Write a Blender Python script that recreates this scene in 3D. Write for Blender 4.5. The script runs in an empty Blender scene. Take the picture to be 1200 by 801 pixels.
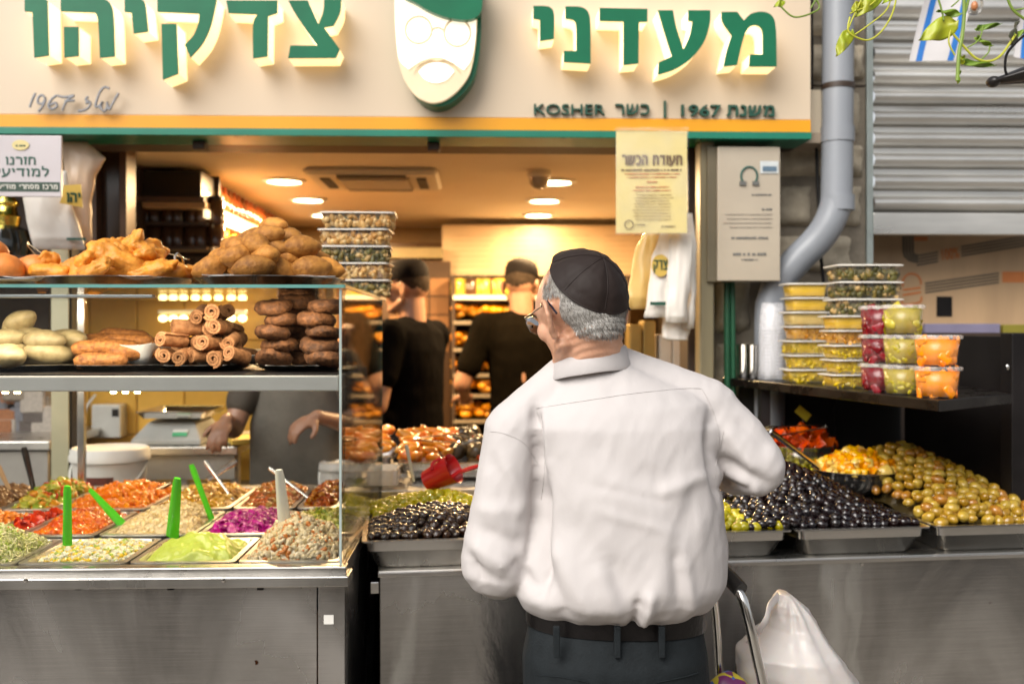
import bpy, bmesh, math, random
from mathutils import Vector, Matrix, noise
R = math.radians; PI = math.pi
random.seed(7)
scn = bpy.context.scene; col = scn.collection

# ---------------------------------------------------------------- camera
FPX = 1166.67; YAW = math.atan(40/FPX); CAMZ = 1.5; HZ = 385.0
cam_d = bpy.data.cameras.new('camera'); cam = bpy.data.objects.new('camera', cam_d); col.objects.link(cam)
cam.location = (0, 0, CAMZ); cam.rotation_euler = (R(90), 0, -YAW)
cam_d.lens = 35; cam_d.sensor_width = 36; cam_d.shift_y = -(400.5-HZ)/1200
cam_d.clip_start = .05; cam_d.clip_end = 200
cam_d.dof.use_dof = True; cam_d.dof.focus_distance = 1.88; cam_d.dof.aperture_fstop = 3.2
scn.camera = cam
# ---------------------------------------------------------------- light
SUN_EL, SUN_AZ = R(41), R(216)      # azimuth: direction the light comes from, clockwise from +y
wld = bpy.data.worlds.new('World'); scn.world = wld; wld.use_nodes = True
wn = wld.node_tree; bg = wn.nodes['Background']
sky = wn.nodes.new('ShaderNodeTexSky'); sky.sky_type = 'NISHITA'; sky.sun_disc = False
sky.sun_elevation = SUN_EL; sky.sun_rotation = SUN_AZ; sky.dust_density = 3.0; sky.air_density = 1.0; sky.ozone_density = .6
hs = wn.nodes.new('ShaderNodeHueSaturation'); hs.inputs['Saturation'].default_value = .2
wn.links.new(sky.outputs[0], hs.inputs['Color']); wn.links.new(hs.outputs[0], bg.inputs[0])
bg.inputs[1].default_value = .085
sun_d = bpy.data.lights.new('sun', 'SUN'); sun_d.energy = 1.8; sun_d.angle = R(48); sun_d.color = (1, .95, .88)
sun = bpy.data.objects.new('sun', sun_d); col.objects.link(sun); sun.location = (0, -3, 6)
_d = Vector((math.sin(SUN_AZ)*math.cos(SUN_EL), math.cos(SUN_AZ)*math.cos(SUN_EL), math.sin(SUN_EL)))
sun.rotation_euler = _d.to_track_quat('Z', 'Y').to_euler()
vs = scn.view_settings; vs.view_transform = 'Standard'; vs.look = 'None'; vs.exposure = 0.97; vs.gamma = 1
scn.render.engine = 'CYCLES'
try:
    scn.cycles.use_denoising = True; scn.cycles.denoiser = 'OPENIMAGEDENOISE'
    scn.cycles.max_bounces = 10; scn.cycles.transparent_max_bounces = 16; scn.cycles.sample_clamp_indirect = 6
    scn.cycles.caustics_reflective = False; scn.cycles.caustics_refractive = False
except Exception: pass

# ---------------------------------------------------------------- measuring: where a photograph's point lies on a real plane
_F = Vector((math.sin(YAW), math.cos(YAW), 0)); _R = Vector((math.cos(YAW), -math.sin(YAW), 0)); _U = Vector((0, 0, 1))
def ray(px, py): return _F + _R*((px-600)/FPX) + _U*((HZ-py)/FPX)
def W(px, py, Y):
    d = ray(px, py); return d*(Y/d.y) + Vector((0, 0, CAMZ))
def G(px, py, z):
    d = ray(px, py); return d*((z-CAMZ)/d.z) + Vector((0, 0, CAMZ))
def X(px, Y): return W(px, 0, Y).x
def Z(py, Y): return W(600, py, Y).z

# ---------------------------------------------------------------- objects
def tag(o, label=None, cat=None, group=None, kind=None):
    if label: o['label'] = label
    if cat: o['category'] = cat
    if group: o['group'] = group
    if kind: o['kind'] = kind
    return o
def thing(name, loc, label, cat, group=None, rz=0):
    o = bpy.data.objects.new(name, None); col.objects.link(o); o.empty_display_size = .05
    o.location = loc; o.rotation_euler = (0, 0, rz)
    return tag(o, label, cat, group)
def under(o, p):                    # o was built in world coordinates
    o.parent = p
    M = Matrix.Translation(p.location) @ Matrix.Rotation(p.rotation_euler.z, 4, 'Z')
    q = p.parent
    if q: M = (Matrix.Translation(q.location) @ Matrix.Rotation(q.rotation_euler.z, 4, 'Z')) @ q_inv(p) @ M
    o.matrix_parent_inverse = M.inverted()
    return o
def q_inv(p): return p.matrix_parent_inverse
def link(name, me, parent=None, local=False):
    o = bpy.data.objects.new(name, me); col.objects.link(o)
    if parent is not None:
        if local or parent.type == 'MESH': o.parent = parent     # meshes sit at their parent's origin
        else: under(o, parent)
        if parent.type == 'MESH' and not local: pass
    return o
def copy_tree(o, parent=None):
    c = o.copy(); col.objects.link(c)
    if parent: c.parent = parent
    for ch in list(o.children): copy_tree(ch, c)
    return c

class MB:
    """collects shapes into one mesh"""
    def __init__(s, M=None): s.v = []; s.f = []; s.M = M or Matrix.Identity(4); s.mi = []; s.cur = 0
    def add(s, vs_, fs, M=None):
        n = len(s.v); T = s.M @ M if M else s.M
        s.v += [T @ Vector(p) for p in vs_]; s.f += [[i+n for i in f] for f in fs]; s.mi += [s.cur]*len(fs); return s
    def box(s, a, b, M=None, c=0):
        x0, y0, z0 = a; x1, y1, z1 = b
        if c <= 0:
            return s.add([(x0,y0,z0),(x1,y0,z0),(x1,y1,z0),(x0,y1,z0),(x0,y0,z1),(x1,y0,z1),(x1,y1,z1),(x0,y1,z1)],
                         [(0,3,2,1),(4,5,6,7),(0,1,5,4),(1,2,6,5),(2,3,7,6),(3,0,4,7)], M)
        return s.rprism([(x0,y0),(x1,y0),(x1,y1),(x0,y1)], z0, z1, c, M)
    def rprism(s, poly, z0, z1, c, M=None):
        """prism with chamfered caps"""
        cx = sum(p[0] for p in poly)/len(poly); cy = sum(p[1] for p in poly)/len(poly); n = len(poly)
        pts = []
        for i, p in enumerate(poly):   # cut corners
            for q in (poly[i-1], poly[(i+1) % n]):
                d = Vector((q[0]-p[0], q[1]-p[1])); L = d.length or 1; pts.append((p[0]+d.x/L*c, p[1]+d.y/L*c))
        def inset(k): return [(cx+(x-cx)*(1-k/max(abs(x-cx), 1e-6)) if abs(x-cx) > k else cx, cy+(y-cy)*(1-k/max(abs(y-cy), 1e-6)) if abs(y-cy) > k else cy) for x, y in pts]
        m = len(pts); rings = [[(x,y,z0) for x, y in inset(c)], [(x,y,z0+c) for x, y in pts], [(x,y,z1-c) for x, y in pts], [(x,y,z1) for x, y in inset(c)]]
        vs_ = [p for r in rings for p in r]; fs = [list(range(m))[::-1], [3*m+i for i in range(m)]]
        for k in range(3):
            for i in range(m): j = (i+1) % m; fs.append((k*m+i, k*m+j, (k+1)*m+j, (k+1)*m+i))
        return s.add(vs_, fs, M)
    def prism(s, poly, h0, h1, M=None):
        """poly in local xy, extruded along local z"""
        n = len(poly); vs_ = [(x, y, h0) for x, y in poly]+[(x, y, h1) for x, y in poly]
        return s.add(vs_, [list(range(n))[::-1], list(range(n, 2*n))]+[(i, (i+1) % n, n+(i+1) % n, n+i) for i in range(n)], M)
    def lathe(s, prof, seg=24, M=None, a=1, b=1):
        """profile [(r,z)...]; closed where r=0"""
        vs_ = []; fs = []; rows = []
        for r, z in prof:
            if r <= 1e-7: rows.append([len(vs_)]); vs_.append((0, 0, z))
            else:
                rows.append(list(range(len(vs_), len(vs_)+seg)))
                vs_ += [(a*r*math.cos(2*PI*i/seg), b*r*math.sin(2*PI*i/seg), z) for i in range(seg)]
        for p, q in zip(rows, rows[1:]):
            for i in range(seg):
                j = (i+1) % seg
                if len(p) == 1 and len(q) == 1: continue
                if len(p) == 1: fs.append((p[0], q[j], q[i]))
                elif len(q) == 1: fs.append((p[i], p[j], q[0]))
                else: fs.append((p[i], p[j], q[j], q[i]))
        return s.add(vs_, fs, M)
    def ell(s, c, r, rot=None, seg=16, rings=8):
        M = Matrix.Translation(c) @ (rot.to_4x4() if rot else Matrix.Identity(4)) @ Matrix.Diagonal((*r, 1))
        return s.lathe([(math.sin(PI*k/rings), -math.cos(PI*k/rings)) for k in range(rings+1)], seg, M)
    def cap(s, p0, r0, p1, r1, seg=16):
        p0 = Vector(p0); p1 = Vector(p1); d = p1-p0; L = d.length or 1e-5
        prof = [(0, -r0)]+[(r0*math.cos(t), r0*math.sin(t)) for t in [R(-60), R(-30), 0]]
        prof += [(r0+(r1-r0)*k, L*k) for k in (.25, .5, .75)]+[(r1*math.cos(t), L+r1*math.sin(t)) for t in [0, R(30), R(60)]]+[(0, L+r1)]
        return s.lathe(prof, seg, Matrix.Translation(p0) @ d.to_track_quat('Z', 'Y').to_matrix().to_4x4())
    def tube(s, path, r, seg=10, closed=False, flat=1.0, up=(0, 0, 1)):
        path = [Vector(p) for p in path]; n = len(path); rs = r if isinstance(r, (list, tuple)) else [r]*n
        vs_ = []; fs = []; up = Vector(up); prev = None
        for i, p in enumerate(path):
            t = (path[(i+1) % n]-path[i-1]) if closed else (path[min(i+1, n-1)]-path[max(i-1, 0)])
            t = t.normalized() if t.length > 1e-9 else Vector((0, 0, 1))
            a = (prev - t*prev.dot(t)) if prev else (up - t*up.dot(t))
            if a.length < 1e-4: a = t.orthogonal()
            a.normalize(); prev = a; b = t.cross(a)
            vs_ += [p+(a*math.cos(2*PI*k/seg)*flat+b*math.sin(2*PI*k/seg))*rs[i] for k in range(seg)]
        for i in range(n if closed else n-1):
            j = (i+1) % n
            for k in range(seg): l = (k+1) % seg; fs.append((i*seg+k, i*seg+l, j*seg+l, j*seg+k))
        if not closed: fs += [list(range(seg))[::-1], [(n-1)*seg+k for k in range(seg)]]
        return s.add(vs_, fs)
    def loft(s, rings, caps=True, closed=True):
        m = len(rings[0]); vs_ = [p for r in rings for p in r]; fs = []
        for k in range(len(rings)-1):
            for i in range(m if closed else m-1): j = (i+1) % m; fs.append((k*m+i, k*m+j, (k+1)*m+j, (k+1)*m+i))
        if caps: fs += [list(range(m))[::-1], [(len(rings)-1)*m+i for i in range(m)]]
        return s.add(vs_, fs)
    def sheet(s, fn, nu, nv, th=0):
        """fn(u,v)->point, a grid; th>0 gives it thickness along the normal"""
        P = [[Vector(fn(i/nu, j/nv)) for i in range(nu+1)] for j in range(nv+1)]
        idx = lambda i, j: j*(nu+1)+i
        vs_ = [p for r_ in P for p in r_]; fs = [(idx(i,j), idx(i+1,j), idx(i+1,j+1), idx(i,j+1)) for j in range(nv) for i in range(nu)]
        if th:
            N = []
            for j in range(nv+1):
                for i in range(nu+1):
                    a = P[j][min(i+1,nu)]-P[j][max(i-1,0)]; b = P[min(j+1,nv)][i]-P[max(j-1,0)][i]
                    c = a.cross(b); N.append(c.normalized() if c.length > 1e-12 else Vector((0,0,1)))
            n = len(vs_); vs_ += [p-q*th for p, q in zip(vs_, N)]
            fs += [tuple(k+n for k in f[::-1]) for f in fs]
            bd = [idx(i,0) for i in range(nu+1)]+[idx(nu,j) for j in range(1,nv+1)]+[idx(i,nv) for i in range(nu-1,-1,-1)]+[idx(0,j) for j in range(nv-1,0,-1)]
            for a, b in zip(bd, bd[1:]+bd[:1]): fs.append((b, a, a+n, b+n))
        return s.add(vs_, fs)
    def mesh(s, name, mats, smooth=False, angle=40, fix=True):
        me = bpy.data.meshes.new(name); me.from_pydata(s.v, [], s.f)
        if not isinstance(mats, (list, tuple)): mats = [mats]
        for m in mats: me.materials.append(m)
        if len(mats) > 1: me.polygons.foreach_set('material_index', s.mi)
        if fix and len(s.f) < 60000:
            bm = bmesh.new(); bm.from_mesh(me); bmesh.ops.recalc_face_normals(bm, faces=bm.faces)
            if smooth:
                for f in bm.faces: f.smooth = True
                ca = math.cos(R(angle))
                for e in bm.edges:
                    if len(e.link_faces) == 2 and e.link_faces[0].normal.dot(e.link_faces[1].normal) < ca: e.smooth = False
            bm.to_mesh(me); bm.free()
        elif smooth: me.polygons.foreach_set('use_smooth', [True]*len(me.polygons))
        me.update(); return me
    def build(s, name, mats, parent=None, smooth=False, angle=40, bevel=0, local=False, fix=True):
        o = link(name, s.mesh(name, mats, smooth, angle, fix), parent, local)
        if bevel:
            b = o.modifiers.new('bevel', 'BEVEL'); b.width = bevel; b.segments = 2; b.limit_method = 'ANGLE'; b.harden_normals = False
        return o
def bxo(name, a, b, m, parent=None, bevel=.0015, local=False):
    lo = [min(p, q) for p, q in zip(a, b)]; hi = [max(p, q) for p, q in zip(a, b)]
    return MB().box(lo, hi).build(name, m, parent, bevel=bevel, local=local)

# ---------------------------------------------------------------- materials
_mc = {}
def _nt(name):
    m = bpy.data.materials.new(name); m.use_nodes = True; nt = m.node_tree
    return m, nt, nt.nodes['Principled BSDF'], nt.nodes.new, nt.links.new
def mat(name, c, rough=.5, metal=0, var=.12, scale=8, bump=0, bscale=60, c2=None, stretch=None, emit=None, es=0, spec=.5, sss=0, coat=0, obj=0, mix=.5, detail=4, rvar=0, sheen=0):
    """noise-mottled Principled material; obj: brightness differs from object to object"""
    if name in _mc: return _mc[name]
    m, nt, P, N, L = _nt(name)
    tc = N('ShaderNodeTexCoord'); mp = N('ShaderNodeMapping'); L(tc.outputs['Object'], mp.inputs[0])
    if stretch: mp.inputs['Scale'].default_value = stretch
    nz = N('ShaderNodeTexNoise'); nz.inputs['Scale'].default_value = scale; nz.inputs['Detail'].default_value = detail; nz.inputs['Roughness'].default_value = .6
    L(mp.outputs[0], nz.inputs['Vector'])
    rp = N('ShaderNodeValToRGB'); e = rp.color_ramp.elements
    c2 = c2 or tuple(min(1, k*(1+var)) for k in c); c1 = c if c2 and var == 0 else tuple(k*(1-var) for k in c)
    e[0].position = .5-mix*.5+.05; e[0].color = (*c1, 1); e[1].position = .5+mix*.5-.05; e[1].color = (*c2, 1)
    L(nz.outputs['Fac'], rp.inputs[0]); out = rp.outputs[0]
    if obj:
        oi = N('ShaderNodeObjectInfo'); hsv = N('ShaderNodeHueSaturation'); mr = N('ShaderNodeMapRange')
        mr.inputs['To Min'].default_value = 1-obj; mr.inputs['To Max'].default_value = 1+obj
        L(oi.outputs['Random'], mr.inputs['Value']); L(mr.outputs[0], hsv.inputs['Value']); L(out, hsv.inputs['Color']); out = hsv.outputs[0]
    L(out, P.inputs['Base Color'])
    P.inputs['Roughness'].default_value = rough; P.inputs['Metallic'].default_value = metal; P.inputs['Specular IOR Level'].default_value = spec
    if rvar:
        m2 = N('ShaderNodeMapRange'); m2.inputs['To Min'].default_value = max(.03, rough-rvar); m2.inputs['To Max'].default_value = rough+rvar
        m2.inputs['From Min'].default_value = .3; m2.inputs['From Max'].default_value = .7
        L(nz.outputs['Fac'], m2.inputs['Value']); L(m2.outputs[0], P.inputs['Roughness'])
    if sss: P.inputs['Subsurface Weight'].default_value = sss; P.inputs['Subsurface Radius'].default_value = (.02, .008, .004); P.inputs['Subsurface Scale'].default_value = .4
    if coat: P.inputs['Coat Weight'].default_value = coat; P.inputs['Coat Roughness'].default_value = .12
    if sheen: P.inputs['Sheen Weight'].default_value = sheen
    if emit: P.inputs['Emission Color'].default_value = (*emit, 1); P.inputs['Emission Strength'].default_value = es
    if bump:
        n2 = N('ShaderNodeTexNoise'); n2.inputs['Scale'].default_value = bscale; n2.inputs['Detail'].default_value = 5
        L(mp.outputs[0], n2.inputs['Vector']); bp = N('ShaderNodeBump'); bp.inputs['Strength'].default_value = min(1, bump); bp.inputs['Distance'].default_value = .004
        L(n2.outputs['Fac'], bp.inputs['Height']); L(bp.outputs[0], P.inputs['Normal'])
    _mc[name] = m; return m
def palette(name, cols, rough=.45, bump=.3, bscale=80, spec=.5, coat=0, per='island', var=.15, sss=0):
    """each loose piece (or each object) takes one colour of a palette"""
    if name in _mc: return _mc[name]
    m, nt, P, N, L = _nt(name)
    src = N('ShaderNodeNewGeometry').outputs['Random Per Island'] if per == 'island' else N('ShaderNodeObjectInfo').outputs['Random']
    rp = N('ShaderNodeValToRGB'); rp.color_ramp.interpolation = 'CONSTANT' if len(cols) > 3 else 'LINEAR'; e = rp.color_ramp.elements
    while len(e) < len(cols): e.new(.5)
    for i, c in enumerate(cols): e[i].position = i/len(cols) if len(cols) > 3 else i/(len(cols)-1); e[i].color = (*c, 1)
    L(src, rp.inputs[0])
    tc = N('ShaderNodeTexCoord'); nz = N('ShaderNodeTexNoise'); nz.inputs['Scale'].default_value = bscale; nz.inputs['Detail'].default_value = 4
    L(tc.outputs['Object'], nz.inputs['Vector'])
    mr = N('ShaderNodeMapRange'); mr.inputs['From Min'].default_value = .3; mr.inputs['From Max'].default_value = .7; mr.inputs['To Min'].default_value = 1-var; mr.inputs['To Max'].default_value = 1+var
    L(nz.outputs['Fac'], mr.inputs['Value']); hsv = N('ShaderNodeHueSaturation'); L(rp.outputs[0], hsv.inputs['Color']); L(mr.outputs[0], hsv.inputs['Value']); hsv.inputs['Saturation'].default_value = 1.18
    L(hsv.outputs[0], P.inputs['Base Color']); P.inputs['Roughness'].default_value = rough; P.inputs['Specular IOR Level'].default_value = spec
    if coat: P.inputs['Coat Weight'].default_value = coat; P.inputs['Coat Roughness'].default_value = .08
    if sss: P.inputs['Subsurface Weight'].default_value = sss; P.inputs['Subsurface Radius'].default_value = (.01, .006, .003); P.inputs['Subsurface Scale'].default_value = .5
    if bump:
        bp = N('ShaderNodeBump'); bp.inputs['Strength'].default_value = bump; bp.inputs['Distance'].default_value = .003
        L(nz.outputs['Fac'], bp.inputs['Height']); L(bp.outputs[0], P.inputs['Normal'])
    _mc[name] = m; return m
def glass(name, tint=(.985, .995, .99), refl=.8, rough=.02, ior=1.45):
    if name in _mc: return _mc[name]
    m, nt, P, N, L = _nt(name); nt.nodes.remove(P)
    t = N('ShaderNodeBsdfTransparent'); t.inputs[0].default_value = (*tint, 1); g = N('ShaderNodeBsdfGlossy'); g.inputs['Roughness'].default_value = rough
    fr = N('ShaderNodeFresnel'); fr.inputs[0].default_value = ior; mu = N('ShaderNodeMath'); mu.operation = 'MULTIPLY'; mu.inputs[1].default_value = refl
    L(fr.outputs[0], mu.inputs[0]); mx = N('ShaderNodeMixShader'); L(mu.outputs[0], mx.inputs[0]); L(t.outputs[0], mx.inputs[1]); L(g.outputs[0], mx.inputs[2])
    L(mx.outputs[0], nt.nodes['Material Output'].inputs[0]); _mc[name] = m; return m
def film(name, c, fac=.5, rough=.15, var=.3, scale=25, bump=.4):
    """thin translucent plastic: part see-through, part lit surface"""
    if name in _mc: return _mc[name]
    m, nt, P, N, L = _nt(name); P.inputs['Base Color'].default_value = (*c, 1); P.inputs['Roughness'].default_value = rough
    t = N('ShaderNodeBsdfTransparent'); nz = N('ShaderNodeTexNoise'); nz.inputs['Scale'].default_value = scale
    tc = N('ShaderNodeTexCoord'); L(tc.outputs['Object'], nz.inputs['Vector'])
    mr = N('ShaderNodeMapRange'); mr.inputs['To Min'].default_value = max(0, fac-var); mr.inputs['To Max'].default_value = min(1, fac+var); mr.inputs['From Min'].default_value = .3; mr.inputs['From Max'].default_value = .7
    L(nz.outputs['Fac'], mr.inputs['Value']); mx = N('ShaderNodeMixShader'); L(mr.outputs[0], mx.inputs[0]); L(t.outputs[0], mx.inputs[1]); L(P.outputs[0], mx.inputs[2])
    bp = N('ShaderNodeBump'); bp.inputs['Strength'].default_value = bump; bp.inputs['Distance'].default_value = .004; L(nz.outputs['Fac'], bp.inputs['Height']); L(bp.outputs[0], P.inputs['Normal'])
    L(mx.outputs[0], nt.nodes['Material Output'].inputs[0]); _mc[name] = m; return m
def emis(name, c, s):
    if name in _mc: return _mc[name]
    m, nt, P, N, L = _nt(name); P.inputs['Base Color'].default_value = (.8, .8, .8, 1); P.inputs['Emission Color'].default_value = (*c, 1); P.inputs['Emission Strength'].default_value = s
    _mc[name] = m; return m
def steel(name, c=(.66, .64, .6), rough=.3, brush='x', metal=.95, dirt=.0, bump=.15):
    if name in _mc: return _mc[name]
    m, nt, P, N, L = _nt(name)
    tc = N('ShaderNodeTexCoord'); mp = N('ShaderNodeMapping'); L(tc.outputs['Object'], mp.inputs[0])
    mp.inputs['Scale'].default_value = (1.2, 1.2, 90) if brush == 'x' else (90, 90, 1.2)
    nz = N('ShaderNodeTexNoise'); nz.inputs['Scale'].default_value = 6; nz.inputs['Detail'].default_value = 3; L(mp.outputs[0], nz.inputs['Vector'])
    n2 = N('ShaderNodeTexNoise'); n2.inputs['Scale'].default_value = 3.2; n2.inputs['Detail'].default_value = 6; n2.inputs['Distortion'].default_value = .6
    mp2 = N('ShaderNodeMapping'); mp2.inputs['Scale'].default_value = (1, 1, .5); L(tc.outputs['Object'], mp2.inputs[0]); L(mp2.outputs[0], n2.inputs['Vector'])
    mr = N('ShaderNodeMapRange'); mr.inputs['From Min'].default_value = .3; mr.inputs['From Max'].default_value = .72; mr.inputs['To Min'].default_value = max(.05, rough-.09); mr.inputs['To Max'].default_value = rough+.17
    L(n2.outputs['Fac'], mr.inputs['Value']); L(mr.outputs[0], P.inputs['Roughness'])
    rp = N('ShaderNodeValToRGB'); e = rp.color_ramp.elements; e[0].position = .36; e[0].color = (*[k*(.72-dirt*2) for k in c], 1); e[1].position = .60; e[1].color = (*c, 1)
    ad = N('ShaderNodeMath'); ad.operation = 'ADD'; m1 = N('ShaderNodeMath'); m1.operation = 'MULTIPLY'; m1.inputs[1].default_value = .16; m2 = N('ShaderNodeMath'); m2.operation = 'MULTIPLY'; m2.inputs[1].default_value = .84
    L(nz.outputs['Fac'], m1.inputs[0]); L(n2.outputs['Fac'], m2.inputs[0]); L(m1.outputs[0], ad.inputs[0]); L(m2.outputs[0], ad.inputs[1]); L(ad.outputs[0], rp.inputs[0])
    out = rp.outputs[0]
    if dirt:   # small rust spots
        vo = N('ShaderNodeTexVoronoi'); vo.inputs['Scale'].default_value = 9; L(tc.outputs['Object'], vo.inputs['Vector'])
        n3 = N('ShaderNodeTexNoise'); n3.inputs['Scale'].default_value = 30; L(tc.outputs['Object'], n3.inputs['Vector'])
        r3 = N('ShaderNodeValToRGB'); r3.color_ramp.elements[0].position = .035; r3.color_ramp.elements[0].color = (1, 1, 1, 1); r3.color_ramp.elements[1].position = .06; r3.color_ramp.elements[1].color = (0, 0, 0, 1)
        L(vo.outputs['Distance'], r3.inputs[0]); th = N('ShaderNodeMath'); th.operation = 'GREATER_THAN'; th.inputs[1].default_value = .52; L(n3.outputs['Fac'], th.inputs[0])
        mu = N('ShaderNodeMath'); mu.operation = 'MULTIPLY'; L(r3.outputs[0], mu.inputs[0]); L(th.outputs[0], mu.inputs[1])
        mx = N('ShaderNodeMix'); mx.data_type = 'RGBA'; L(mu.outputs[0], mx.inputs['Factor']); L(out, mx.inputs[6]); mx.inputs[7].default_value = (.09, .03, .012, 1); out = mx.outputs[2]
    L(out, P.inputs['Base Color']); P.inputs['Metallic'].default_value = metal
    bp = N('ShaderNodeBump'); bp.inputs['Strength'].default_value = bump*.5; bp.inputs['Distance'].default_value = .002; L(nz.outputs['Fac'], bp.inputs['Height'])
    b2 = N('ShaderNodeBump'); b2.inputs['Strength'].default_value = .25+dirt*2.5; b2.inputs['Distance'].default_value = .012; L(n2.outputs['Fac'], b2.inputs['Height']); L(bp.outputs[0], b2.inputs['Normal'])
    L(b2.outputs[0], P.inputs['Normal']); _mc[name] = m; return m

def text(s, size, depth, m, name='lettering', parent=None, at=(0,0,0), align='CENTER', bold=0, wid=None, rtl=False, rot=None):
    """lettering as a mesh facing -y; at = centre (or left end) of its base line; rtl: Hebrew given in reading order"""
    c = bpy.data.curves.new('txt', 'FONT'); c.body = s[::-1] if rtl else s; c.size = size; c.extrude = depth/2; c.align_x = align; c.resolution_u = 3
    o = bpy.data.objects.new('txt', c); col.objects.link(o)
    dg = bpy.context.evaluated_depsgraph_get(); me = bpy.data.meshes.new_from_object(o.evaluated_get(dg)); me.materials.clear(); me.materials.append(m)
    bpy.data.objects.remove(o); 
    xs = [v.co.x for v in me.vertices]; sx = 1
    if wid and xs: sx = wid/(max(xs)-min(xs))
    if bold:   # fatten: push the outline outwards along each vertex's flat normal
        bm = bmesh.new(); bm.from_mesh(me); bmesh.ops.remove_doubles(bm, verts=bm.verts, dist=1e-5); bmesh.ops.recalc_face_normals(bm, faces=bm.faces)
        mv = {}
        for v in bm.verts:
            n = Vector((0,0,0))
            for f in v.link_faces:
                if abs(f.normal.z) < .5: n += f.normal
            n.z = 0; mv[v] = n.normalized()*bold if n.length > 1e-5 else Vector((0,0,0))
        for v, d in mv.items(): v.co += d
        bm.to_mesh(me); bm.free()
    me.transform(Matrix.Diagonal((sx, 1, 1, 1)))
    me.transform(Matrix.Rotation(R(90), 4, 'X'))
    if rot is not None: me.transform(rot)
    me.transform(Matrix.Translation(at)); me.name = name
    return link(name, me, parent)

def remesh(mb, voxel, it=3, fac=.5):
    """grow one continuous surface over overlapping closed shapes"""
    me = bpy.data.meshes.new('tmp'); me.from_pydata(mb.v, [], mb.f)
    bm = bmesh.new(); bm.from_mesh(me); bmesh.ops.recalc_face_normals(bm, faces=bm.faces); bm.to_mesh(me); bm.free()
    o = bpy.data.objects.new('tmp', me); col.objects.link(o)
    r = o.modifiers.new('r', 'REMESH'); r.mode = 'VOXEL'; r.voxel_size = voxel; r.use_smooth_shade = True
    if it: s = o.modifiers.new('s', 'SMOOTH'); s.factor = fac; s.iterations = it
    dg = bpy.context.evaluated_depsgraph_get(); out = bpy.data.meshes.new_from_object(o.evaluated_get(dg))
    bpy.data.objects.remove(o); bpy.data.meshes.remove(me)
    out.polygons.foreach_set('use_smooth', [True]*len(out.polygons)); out.materials.clear()
    return out
def displace(me, fn):
    """move each vertex by fn(co, normal) -> vector"""
    ns = [v.normal.copy() for v in me.vertices]
    for v, n in zip(me.vertices, ns): v.co += fn(v.co, n)
    me.update()
def fbm(p, s, o=3): return noise.fractal(Vector(p)*s, 1.0, 2.0, o)

# common materials
M_STEEL = steel('brushed_steel'); M_STEELV = steel('worn_steel_panel', (.58, .56, .54), .22, 'x', dirt=.12)
M_CHROME = mat('polished_steel', (.68, .66, .63), .16, 1, var=.08, rvar=.06)
M_BLACK = mat('black_paint', (.012, .010, .010), .45, var=.3, spec=.2)
M_DARK = mat('dark_wood', (.035, .02, .012), .5, var=.3)
M_WHITEPL = mat('white_plastic', (.75, .74, .71), .35, var=.05)
M_GLASS = glass('clear_glass'); M_GEDGE = mat('glass_edge', (.12, .3, .27), .2, var=.2, spec=.8)
# a small stroke alphabet: letter -> (advance, strokes); unit height, x to the right
HEB = {
 'א': (.8, [[(.05,1),(.72,0)], [(.7,1),(.68,.7),(.5,.55)], [(.1,0),(.12,.35),(.25,.6)]]),
 'ד': (.72, [[(.0,.92),(.72,.92)], [(.56,.92),(.56,0)]]),
 'ה': (.72, [[(.0,.92),(.48,.92),(.60,.86),(.64,.72),(.64,0)], [(.10,.58),(.10,0)]]),
 'ו': (.26, [[(.0,.92),(.14,.92),(.18,.84),(.18,0)]]),
 'ז': (.34, [[(.0,.92),(.34,.92)], [(.19,.92),(.19,0)]]),
 'ח': (.72, [[(.08,0),(.08,.92),(.48,.92),(.60,.86),(.64,.72),(.64,0)]]),
 'ט': (.74, [[(.08,1),(.08,.2),(.16,.08),(.58,.08),(.66,.2),(.66,.8),(.56,.92),(.4,.92)]]),
 'י': (.26, [[(.0,.92),(.14,.92),(.18,.84),(.18,.50)]]),
 'כ': (.66, [[(.0,.92),(.36,.92),(.52,.82),(.56,.6),(.56,.4),(.52,.18),(.36,.08),(.0,.08)]]),
 'ל': (.62, [[(.08,1.32),(.08,.92),(.46,.92),(.56,.82),(.52,.5),(.26,0)]]),
 'מ': (.80, [[(.05,1),(.24,.72),(.14,0)], [(.24,.72),(.34,.88),(.5,.92),(.66,.86),(.72,.7),(.72,.08),(.42,.08)]]),
 'ן': (.26, [[(.0,.92),(.14,.92),(.18,.84),(.18,-.32)]]),
 'נ': (.46, [[(.06,.92),(.24,.92),(.36,.82),(.36,.08),(.0,.08)]]),
 'ס': (.76, [[(.0,.92),(.46,.92),(.62,.8),(.68,.55),(.6,.2),(.4,.08),(.22,.2),(.12,.5),(.12,.92)]]),
 'ע': (.74, [[(.10,1),(.14,.6),(.28,.1)], [(.66,1),(.66,.6),(.52,.28),(.3,.06),(.0,-.06)]]),
 'פ': (.72, [[(.18,.52),(.10,.60),(.08,.92),(.44,.92),(.58,.82),(.62,.6),(.62,.4),(.56,.16),(.42,.08),(.04,.08)]]),
 'צ': (.72, [[(.05,1),(.62,.08),(.0,.08)], [(.62,1),(.62,.74),(.40,.48)]]),
 'ק': (.74, [[(.0,.92),(.64,.92),(.64,.6),(.56,.34),(.40,.18)], [(.10,.58),(.10,-.32)]]),
 'ר': (.66, [[(.0,.92),(.40,.92),(.54,.84),(.58,.68),(.58,0)]]),
 'ש': (.90, [[(.08,1),(.12,.08),(.46,.10),(.72,.3),(.80,.6),(.82,1)], [(.45,1),(.43,.7),(.34,.42),(.16,.36)]]),
 'ת': (.80, [[(.0,.08),(.10,.08),(.17,.16),(.17,.92),(.56,.92),(.68,.84),(.72,.68),(.72,0)]]),
 ' ': (.40, [])}
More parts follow.
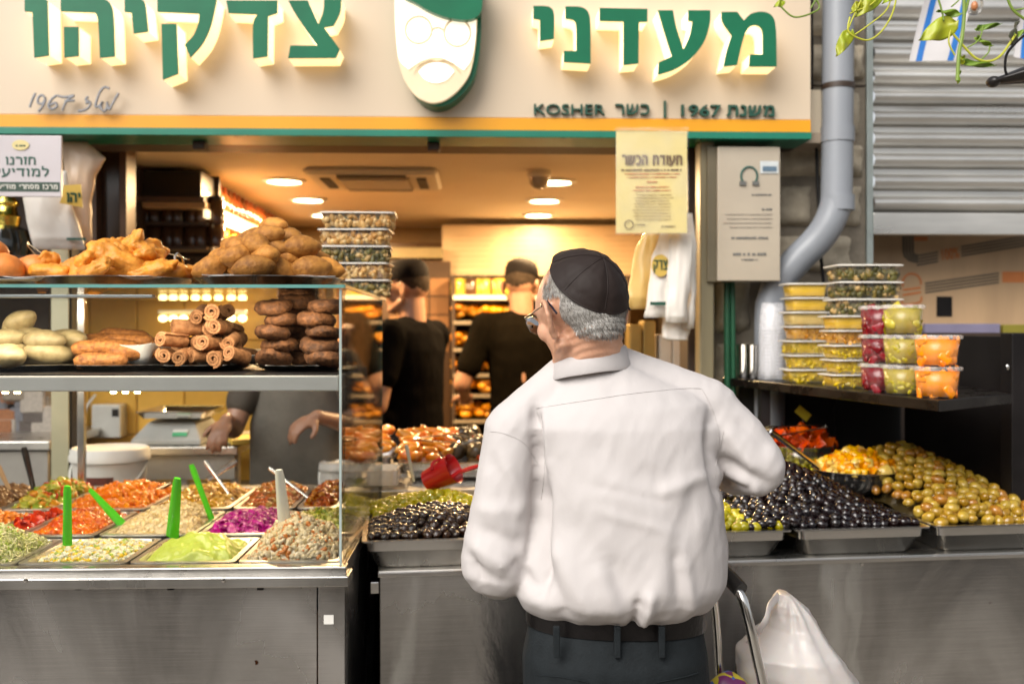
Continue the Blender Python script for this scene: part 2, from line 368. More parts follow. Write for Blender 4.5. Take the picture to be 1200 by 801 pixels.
def stroke_poly(P, t):
    P = [Vector((x, y)) for x, y in P]; L = []; Rr = []
    for i, p in enumerate(P):
        a = (p-P[i-1]).normalized() if i else (P[1]-p).normalized(); b = (P[i+1]-p).normalized() if i < len(P)-1 else a
        na = Vector((-a.y, a.x)); nb = Vector((-b.y, b.x)); m = na+nb
        m = m.normalized() if m.length > 1e-4 else na
        k = min(1.6, 1/max(.3, m.dot(na))); L.append(p+m*t/2*k); Rr.append(p-m*t/2*k)
    return L+Rr[::-1]
def heb(s, size, depth, m, parent, at, wid=None, t=.17, name='lettering'):
    """Hebrew in reading order, centred on at (base line), facing -y; size = letter height"""
    x = 0; S = []
    for ch in s[::-1]:
        adv, st = HEB[ch]; S += [[(x+a, b) for a, b in q] for q in st]; x += adv+.16
    x -= .16; mb = MB(); sx = (wid/x) if wid else size
    for i, q in enumerate(S):
        pl = stroke_poly([(a*sx, b*size) for a, b in q], t*min(size, sx*1.15))
        d = depth+.00012*(i % 2); mb.add(*_pris([(at[0]-x*sx/2+v.x, at[2]+v.y) for v in pl], at[1]-d/2, at[1]+depth/2))
    return mb.build(name, m, parent)
def _pris(poly, y0, y1):
    n = len(poly); return [(x, y0, z) for x, z in poly]+[(x, y1, z) for x, z in poly], [list(range(n)), list(range(n, 2*n))[::-1]]+[(i, (i+1) % n, n+(i+1) % n, n+i) for i in range(n)]
# ================================================================ THE SETTING
def struct(name, mb, m, **k): return tag(mb.build(name, m, **k), kind='structure')
m_pave = mat('street_stone', (.25, .22, .19), .7, var=.25, scale=3, bump=.5, bscale=30)
struct('ground', MB().sheet(lambda u, v: (-60+120*u, -60+120*v, 0), 2, 2), m_pave)
# paving slabs where the customer stands
pv = struct('pavement', MB().box((-4, -1.2, .001), (4.4, 2.35, .01)), mat('joint_mortar', (.09, .08, .07), .9))
m_slab = mat('paving_slab', (.27, .24, .20), .6, var=.22, scale=5, bump=.5, obj=.12)
slab = MB().box((-.29, -.19, .01), (.29, .19, .03), c=.006).mesh('slab', m_slab)
for j in range(9):
    for i in range(14):
        o = link('slab', slab, pv); o.location = (-3.7+.6*i+(.3 if j % 2 else 0), -1+.4*j, random.uniform(-.002, .002))
# the other side of the narrow market street, behind the camera
m_ston2 = mat('opposite_stone', (.5, .44, .35), .8, var=.3, scale=4, bump=.6, bscale=12)
struct('opposite_wall', MB().box((-9, -3.4, 0), (9, -3.2, 2.5)), m_ston2)
for i_, x_ in enumerate((-4.6, -2.3, .1, 2.6, 4.9)):      # closed and open stalls across the street
    tag(MB().box((x_, -3.2, .01), (x_+1.55, -3.16, 2.15)).build('stall_opening', mat('dim_stall', (.05, .04, .035), .7) if i_ % 2 else mat('stall_shutter', (.5, .5, .5), .4, .5)), kind='structure')
# shop shell
m_ceil = mat('ceiling_paint', (.72, .62, .47), .75, var=.05, scale=2)
m_floor = mat('shop_floor_tile', (.08, .06, .045), .35, var=.2, scale=4)
struct('shop_floor', MB().box((-3, 2.55, .0), (1.25, 6.45, .02)), m_floor)
struct('ceiling', MB().box((-3, 3.3, 2.15), (1.25, 6.45, 2.3)), m_ceil)
beam = struct('ceiling_beam', MB().box((-3, 3.26, 2.115), (1.25, 3.50, 2.148)), mat('beam_paint', (.34, .27, .2), .7, var=.1))
m_wallp = mat('shop_wall_paint', (.45, .33, .2), .7, var=.1, scale=3)
struct('side_wall', MB().box((1.13, 3.47, 0), (1.247, 6.38, 2.147)), m_wallp)
struct('left_wall', MB().box((-3.0, 2.6, 0), (-2.9, 6.45, 2.2)), m_wallp)
bw = struct('back_wall', MB().box((-3, 6.4, 0), (1.25, 6.5, 2.2)), mat('grout', (.3, .2, .1), .8))
# glazed tiles of the back wall
m_tile = mat('brown_wall_tile', (.17, .085, .035), .25, var=.2, scale=6, obj=.2)
tile = MB().box((-.148, -.006, -.098), (.148, .006, .098), c=.003).mesh('tile', m_tile)
for j in range(10):
    for i in range(9):
        o = link('tile', tile, bw); o.location = (-1.75+.3*i, 6.394, .15+.2*j)
# the low partition with orange tiles behind the display case
pt = struct('partition_wall', MB().box((-2.3, 4.3, 0), (-.62, 4.38, 1.62)), mat('grout2', (.45, .3, .12), .8))
m_otile = mat('orange_wall_tile', (.80, .46, .08), .22, var=.12, scale=6, obj=.12)
ot = MB().box((-.098, -.006, -.098), (.098, .006, .098), c=.003).mesh('tile', m_otile)
for j in range(4):
    for i in range(8):
        o = link('tile', ot, pt); o.location = (-2.15+.2*i, 4.294, .95+.2*j)

# downlights: real lamps in the ceiling
m_lamp = emis('lamp_glow', (1, .80, .48), 16)
lit = [(333, 211), (361, 233), (381, 251), (650, 212), (638, 234), (631, 251)]
names = ['nearest ceiling spotlight of the left row, above the fried food', 'middle ceiling spotlight of the left row of three', 'farthest ceiling spotlight of the left row, deepest in the shop',
         'nearest ceiling spotlight of the right row, beside the domed camera', 'middle ceiling spotlight of the right row of three', 'farthest ceiling spotlight of the right row, above the menu board']
for (px, py), lb in zip(lit, names):
    p = G(px, py, 2.15); t = thing('ceiling_spotlight', p, 'round glowing '+lb, 'spotlight', 'round spotlights in the shop ceiling')
    MB().lathe([(.072, 0), (.095, 0), (.098, -.006), (.076, -.012), (.072, -.004)], 32).build('rim', M_WHITEPL, t, smooth=True, local=True)
    MB().lathe([(0, -.005), (.073, -.005), (.073, 0)], 32).build('lens', m_lamp, t, local=True)
    l = bpy.data.lights.new('spotlight_lamp', 'AREA'); l.shape = 'DISK'; l.size = .13; l.energy = 26 if py < 240 else (9 if px < 500 else 3.5); l.color = (1, .66, .32)
    lo = bpy.data.objects.new('spotlight_lamp', l); col.objects.link(lo); lo.location = (p.x, p.y, 2.13)
# air conditioner cassette
c0 = G(441, 206, 2.15); t = thing('air_conditioner', c0, 'white ceiling air conditioner cassette with dark slots above the counter', 'air conditioner')
m_ac = mat('ac_plastic', (.6, .55, .46), .4, var=.04); m_slot = mat('slot_dark', (.03, .025, .02), .6)
MB().box((-.27, -.24, -.03), (.27, .24, 0), c=.012).build('panel', m_ac, t, local=True)
g = MB().box((-.15, -.15, -.036), (.15, .15, -.031)).build('grille', mat('ac_grille', (.33, .26, .17), .5), t, local=True)
for i in range(9): MB().box((-.14, -.14+.032*i, -.042), (.14, -.125+.032*i, -.0365)).build('slat', m_ac, g, local=True)
for a in range(4):
    Mx = Matrix.Rotation(a*PI/2, 4, 'Z'); MB(Mx).box((-.14, -.218, -.036), (.14, -.178, -.031)).build('outlet_slot', m_slot, t, local=True)
# dome camera
p = G(632, 200, 2.15); t = thing('dome_camera', p, 'small white dome camera on the ceiling beside the right spotlights', 'security camera')
MB().lathe([(.05, 0), (.052, -.02), (.045, -.03), (0, -.03)], 24).build('base', m_ac, t, smooth=True, local=True)
MB().lathe([(.042, -.03), (.038, -.055), (.022, -.072), (0, -.078)], 24).build('dome', mat('smoked_dome', (.35, .3, .25), .15), t, smooth=True, local=True)
p = G(511, 178, 2.115); tag(MB().box((p.x-.02, 3.28, 2.085), (p.x+.02, 3.33, 2.1145), c=.004).build('ceiling_bracket', M_DARK), 'small dark bracket under the ceiling beam right of the air conditioner', 'bracket')
p = G(253, 178, 2.115); tag(MB().box((p.x-.02, 3.28, 2.085), (p.x+.02, 3.33, 2.1145), c=.004).build('ceiling_bracket', M_DARK), 'small dark bracket under the ceiling beam above the bottle shelf', 'bracket')

# ================================================================ THE SIGN
SY = 3.2
m_cream = mat('sign_cream', (.58, .47, .345), .38, var=.03, scale=1.5)
m_oran = mat('sign_orange', (.72, .31, .005), .35, var=.03); m_tealg = mat('sign_green_edge', (.005, .16, .10), .35, var=.1)
m_green = mat('letter_green', (.006, .13, .06), .3, var=.1, spec=.3); m_glow = emis('letter_glow', (1, .70, .30), .7)
sx0, sx1 = -2.2, X(950, SY); sz0 = Z(161.5, SY)
sgn = thing('shop_sign', ((sx0+sx1)/2, SY, sz0), 'long cream fascia sign with raised green Hebrew lettering and orange stripe over the shop', 'shop sign')
bxo('panel', (sx0, SY, Z(138, SY)), (sx1, SY+.16, 2.86), m_cream, sgn)
bxo('orange_stripe', (sx0, SY-.003, Z(153, SY)), (sx1, SY+.16, Z(138, SY)-.001), m_oran, sgn)
bxo('green_stripe', (sx0, SY-.01, sz0), (sx1, SY+.16, Z(153, SY)-.001), m_tealg, sgn)
bxo('soffit', (sx0, SY+.161, sz0+.0), (sx1, SY+.3, sz0+.1), M_DARK, sgn)
LF = SY-.1
def crop(pts, ox, oy=0, s=2.857): return [(ox+x/s, oy+y/s) for x, y in pts]
def smooth_poly(P, n=2, keep=50):
    """Chaikin only where the turn is gentle"""
    for _ in range(n):
        Q = []
        for i, p in enumerate(P):
            a = Vector(P[i-1]); b = Vector(p); c = Vector(P[(i+1) % len(P)]); u = (b-a); w = (c-b)
            ang = math.degrees(u.angle(w)) if u.length and w.length else 0
            if ang > keep: Q.append(tuple(b))
            else: Q += [tuple(b-u*.22), tuple(b+w*.22)]
        P = Q
    return P
def letter(pts, name='letter'):
    pts = smooth_poly(pts)
    face = [W(x, y, LF) for x, y in pts]
    poly = [(p.x, p.z) for p in face]; Mx = Matrix.Translation((0, 0, 0)) @ Matrix(((1,0,0,0),(0,0,-1,0),(0,1,0,0),(0,0,0,1)))
    b = MB(Mx).prism(poly, -SY+.0005+0.0, -LF-.008).build(name, m_glow, sgn)      # lit translucent return
    cx = sum(p[0] for p in poly)/len(poly); cz = sum(p[1] for p in poly)/len(poly)
    MB(Mx).prism([(cx+(x-cx)*1.004, cz+(z-cz)*1.004) for x, z in poly], -LF-.0078, -LF).build('face', m_green, b)
    return b
c3 = lambda p: crop(p, 780); c2 = lambda p: crop(p, 400); c1 = lambda p: crop(p, 0)
letter(c2([(643,20),(690,20),(708,30),(714,55),(712,130),(665,137),(665,66),(643,62)]))
letter(c2([(750,22),(800,22),(822,32),(835,60),(835,212),(745,207),(745,170),(787,170),(787,80),(778,66),(750,62)]))
letter(c2([(865,27),(1025,30),(1025,73),(997,73),(995,212),(945,217),(945,72),(865,70)]))
letter(c3([(-25,35),(25,35),(35,90),(60,165),(82,120),(90,72),(76,70),(76,35),(150,35),(150,78),(132,140),(90,195),(35,232),(-25,250),(-22,208),(22,188),(0,120)]))
letter(c3([(188,40),(240,40),(262,68),(285,45),(320,38),(352,46),(370,75),(372,222),(280,222),(283,182),(326,182),(326,100),(310,84),(285,86),(268,108),(255,150),(240,217),(195,222),(205,170),(222,118),(188,72)]))
T = -6
letter(c1([(82,T),(145,T),(157,2),(162,185),(114,192),(108,40),(82,38)]))
letter(c1([(203,T),(345,T),(368,8),(379,40),(383,188),(334,193),(328,60),(318,42),(203,38)]))
letter(c1([(213,90),(262,90),(262,187),(215,192)]))
letter(c1([(417,T),(470,T),(486,8),(495,105),(447,112),(440,42),(417,40)]))
letter(c1([(527,T),(725,T),(720,25),(705,90),(680,145),(637,192),(618,150),(648,120),(664,80),(667,46),(527,40)]))
letter(c1([(540,80),(590,80),(596,246),(545,266)]))
letter(c1([(757,T+8),(928,T+8),(928,43),(897,54),(895,188),(847,195),(845,72),(862,48),(765,44)]))
letter(c1([(965,T+8),(1030,T+8),(1066,80),(1083,40),(1085,T+4),(1142,T+4),(1140,42),(1116,86),(1085,92),(1137,164),(1124,193),(965,194),(972,152),(1062,152),(1020,95),(985,42)]))
# lit face emblem
Mz = Matrix(((1,0,0,0),(0,0,-1,0),(0,1,0,0),(0,0,0,1)))
def plate(name, pts, y0, y1, m, parent, sm=2):
    q = [W(x, y, y0) for x, y in smooth_poly(pts, sm, 70)]; return MB(Mz).prism([(p.x, p.z) for p in q], -y1, -y0).build(name, m, parent)
m_face = emis('emblem_glow', (1, .86, .62), .55); m_line = mat('emblem_line', (.62, .48, .3), .5, emit=(1, .78, .5), es=.1)
head_ = [(178,-80),(178,60),(184,150),(192,215),(212,275),(250,325),(300,347),(345,338),(390,305),(428,255),(443,200),(455,100),(455,-80)]
em = plate('emblem', c2([(x+14, y+14) for x, y in head_]), SY-.075, SY-.0005, m_green, sgn)
plate('beard', c2([(x, y) for x, y in head_]), SY-.095, SY-.0755, mat('beard_cream', (.62, .50, .33), .5, emit=(1, .8, .5), es=.16), em)
plate('face', c2([(180,-80),(180,60),(186,150),(193,205),(225,232),(262,205),(300,192),(340,192),(380,215),(410,235),(438,200),(452,100),(452,-80)]), SY-.099, SY-.0955, m_face, em)
plate('chin', c2([(258,240),(285,215),(320,208),(355,215),(378,238),(355,268),(318,280),(280,270)]), SY-.099, SY-.0955, m_face, em)
plate('beret', c2([(215,-5),(250,10),(290,36),(345,58),(400,68),(440,66),(466,48),(474,10),(470,-120),(180,-120),(180,-30)]), SY-.125, SY-.0995, m_green, em)
for cx, cy in ((258,100),(388,110)):
    MB().tube([W(400+(cx+44*math.cos(t))/2.857, (cy+45*math.sin(t))/2.857, SY-.1) for t in [2*PI*i/32 for i in range(32)]], .0035, 6, closed=True).build('spectacle_ring', m_line, em, smooth=True)
MB().tube([W(400+x/2.857, y/2.857, SY-.1) for x, y in ((302,102),(312,94),(326,92),(338,98),(344,104))], .0035, 6).build('spectacle_bridge', m_line, em)
MB().tube([W(400+x/2.857, y/2.857, SY-.1) for x, y in ((240,245),(262,215),(295,200),(320,205),(345,200),(378,215),(400,245))], [.001,.004,.006,.004,.006,.004,.001], 6, flat=.6).build('moustache_line', m_line, em)
# small lettering
m_dgreen = mat('dark_green_lettering', (.012, .07, .045), .3, var=.1)
def sgn_text(s, x0, x1, ybase, size, rtl=False, bold=.0, d=.014, par=sgn, m=None, Y=SY):
    p = W((x0+x1)/2, ybase, Y-d/2-.001); return text(s, size, d, m or m_dgreen, 'lettering', par, p, wid=X(x1, Y)-X(x0, Y), rtl=rtl, bold=bold)
sgn_text('KOSHER', 625, 708, 134.5, .048)
heb('כשר', .033, .014, m_dgreen, sgn, W(741, 134.5, SY-.008), X(761, SY)-X(721, SY), .18)
bxo('lettering', W(778.2, 118, SY-.012), W(779.8, 138.5, SY-.001), m_dgreen, sgn, bevel=0)
sgn_text('1967', 796, 842, 136.2, .052, bold=.0006)
heb('משנת', .034, .014, m_dgreen, sgn, W(879.5, 136.2, SY-.008), X(907, SY)-X(852, SY), .22)
# metal handwriting, left
m_scr = mat('script_metal', (.2, .2, .21), .3, .8)
S6 = lambda pts: [W(20+x/8.571, 90+y/8.571, SY-.03) for x, y in pts]
def curvy(P, n=5):
    P = [Vector(p) for p in P]; Q = []
    for i in range(len(P)-1):
        a = P[max(i-1, 0)]; b = P[i]; c = P[i+1]; d = P[min(i+2, len(P)-1)]
        for k in range(n):
            t = k/n; Q.append(.5*((2*b)+(c-a)*t+(2*a-5*b+4*c-d)*t*t+(3*b-a-3*c+d)*t**3))
    return Q+[P[-1]]
for st in ([(185,165),(150,240),(128,310)], [(285,215),(250,185),(215,210),(210,260),(255,270),(285,225),(262,290),(215,350)], [(400,185),(345,230),(315,290),(350,325),(400,300),(385,262),(330,285)], [(405,190),(480,205),(570,190),(500,240),(455,340)], [(480,245),(580,240)],
           [(715,200),(690,230),(735,260),(725,300),(680,335),(615,345)], [(735,250),(690,265)], [(930,120),(880,105),(835,150),(800,240),(790,300),(830,290),(860,250),(825,320)], [(855,255),(845,320),(880,345),(905,300),(905,255),(925,330),(960,270),(1020,165)]):
    MB().tube(curvy(S6(st)), .0042, 6).build('script_stroke', m_scr, sgn, smooth=True)

# ================================================================ STONE WALL, PIPES, POSTS
WY = 3.42
wall = thing('stone_wall', (1.2, WY, 0), 'rough grey brown stone pier behind the downpipe beside the roller shutter', 'wall')
m_stone = mat('rough_stone', (.40, .345, .26), .85, var=.42, scale=7, bump=1, bscale=22, obj=.22, detail=6)
bxo('mortar', (X(836, WY), WY+.03, 0), (X(1018, WY), WY+.4, 3.0), mat('old_mortar', (.2, .17, .13), .9, var=.3, bump=.8), wall, 0)
rz = random.Random(5); z = 0.0; k = 0
while z < 3.0:
    h = rz.uniform(.14, .24); x = X(836, WY)+rz.uniform(-.1, 0); xe = X(1018, WY)
    while x < xe-.03:
        w_ = rz.uniform(.16, .34); x1 = min(x+w_, xe); xa = max(x, X(836, WY))
        if x1-xa > .04:
            c = Vector(((xa+x1)/2, WY+.06, z+h/2)); sd = rz.random()*50; hx = (x1-xa)/2-.006; hz_ = h/2-.006
            def fn(u, v, c=c, sd=sd, hx=hx, hz_=hz_):
                a, b = u*2-1, v*2-1; e = max(abs(a), abs(b)); q = Vector((c.x+a*hx*(1+.03*noise.noise((sd, b*3, 0))), 0, c.z+b*hz_*(1+.05*noise.noise((a*3, sd, 0)))))
                q.y = c.y-.06*(1-e**6)-.018*noise.noise((a*2+sd, b*2, sd))+.01*noise.noise((a*7+sd, b*7, 1)); return q
            MB().sheet(fn, 10, 8).build('stone', m_stone, wall, smooth=True, angle=60)
        x = x1
    z += h; k += 1
# grey downpipe
m_pipe = mat('grey_pvc', (.24, .255, .28), .32, var=.1, scale=3, stretch=(1, 1, .4))
dp = thing('downpipe', W(982, 150, 3.2), 'thick grey rainwater downpipe with an elbow to the left at its bottom', 'pipe')
pr = X(1000, 3.25)-X(964.5, 3.25); pr /= 2
q = [W(982.5, -60, 3.25), W(982, 40, 3.25), W(981.5, 130, 3.25), W(980.5, 215, 3.25), W(979, 240, 3.25), W(971, 262, 3.255), W(957, 282, 3.27), W(936, 303, 3.29), W(915, 327, 3.31), W(905, 350, 3.32), W(902, 375, 3.32), W(902, 470, 3.32), W(902, 760, 3.32)]
pth = curvy(q, 5); MB().tube(pth, pr, 28).build('pipe', m_pipe, dp, smooth=True)
for i in (-60, 145, 225): 
    a = W(981.5, i+4, 3.25); MB().tube([a, a-Vector((0, 0, .05))], pr*1.07, 28).build('sleeve', m_pipe, dp, smooth=True)
a = W(982, 101, 3.25)
MB().tube([a+Vector((0,0,.006)), a-Vector((0,0,.012))], pr*1.05, 28).build('clamp', M_DARK, dp, smooth=True)
bxo('clamp_arm', W(952, 99, 3.3), W(1012, 103, 3.33), M_DARK, dp)
tag(MB().tube(curvy([W(951+rz.uniform(-2, 2)+.012*(y+20)+max(0, y-150)*.06, y, 3.36) for y in range(-60, 560, 30)]), .006, 8).build('cable', M_BLACK, smooth=True), 'thin black cable running down the stone wall left of the downpipe', 'cable')
m_gp = mat('green_conduit', (.012, .075, .035), .4, var=.2)
tag(MB().tube([W(851, 250, 3.33), W(852, 400, 3.33), W(855, 760, 3.33)], .011, 10).build('conduit', m_gp, smooth=True), 'left one of two dark green conduits below the cream notice box', 'conduit')
tag(MB().tube([W(857.5, 250, 3.33), W(859, 400, 3.33), W(862, 760, 3.33)], .009, 10).build('conduit', m_gp, smooth=True), 'right one of two dark green conduits below the cream notice box', 'conduit')
bp_ = tag(MB().box((X(820.5, 3.25), 3.25, 0), (X(837, 3.25), 3.33, 2.25), c=.004).build('shop_post', mat('olive_post', (.17, .145, .085), .45, var=.2, scale=3, stretch=(3, 3, .5)), smooth=False), 'olive brown metal post at the right edge of the shop opening', 'post')
tag(MB().box((X(806, 3.36), 3.36, 0), (X(820, 3.36), 3.5, 2.25), c=.004).build('shop_post', M_DARK), 'dark brown door jamb just left of the olive metal post', 'post')

# cream notice box with faint print
nb = thing('notice_box', W(877, 330, 3.2), 'cream notice box with a small horseshoe emblem on the stone wall', 'notice box')
a, b = W(841, 329, 3.22), W(914.5, 172, 3.22)
m_nb = mat('notice_cream', (.42, .36, .28), .22, var=.07, scale=4)
bxo('case', (a.x, 3.22, a.z), (b.x, 3.33, b.z), m_nb, nb, .003)
bxo('side_frame', (a.x-.03, 3.235, a.z-.002), (a.x-.001, 3.33, b.z+.002), mat('notice_side', (.12, .1, .06), .5), nb)
m_print = mat('grey_print', (.13, .13, .12), .5)
MB().tube([W(878+9.5*math.sin(t), 206-10.5*math.cos(t), 3.218) for t in [R(-150+15*i) for i in range(21)]], .0035, 6).build('emblem', mat('emblem_green', (.03, .1, .08), .4), nb, smooth=True)
for s in (-1, 1): bxo('emblem_foot', W(878+s*7.5-3.5, 217, 3.214), W(878+s*7.5+3.5, 212.5, 3.219), m_print, nb, 0)
bxo('sticker', W(891, 203, 3.2165), W(912, 189, 3.2185), mat('sticker_white', (.55, .58, .58), .3), nb, 0)
bxo('sticker_print', W(894, 200.5, 3.2145), W(910, 195, 3.216), mat('sticker_blue', (.1, .16, .22), .5), nb, 0)
def lines(par, rows, Y, m, th=.0012, nm='print_line'):
    """rows: (px0, px1, py, height px): a line of small type as broken strokes"""
    mb = MB(); r_ = random.Random(3)
    for x0, x1, y, h in rows:
        x = x0
        while x < x1:
            w_ = r_.uniform(1.2, 2.6)*h/2.2; w_ = min(w_, x1-x)
            lo = W(x, y+h/2, Y-th); hi = W(x+w_*.78, y-h/2+r_.uniform(0, h*.25), Y); mb.box((lo.x, Y-th, lo.z), (hi.x, Y, hi.z))
            x += w_+(r_.random() < .22)*h*.6
    return mb.build(nm, m, par)
lines(nb, [(881, 904, 228, 1.6)], 3.219, m_print)
lines(nb, [(893, 905, 245, 2)], 3.219, m_print)
lines(nb, [(850, 905, 251, 1.1), (852, 905, 256, 1.1), (848, 904, 261, 1.1), (855, 905, 266, 1.1)], 3.219, mat('pale_print', (.3, .26, .21), .5))
lines(nb, [(857, 900, 278.5, 2.6), (859, 898, 297.5, 3.2), (869, 888, 304, 1.8)], 3.219, m_print)

# ================================================================ ROLLER SHUTTER, BURGER BOARD
QY = 3.5
sh = thing('roller_shutter', (X(1110, QY), QY, 1.8), 'half raised galvanised steel roller shutter of the closed stall next door', 'roller shutter')
m_galv = mat('galvanised_slat', (.68, .66, .62), .34, .85, var=.22, scale=2.2, stretch=(.6, 1, 3), bump=.15, bscale=8, rvar=.1)
x0, x1 = X(1021, QY), X(1290, QY)
bounds = [-48, -15, 18, 45, 72, 97, 121, 146, 171, 196, 222, 247]
prof_n = 9
for a_, b_ in zip(bounds, bounds[1:]):
    za, zb = Z(a_, QY), Z(b_, QY); H = za-zb; mb = MB(); pr_ = []
    for i in range(prof_n): t = i/(prof_n-1); pr_.append((QY-.030*math.sin(PI*t)**.7-.004, za-.018-(H-.022)*t))
    pr_ = [(QY+.012, za), (QY+.012, za-.010), (QY-.004, za-.012)]+pr_+[(QY+.004, zb+.002), (QY+.02, zb+.002)]
    vs_ = []; 
    for x in (x0, x1): vs_ += [(x, y, z) for y, z in pr_]
    n = len(pr_); fs = [(i, i+1, n+i+1, n+i) for i in range(n-1)]
    mb.add(vs_, fs).build('slat', m_galv, sh, smooth=True, angle=35)
bxo('bottom_bar', (x0, QY-.02, Z(274, QY)), (x1, QY+.03, Z(248, QY)), m_galv, sh, .004)
bxo('guide_rail', (X(1016, QY-.06), QY-.06, Z(640, QY)), (X(1023.5, QY-.06), QY+.06, 2.9), mat('rail_metal', (.34, .38, .36), .4, .5, var=.2), sh, .002)
struct('shutter_lintel', MB().box((x0-.1, QY+.1, 2.5), (x1, QY+.4, 3.1)), M_DARK)
tag(MB().box((X(1005, QY), QY+.09, 2.62), (x1, QY+.11, 3.0)).build('shutter_box', M_BLACK), 'dark opening above the topmost shutter slat behind the plant', 'shutter box')
BY = 3.75
bb = thing('wooden_panel', (X(1120, BY), BY, 1.5), 'pale wooden panel printed with burger icon and grey stripes under the shutter', 'panel')
m_wood = mat('plywood', (.55, .36, .20), .45, var=.12, scale=3, stretch=(3, 3, .35))
bxo('board', (X(1000, BY), BY, 1.49), (X(1300, BY), BY+.02, 2.0), m_wood, bb)
m_gs = mat('grey_stripe_print', (.16, .12, .075), .5); m_op = mat('orange_print', (.62, .20, .05), .5)
K = lambda x, y: (1010+x/3.642, 260+y/3.642)
def strip(p, q, h, m, n=4, nm='stripe'):
    for i in range(n):
        o = (i-(n-1)/2)*h/n; w_ = h/n*.66
        a = [W(*K(p[0], p[1]+o+s*w_/2), BY-.0015) for s in (-1, 1)]; b = [W(*K(q[0], q[1]+o+s*w_/2), BY-.0015) for s in (-1, 1)]
        MB(Mz).prism([(a[0].x, a[0].z), (a[1].x, a[1].z), (b[1].x, b[1].z), (b[0].x, b[0].z)], -BY+.0002, -BY+.0015).build(nm, m, bb)
strip((270, 282), (585, 238), 52, m_gs); strip((425, 125), (700, 80), 52, m_gs); strip((235, 165), (325, 148), 52, m_gs)
for i in range(4):
    rr = 18+i*13; 
    MB().tube([W(*K(x, y), BY-.001) for x, y in [(235-rr, 60), (235-rr, 125-0), (235-rr*.92, 125+rr*.35), (235-rr*.6, 128+rr*.6), (235-rr*.2, 130+rr*.68), (240, 130+rr*.7)]], .0052, 5, flat=.2, up=(0, -1, 0)).build('stripe', m_gs, bb)
p = W(*K(378, 158), BY-.002); text('100%', .058, .001, m_op, 'lettering', bb, p, wid=.066, bold=.001, rot=Matrix.Rotation(R(-8), 4, 'Y'))
bxo('print_block', W(*K(222, 80), BY-.0015), W(*K(280, 62), BY-.0002), m_op, bb, 0)
bxo('print_block', W(*K(600, 258), BY-.0015), W(*K(720, 212), BY-.0002), m_op, bb, 0)
def bl(pts, closed=False): MB().tube([W(*K(x, y), BY-.001) for x, y in pts], .0042, 5, closed=closed, flat=.3, up=(0, -1, 0)).build('burger_icon', m_op, bb)
bl(curvy([(175, 275), (176, 248), (192, 226), (214, 221), (236, 228), (250, 248), (252, 268)])); bl([(175, 290), (252, 280)]); bl([(175, 312), (252, 300)]); bl(curvy([(172, 330), (176, 350), (214, 350), (250, 340), (254, 318)]))
bxo('black_label', W(*K(320, 403), BY-.003), W(*K(384, 318), BY-.0002), M_BLACK, bb, 0)
bxo('counter_edge', (X(1000, BY-.02), BY-.3, 1.47), (X(1300, BY), BY, 1.485), M_DARK, bb)
pl = tag(bxo('metal_strip', (X(1084, 3.5), 3.5, Z(390, 3.5)), (X(1172, 3.5), 3.52, Z(379, 3.5)), mat('cool_strip', (.2, .18, .26), .3)), 'pale lilac metal strip under the printed wooden panel', 'metal strip')
tag(bxo('yellow_box', (X(1176, 3.5), 3.5, Z(390, 3.5)), (X(1230, 3.5), 3.56, Z(380, 3.5)), mat('yellow_pack', (.2, .17, .02), .5)), 'small yellow packet beside the lilac strip at the right edge', 'packet')
tag(bxo('stall_counter', (X(1000, 3.45), 3.53, 0), (X(1300, 3.45), 3.74, Z(391, 3.5)), M_DARK), 'dark counter of the neighbouring stall below its wooden panel', 'counter')
# ================================================================ FOOD HELPERS
def tmpl(kind, seed=0):
    """small food shapes as (verts, faces)"""
    r = random.Random(seed); mb = MB()
    if kind == 'chunk': mb.box((-.5, -.4, -.3), (.5, .4, .3), c=.12); 
    elif kind == 'blob': mb.ell((0, 0, 0), (.5, .42, .36), seg=7, rings=4)
    elif kind == 'coin': mb.lathe([(0, -.12), (.42, -.12), (.5, 0), (.42, .12), (0, .12)], 9)
    elif kind == 'shred':
        pts = [Vector((math.cos(a)*.5, math.sin(a)*.5, .1*math.sin(3*a))) for a in [R(10+i*30) for i in range(5)]]; mb.tube(pts, .07, 4, flat=.5)
    elif kind == 'stick': mb.box((-.5, -.09, -.06), (.5, .09, .06))
    elif kind == 'ring': mb.tube([Vector((math.cos(a)*.4, math.sin(a)*.4, 0)) for a in [R(i*40) for i in range(9)]], .11, 5, closed=True)
    elif kind == 'leafbit': mb.sheet(lambda u, v: ((u-.5), (v-.5)*.6, .12*math.sin(u*5)*math.cos(v*4)), 3, 2)
    v = [p*(1+.0) for p in mb.v]
    for p in v: p += Vector((r.uniform(-1, 1), r.uniform(-1, 1), r.uniform(-1, 1)))*(.04 if kind != 'shred' else .0)
    return v, mb.f
def heap_fn(x0, x1, y0, y1, z0, amp, seed=0, peak=(.5, .5), p=2.0, rough=.008, fr=14):
    def h(x, y):
        u = (x-x0)/(x1-x0); v = (y-y0)/(y1-y0); a = (u-peak[0])/(peak[0] if u < peak[0] else 1-peak[0]); b = (v-peak[1])/(peak[1] if v < peak[1] else 1-peak[1])
        k = max(0, 1-abs(a)**p)*max(0, 1-abs(b)**p)
        return z0+amp*k**.8+rough*noise.fractal(Vector((x*fr, y*fr, seed)), 1, 2, 4)
    return h
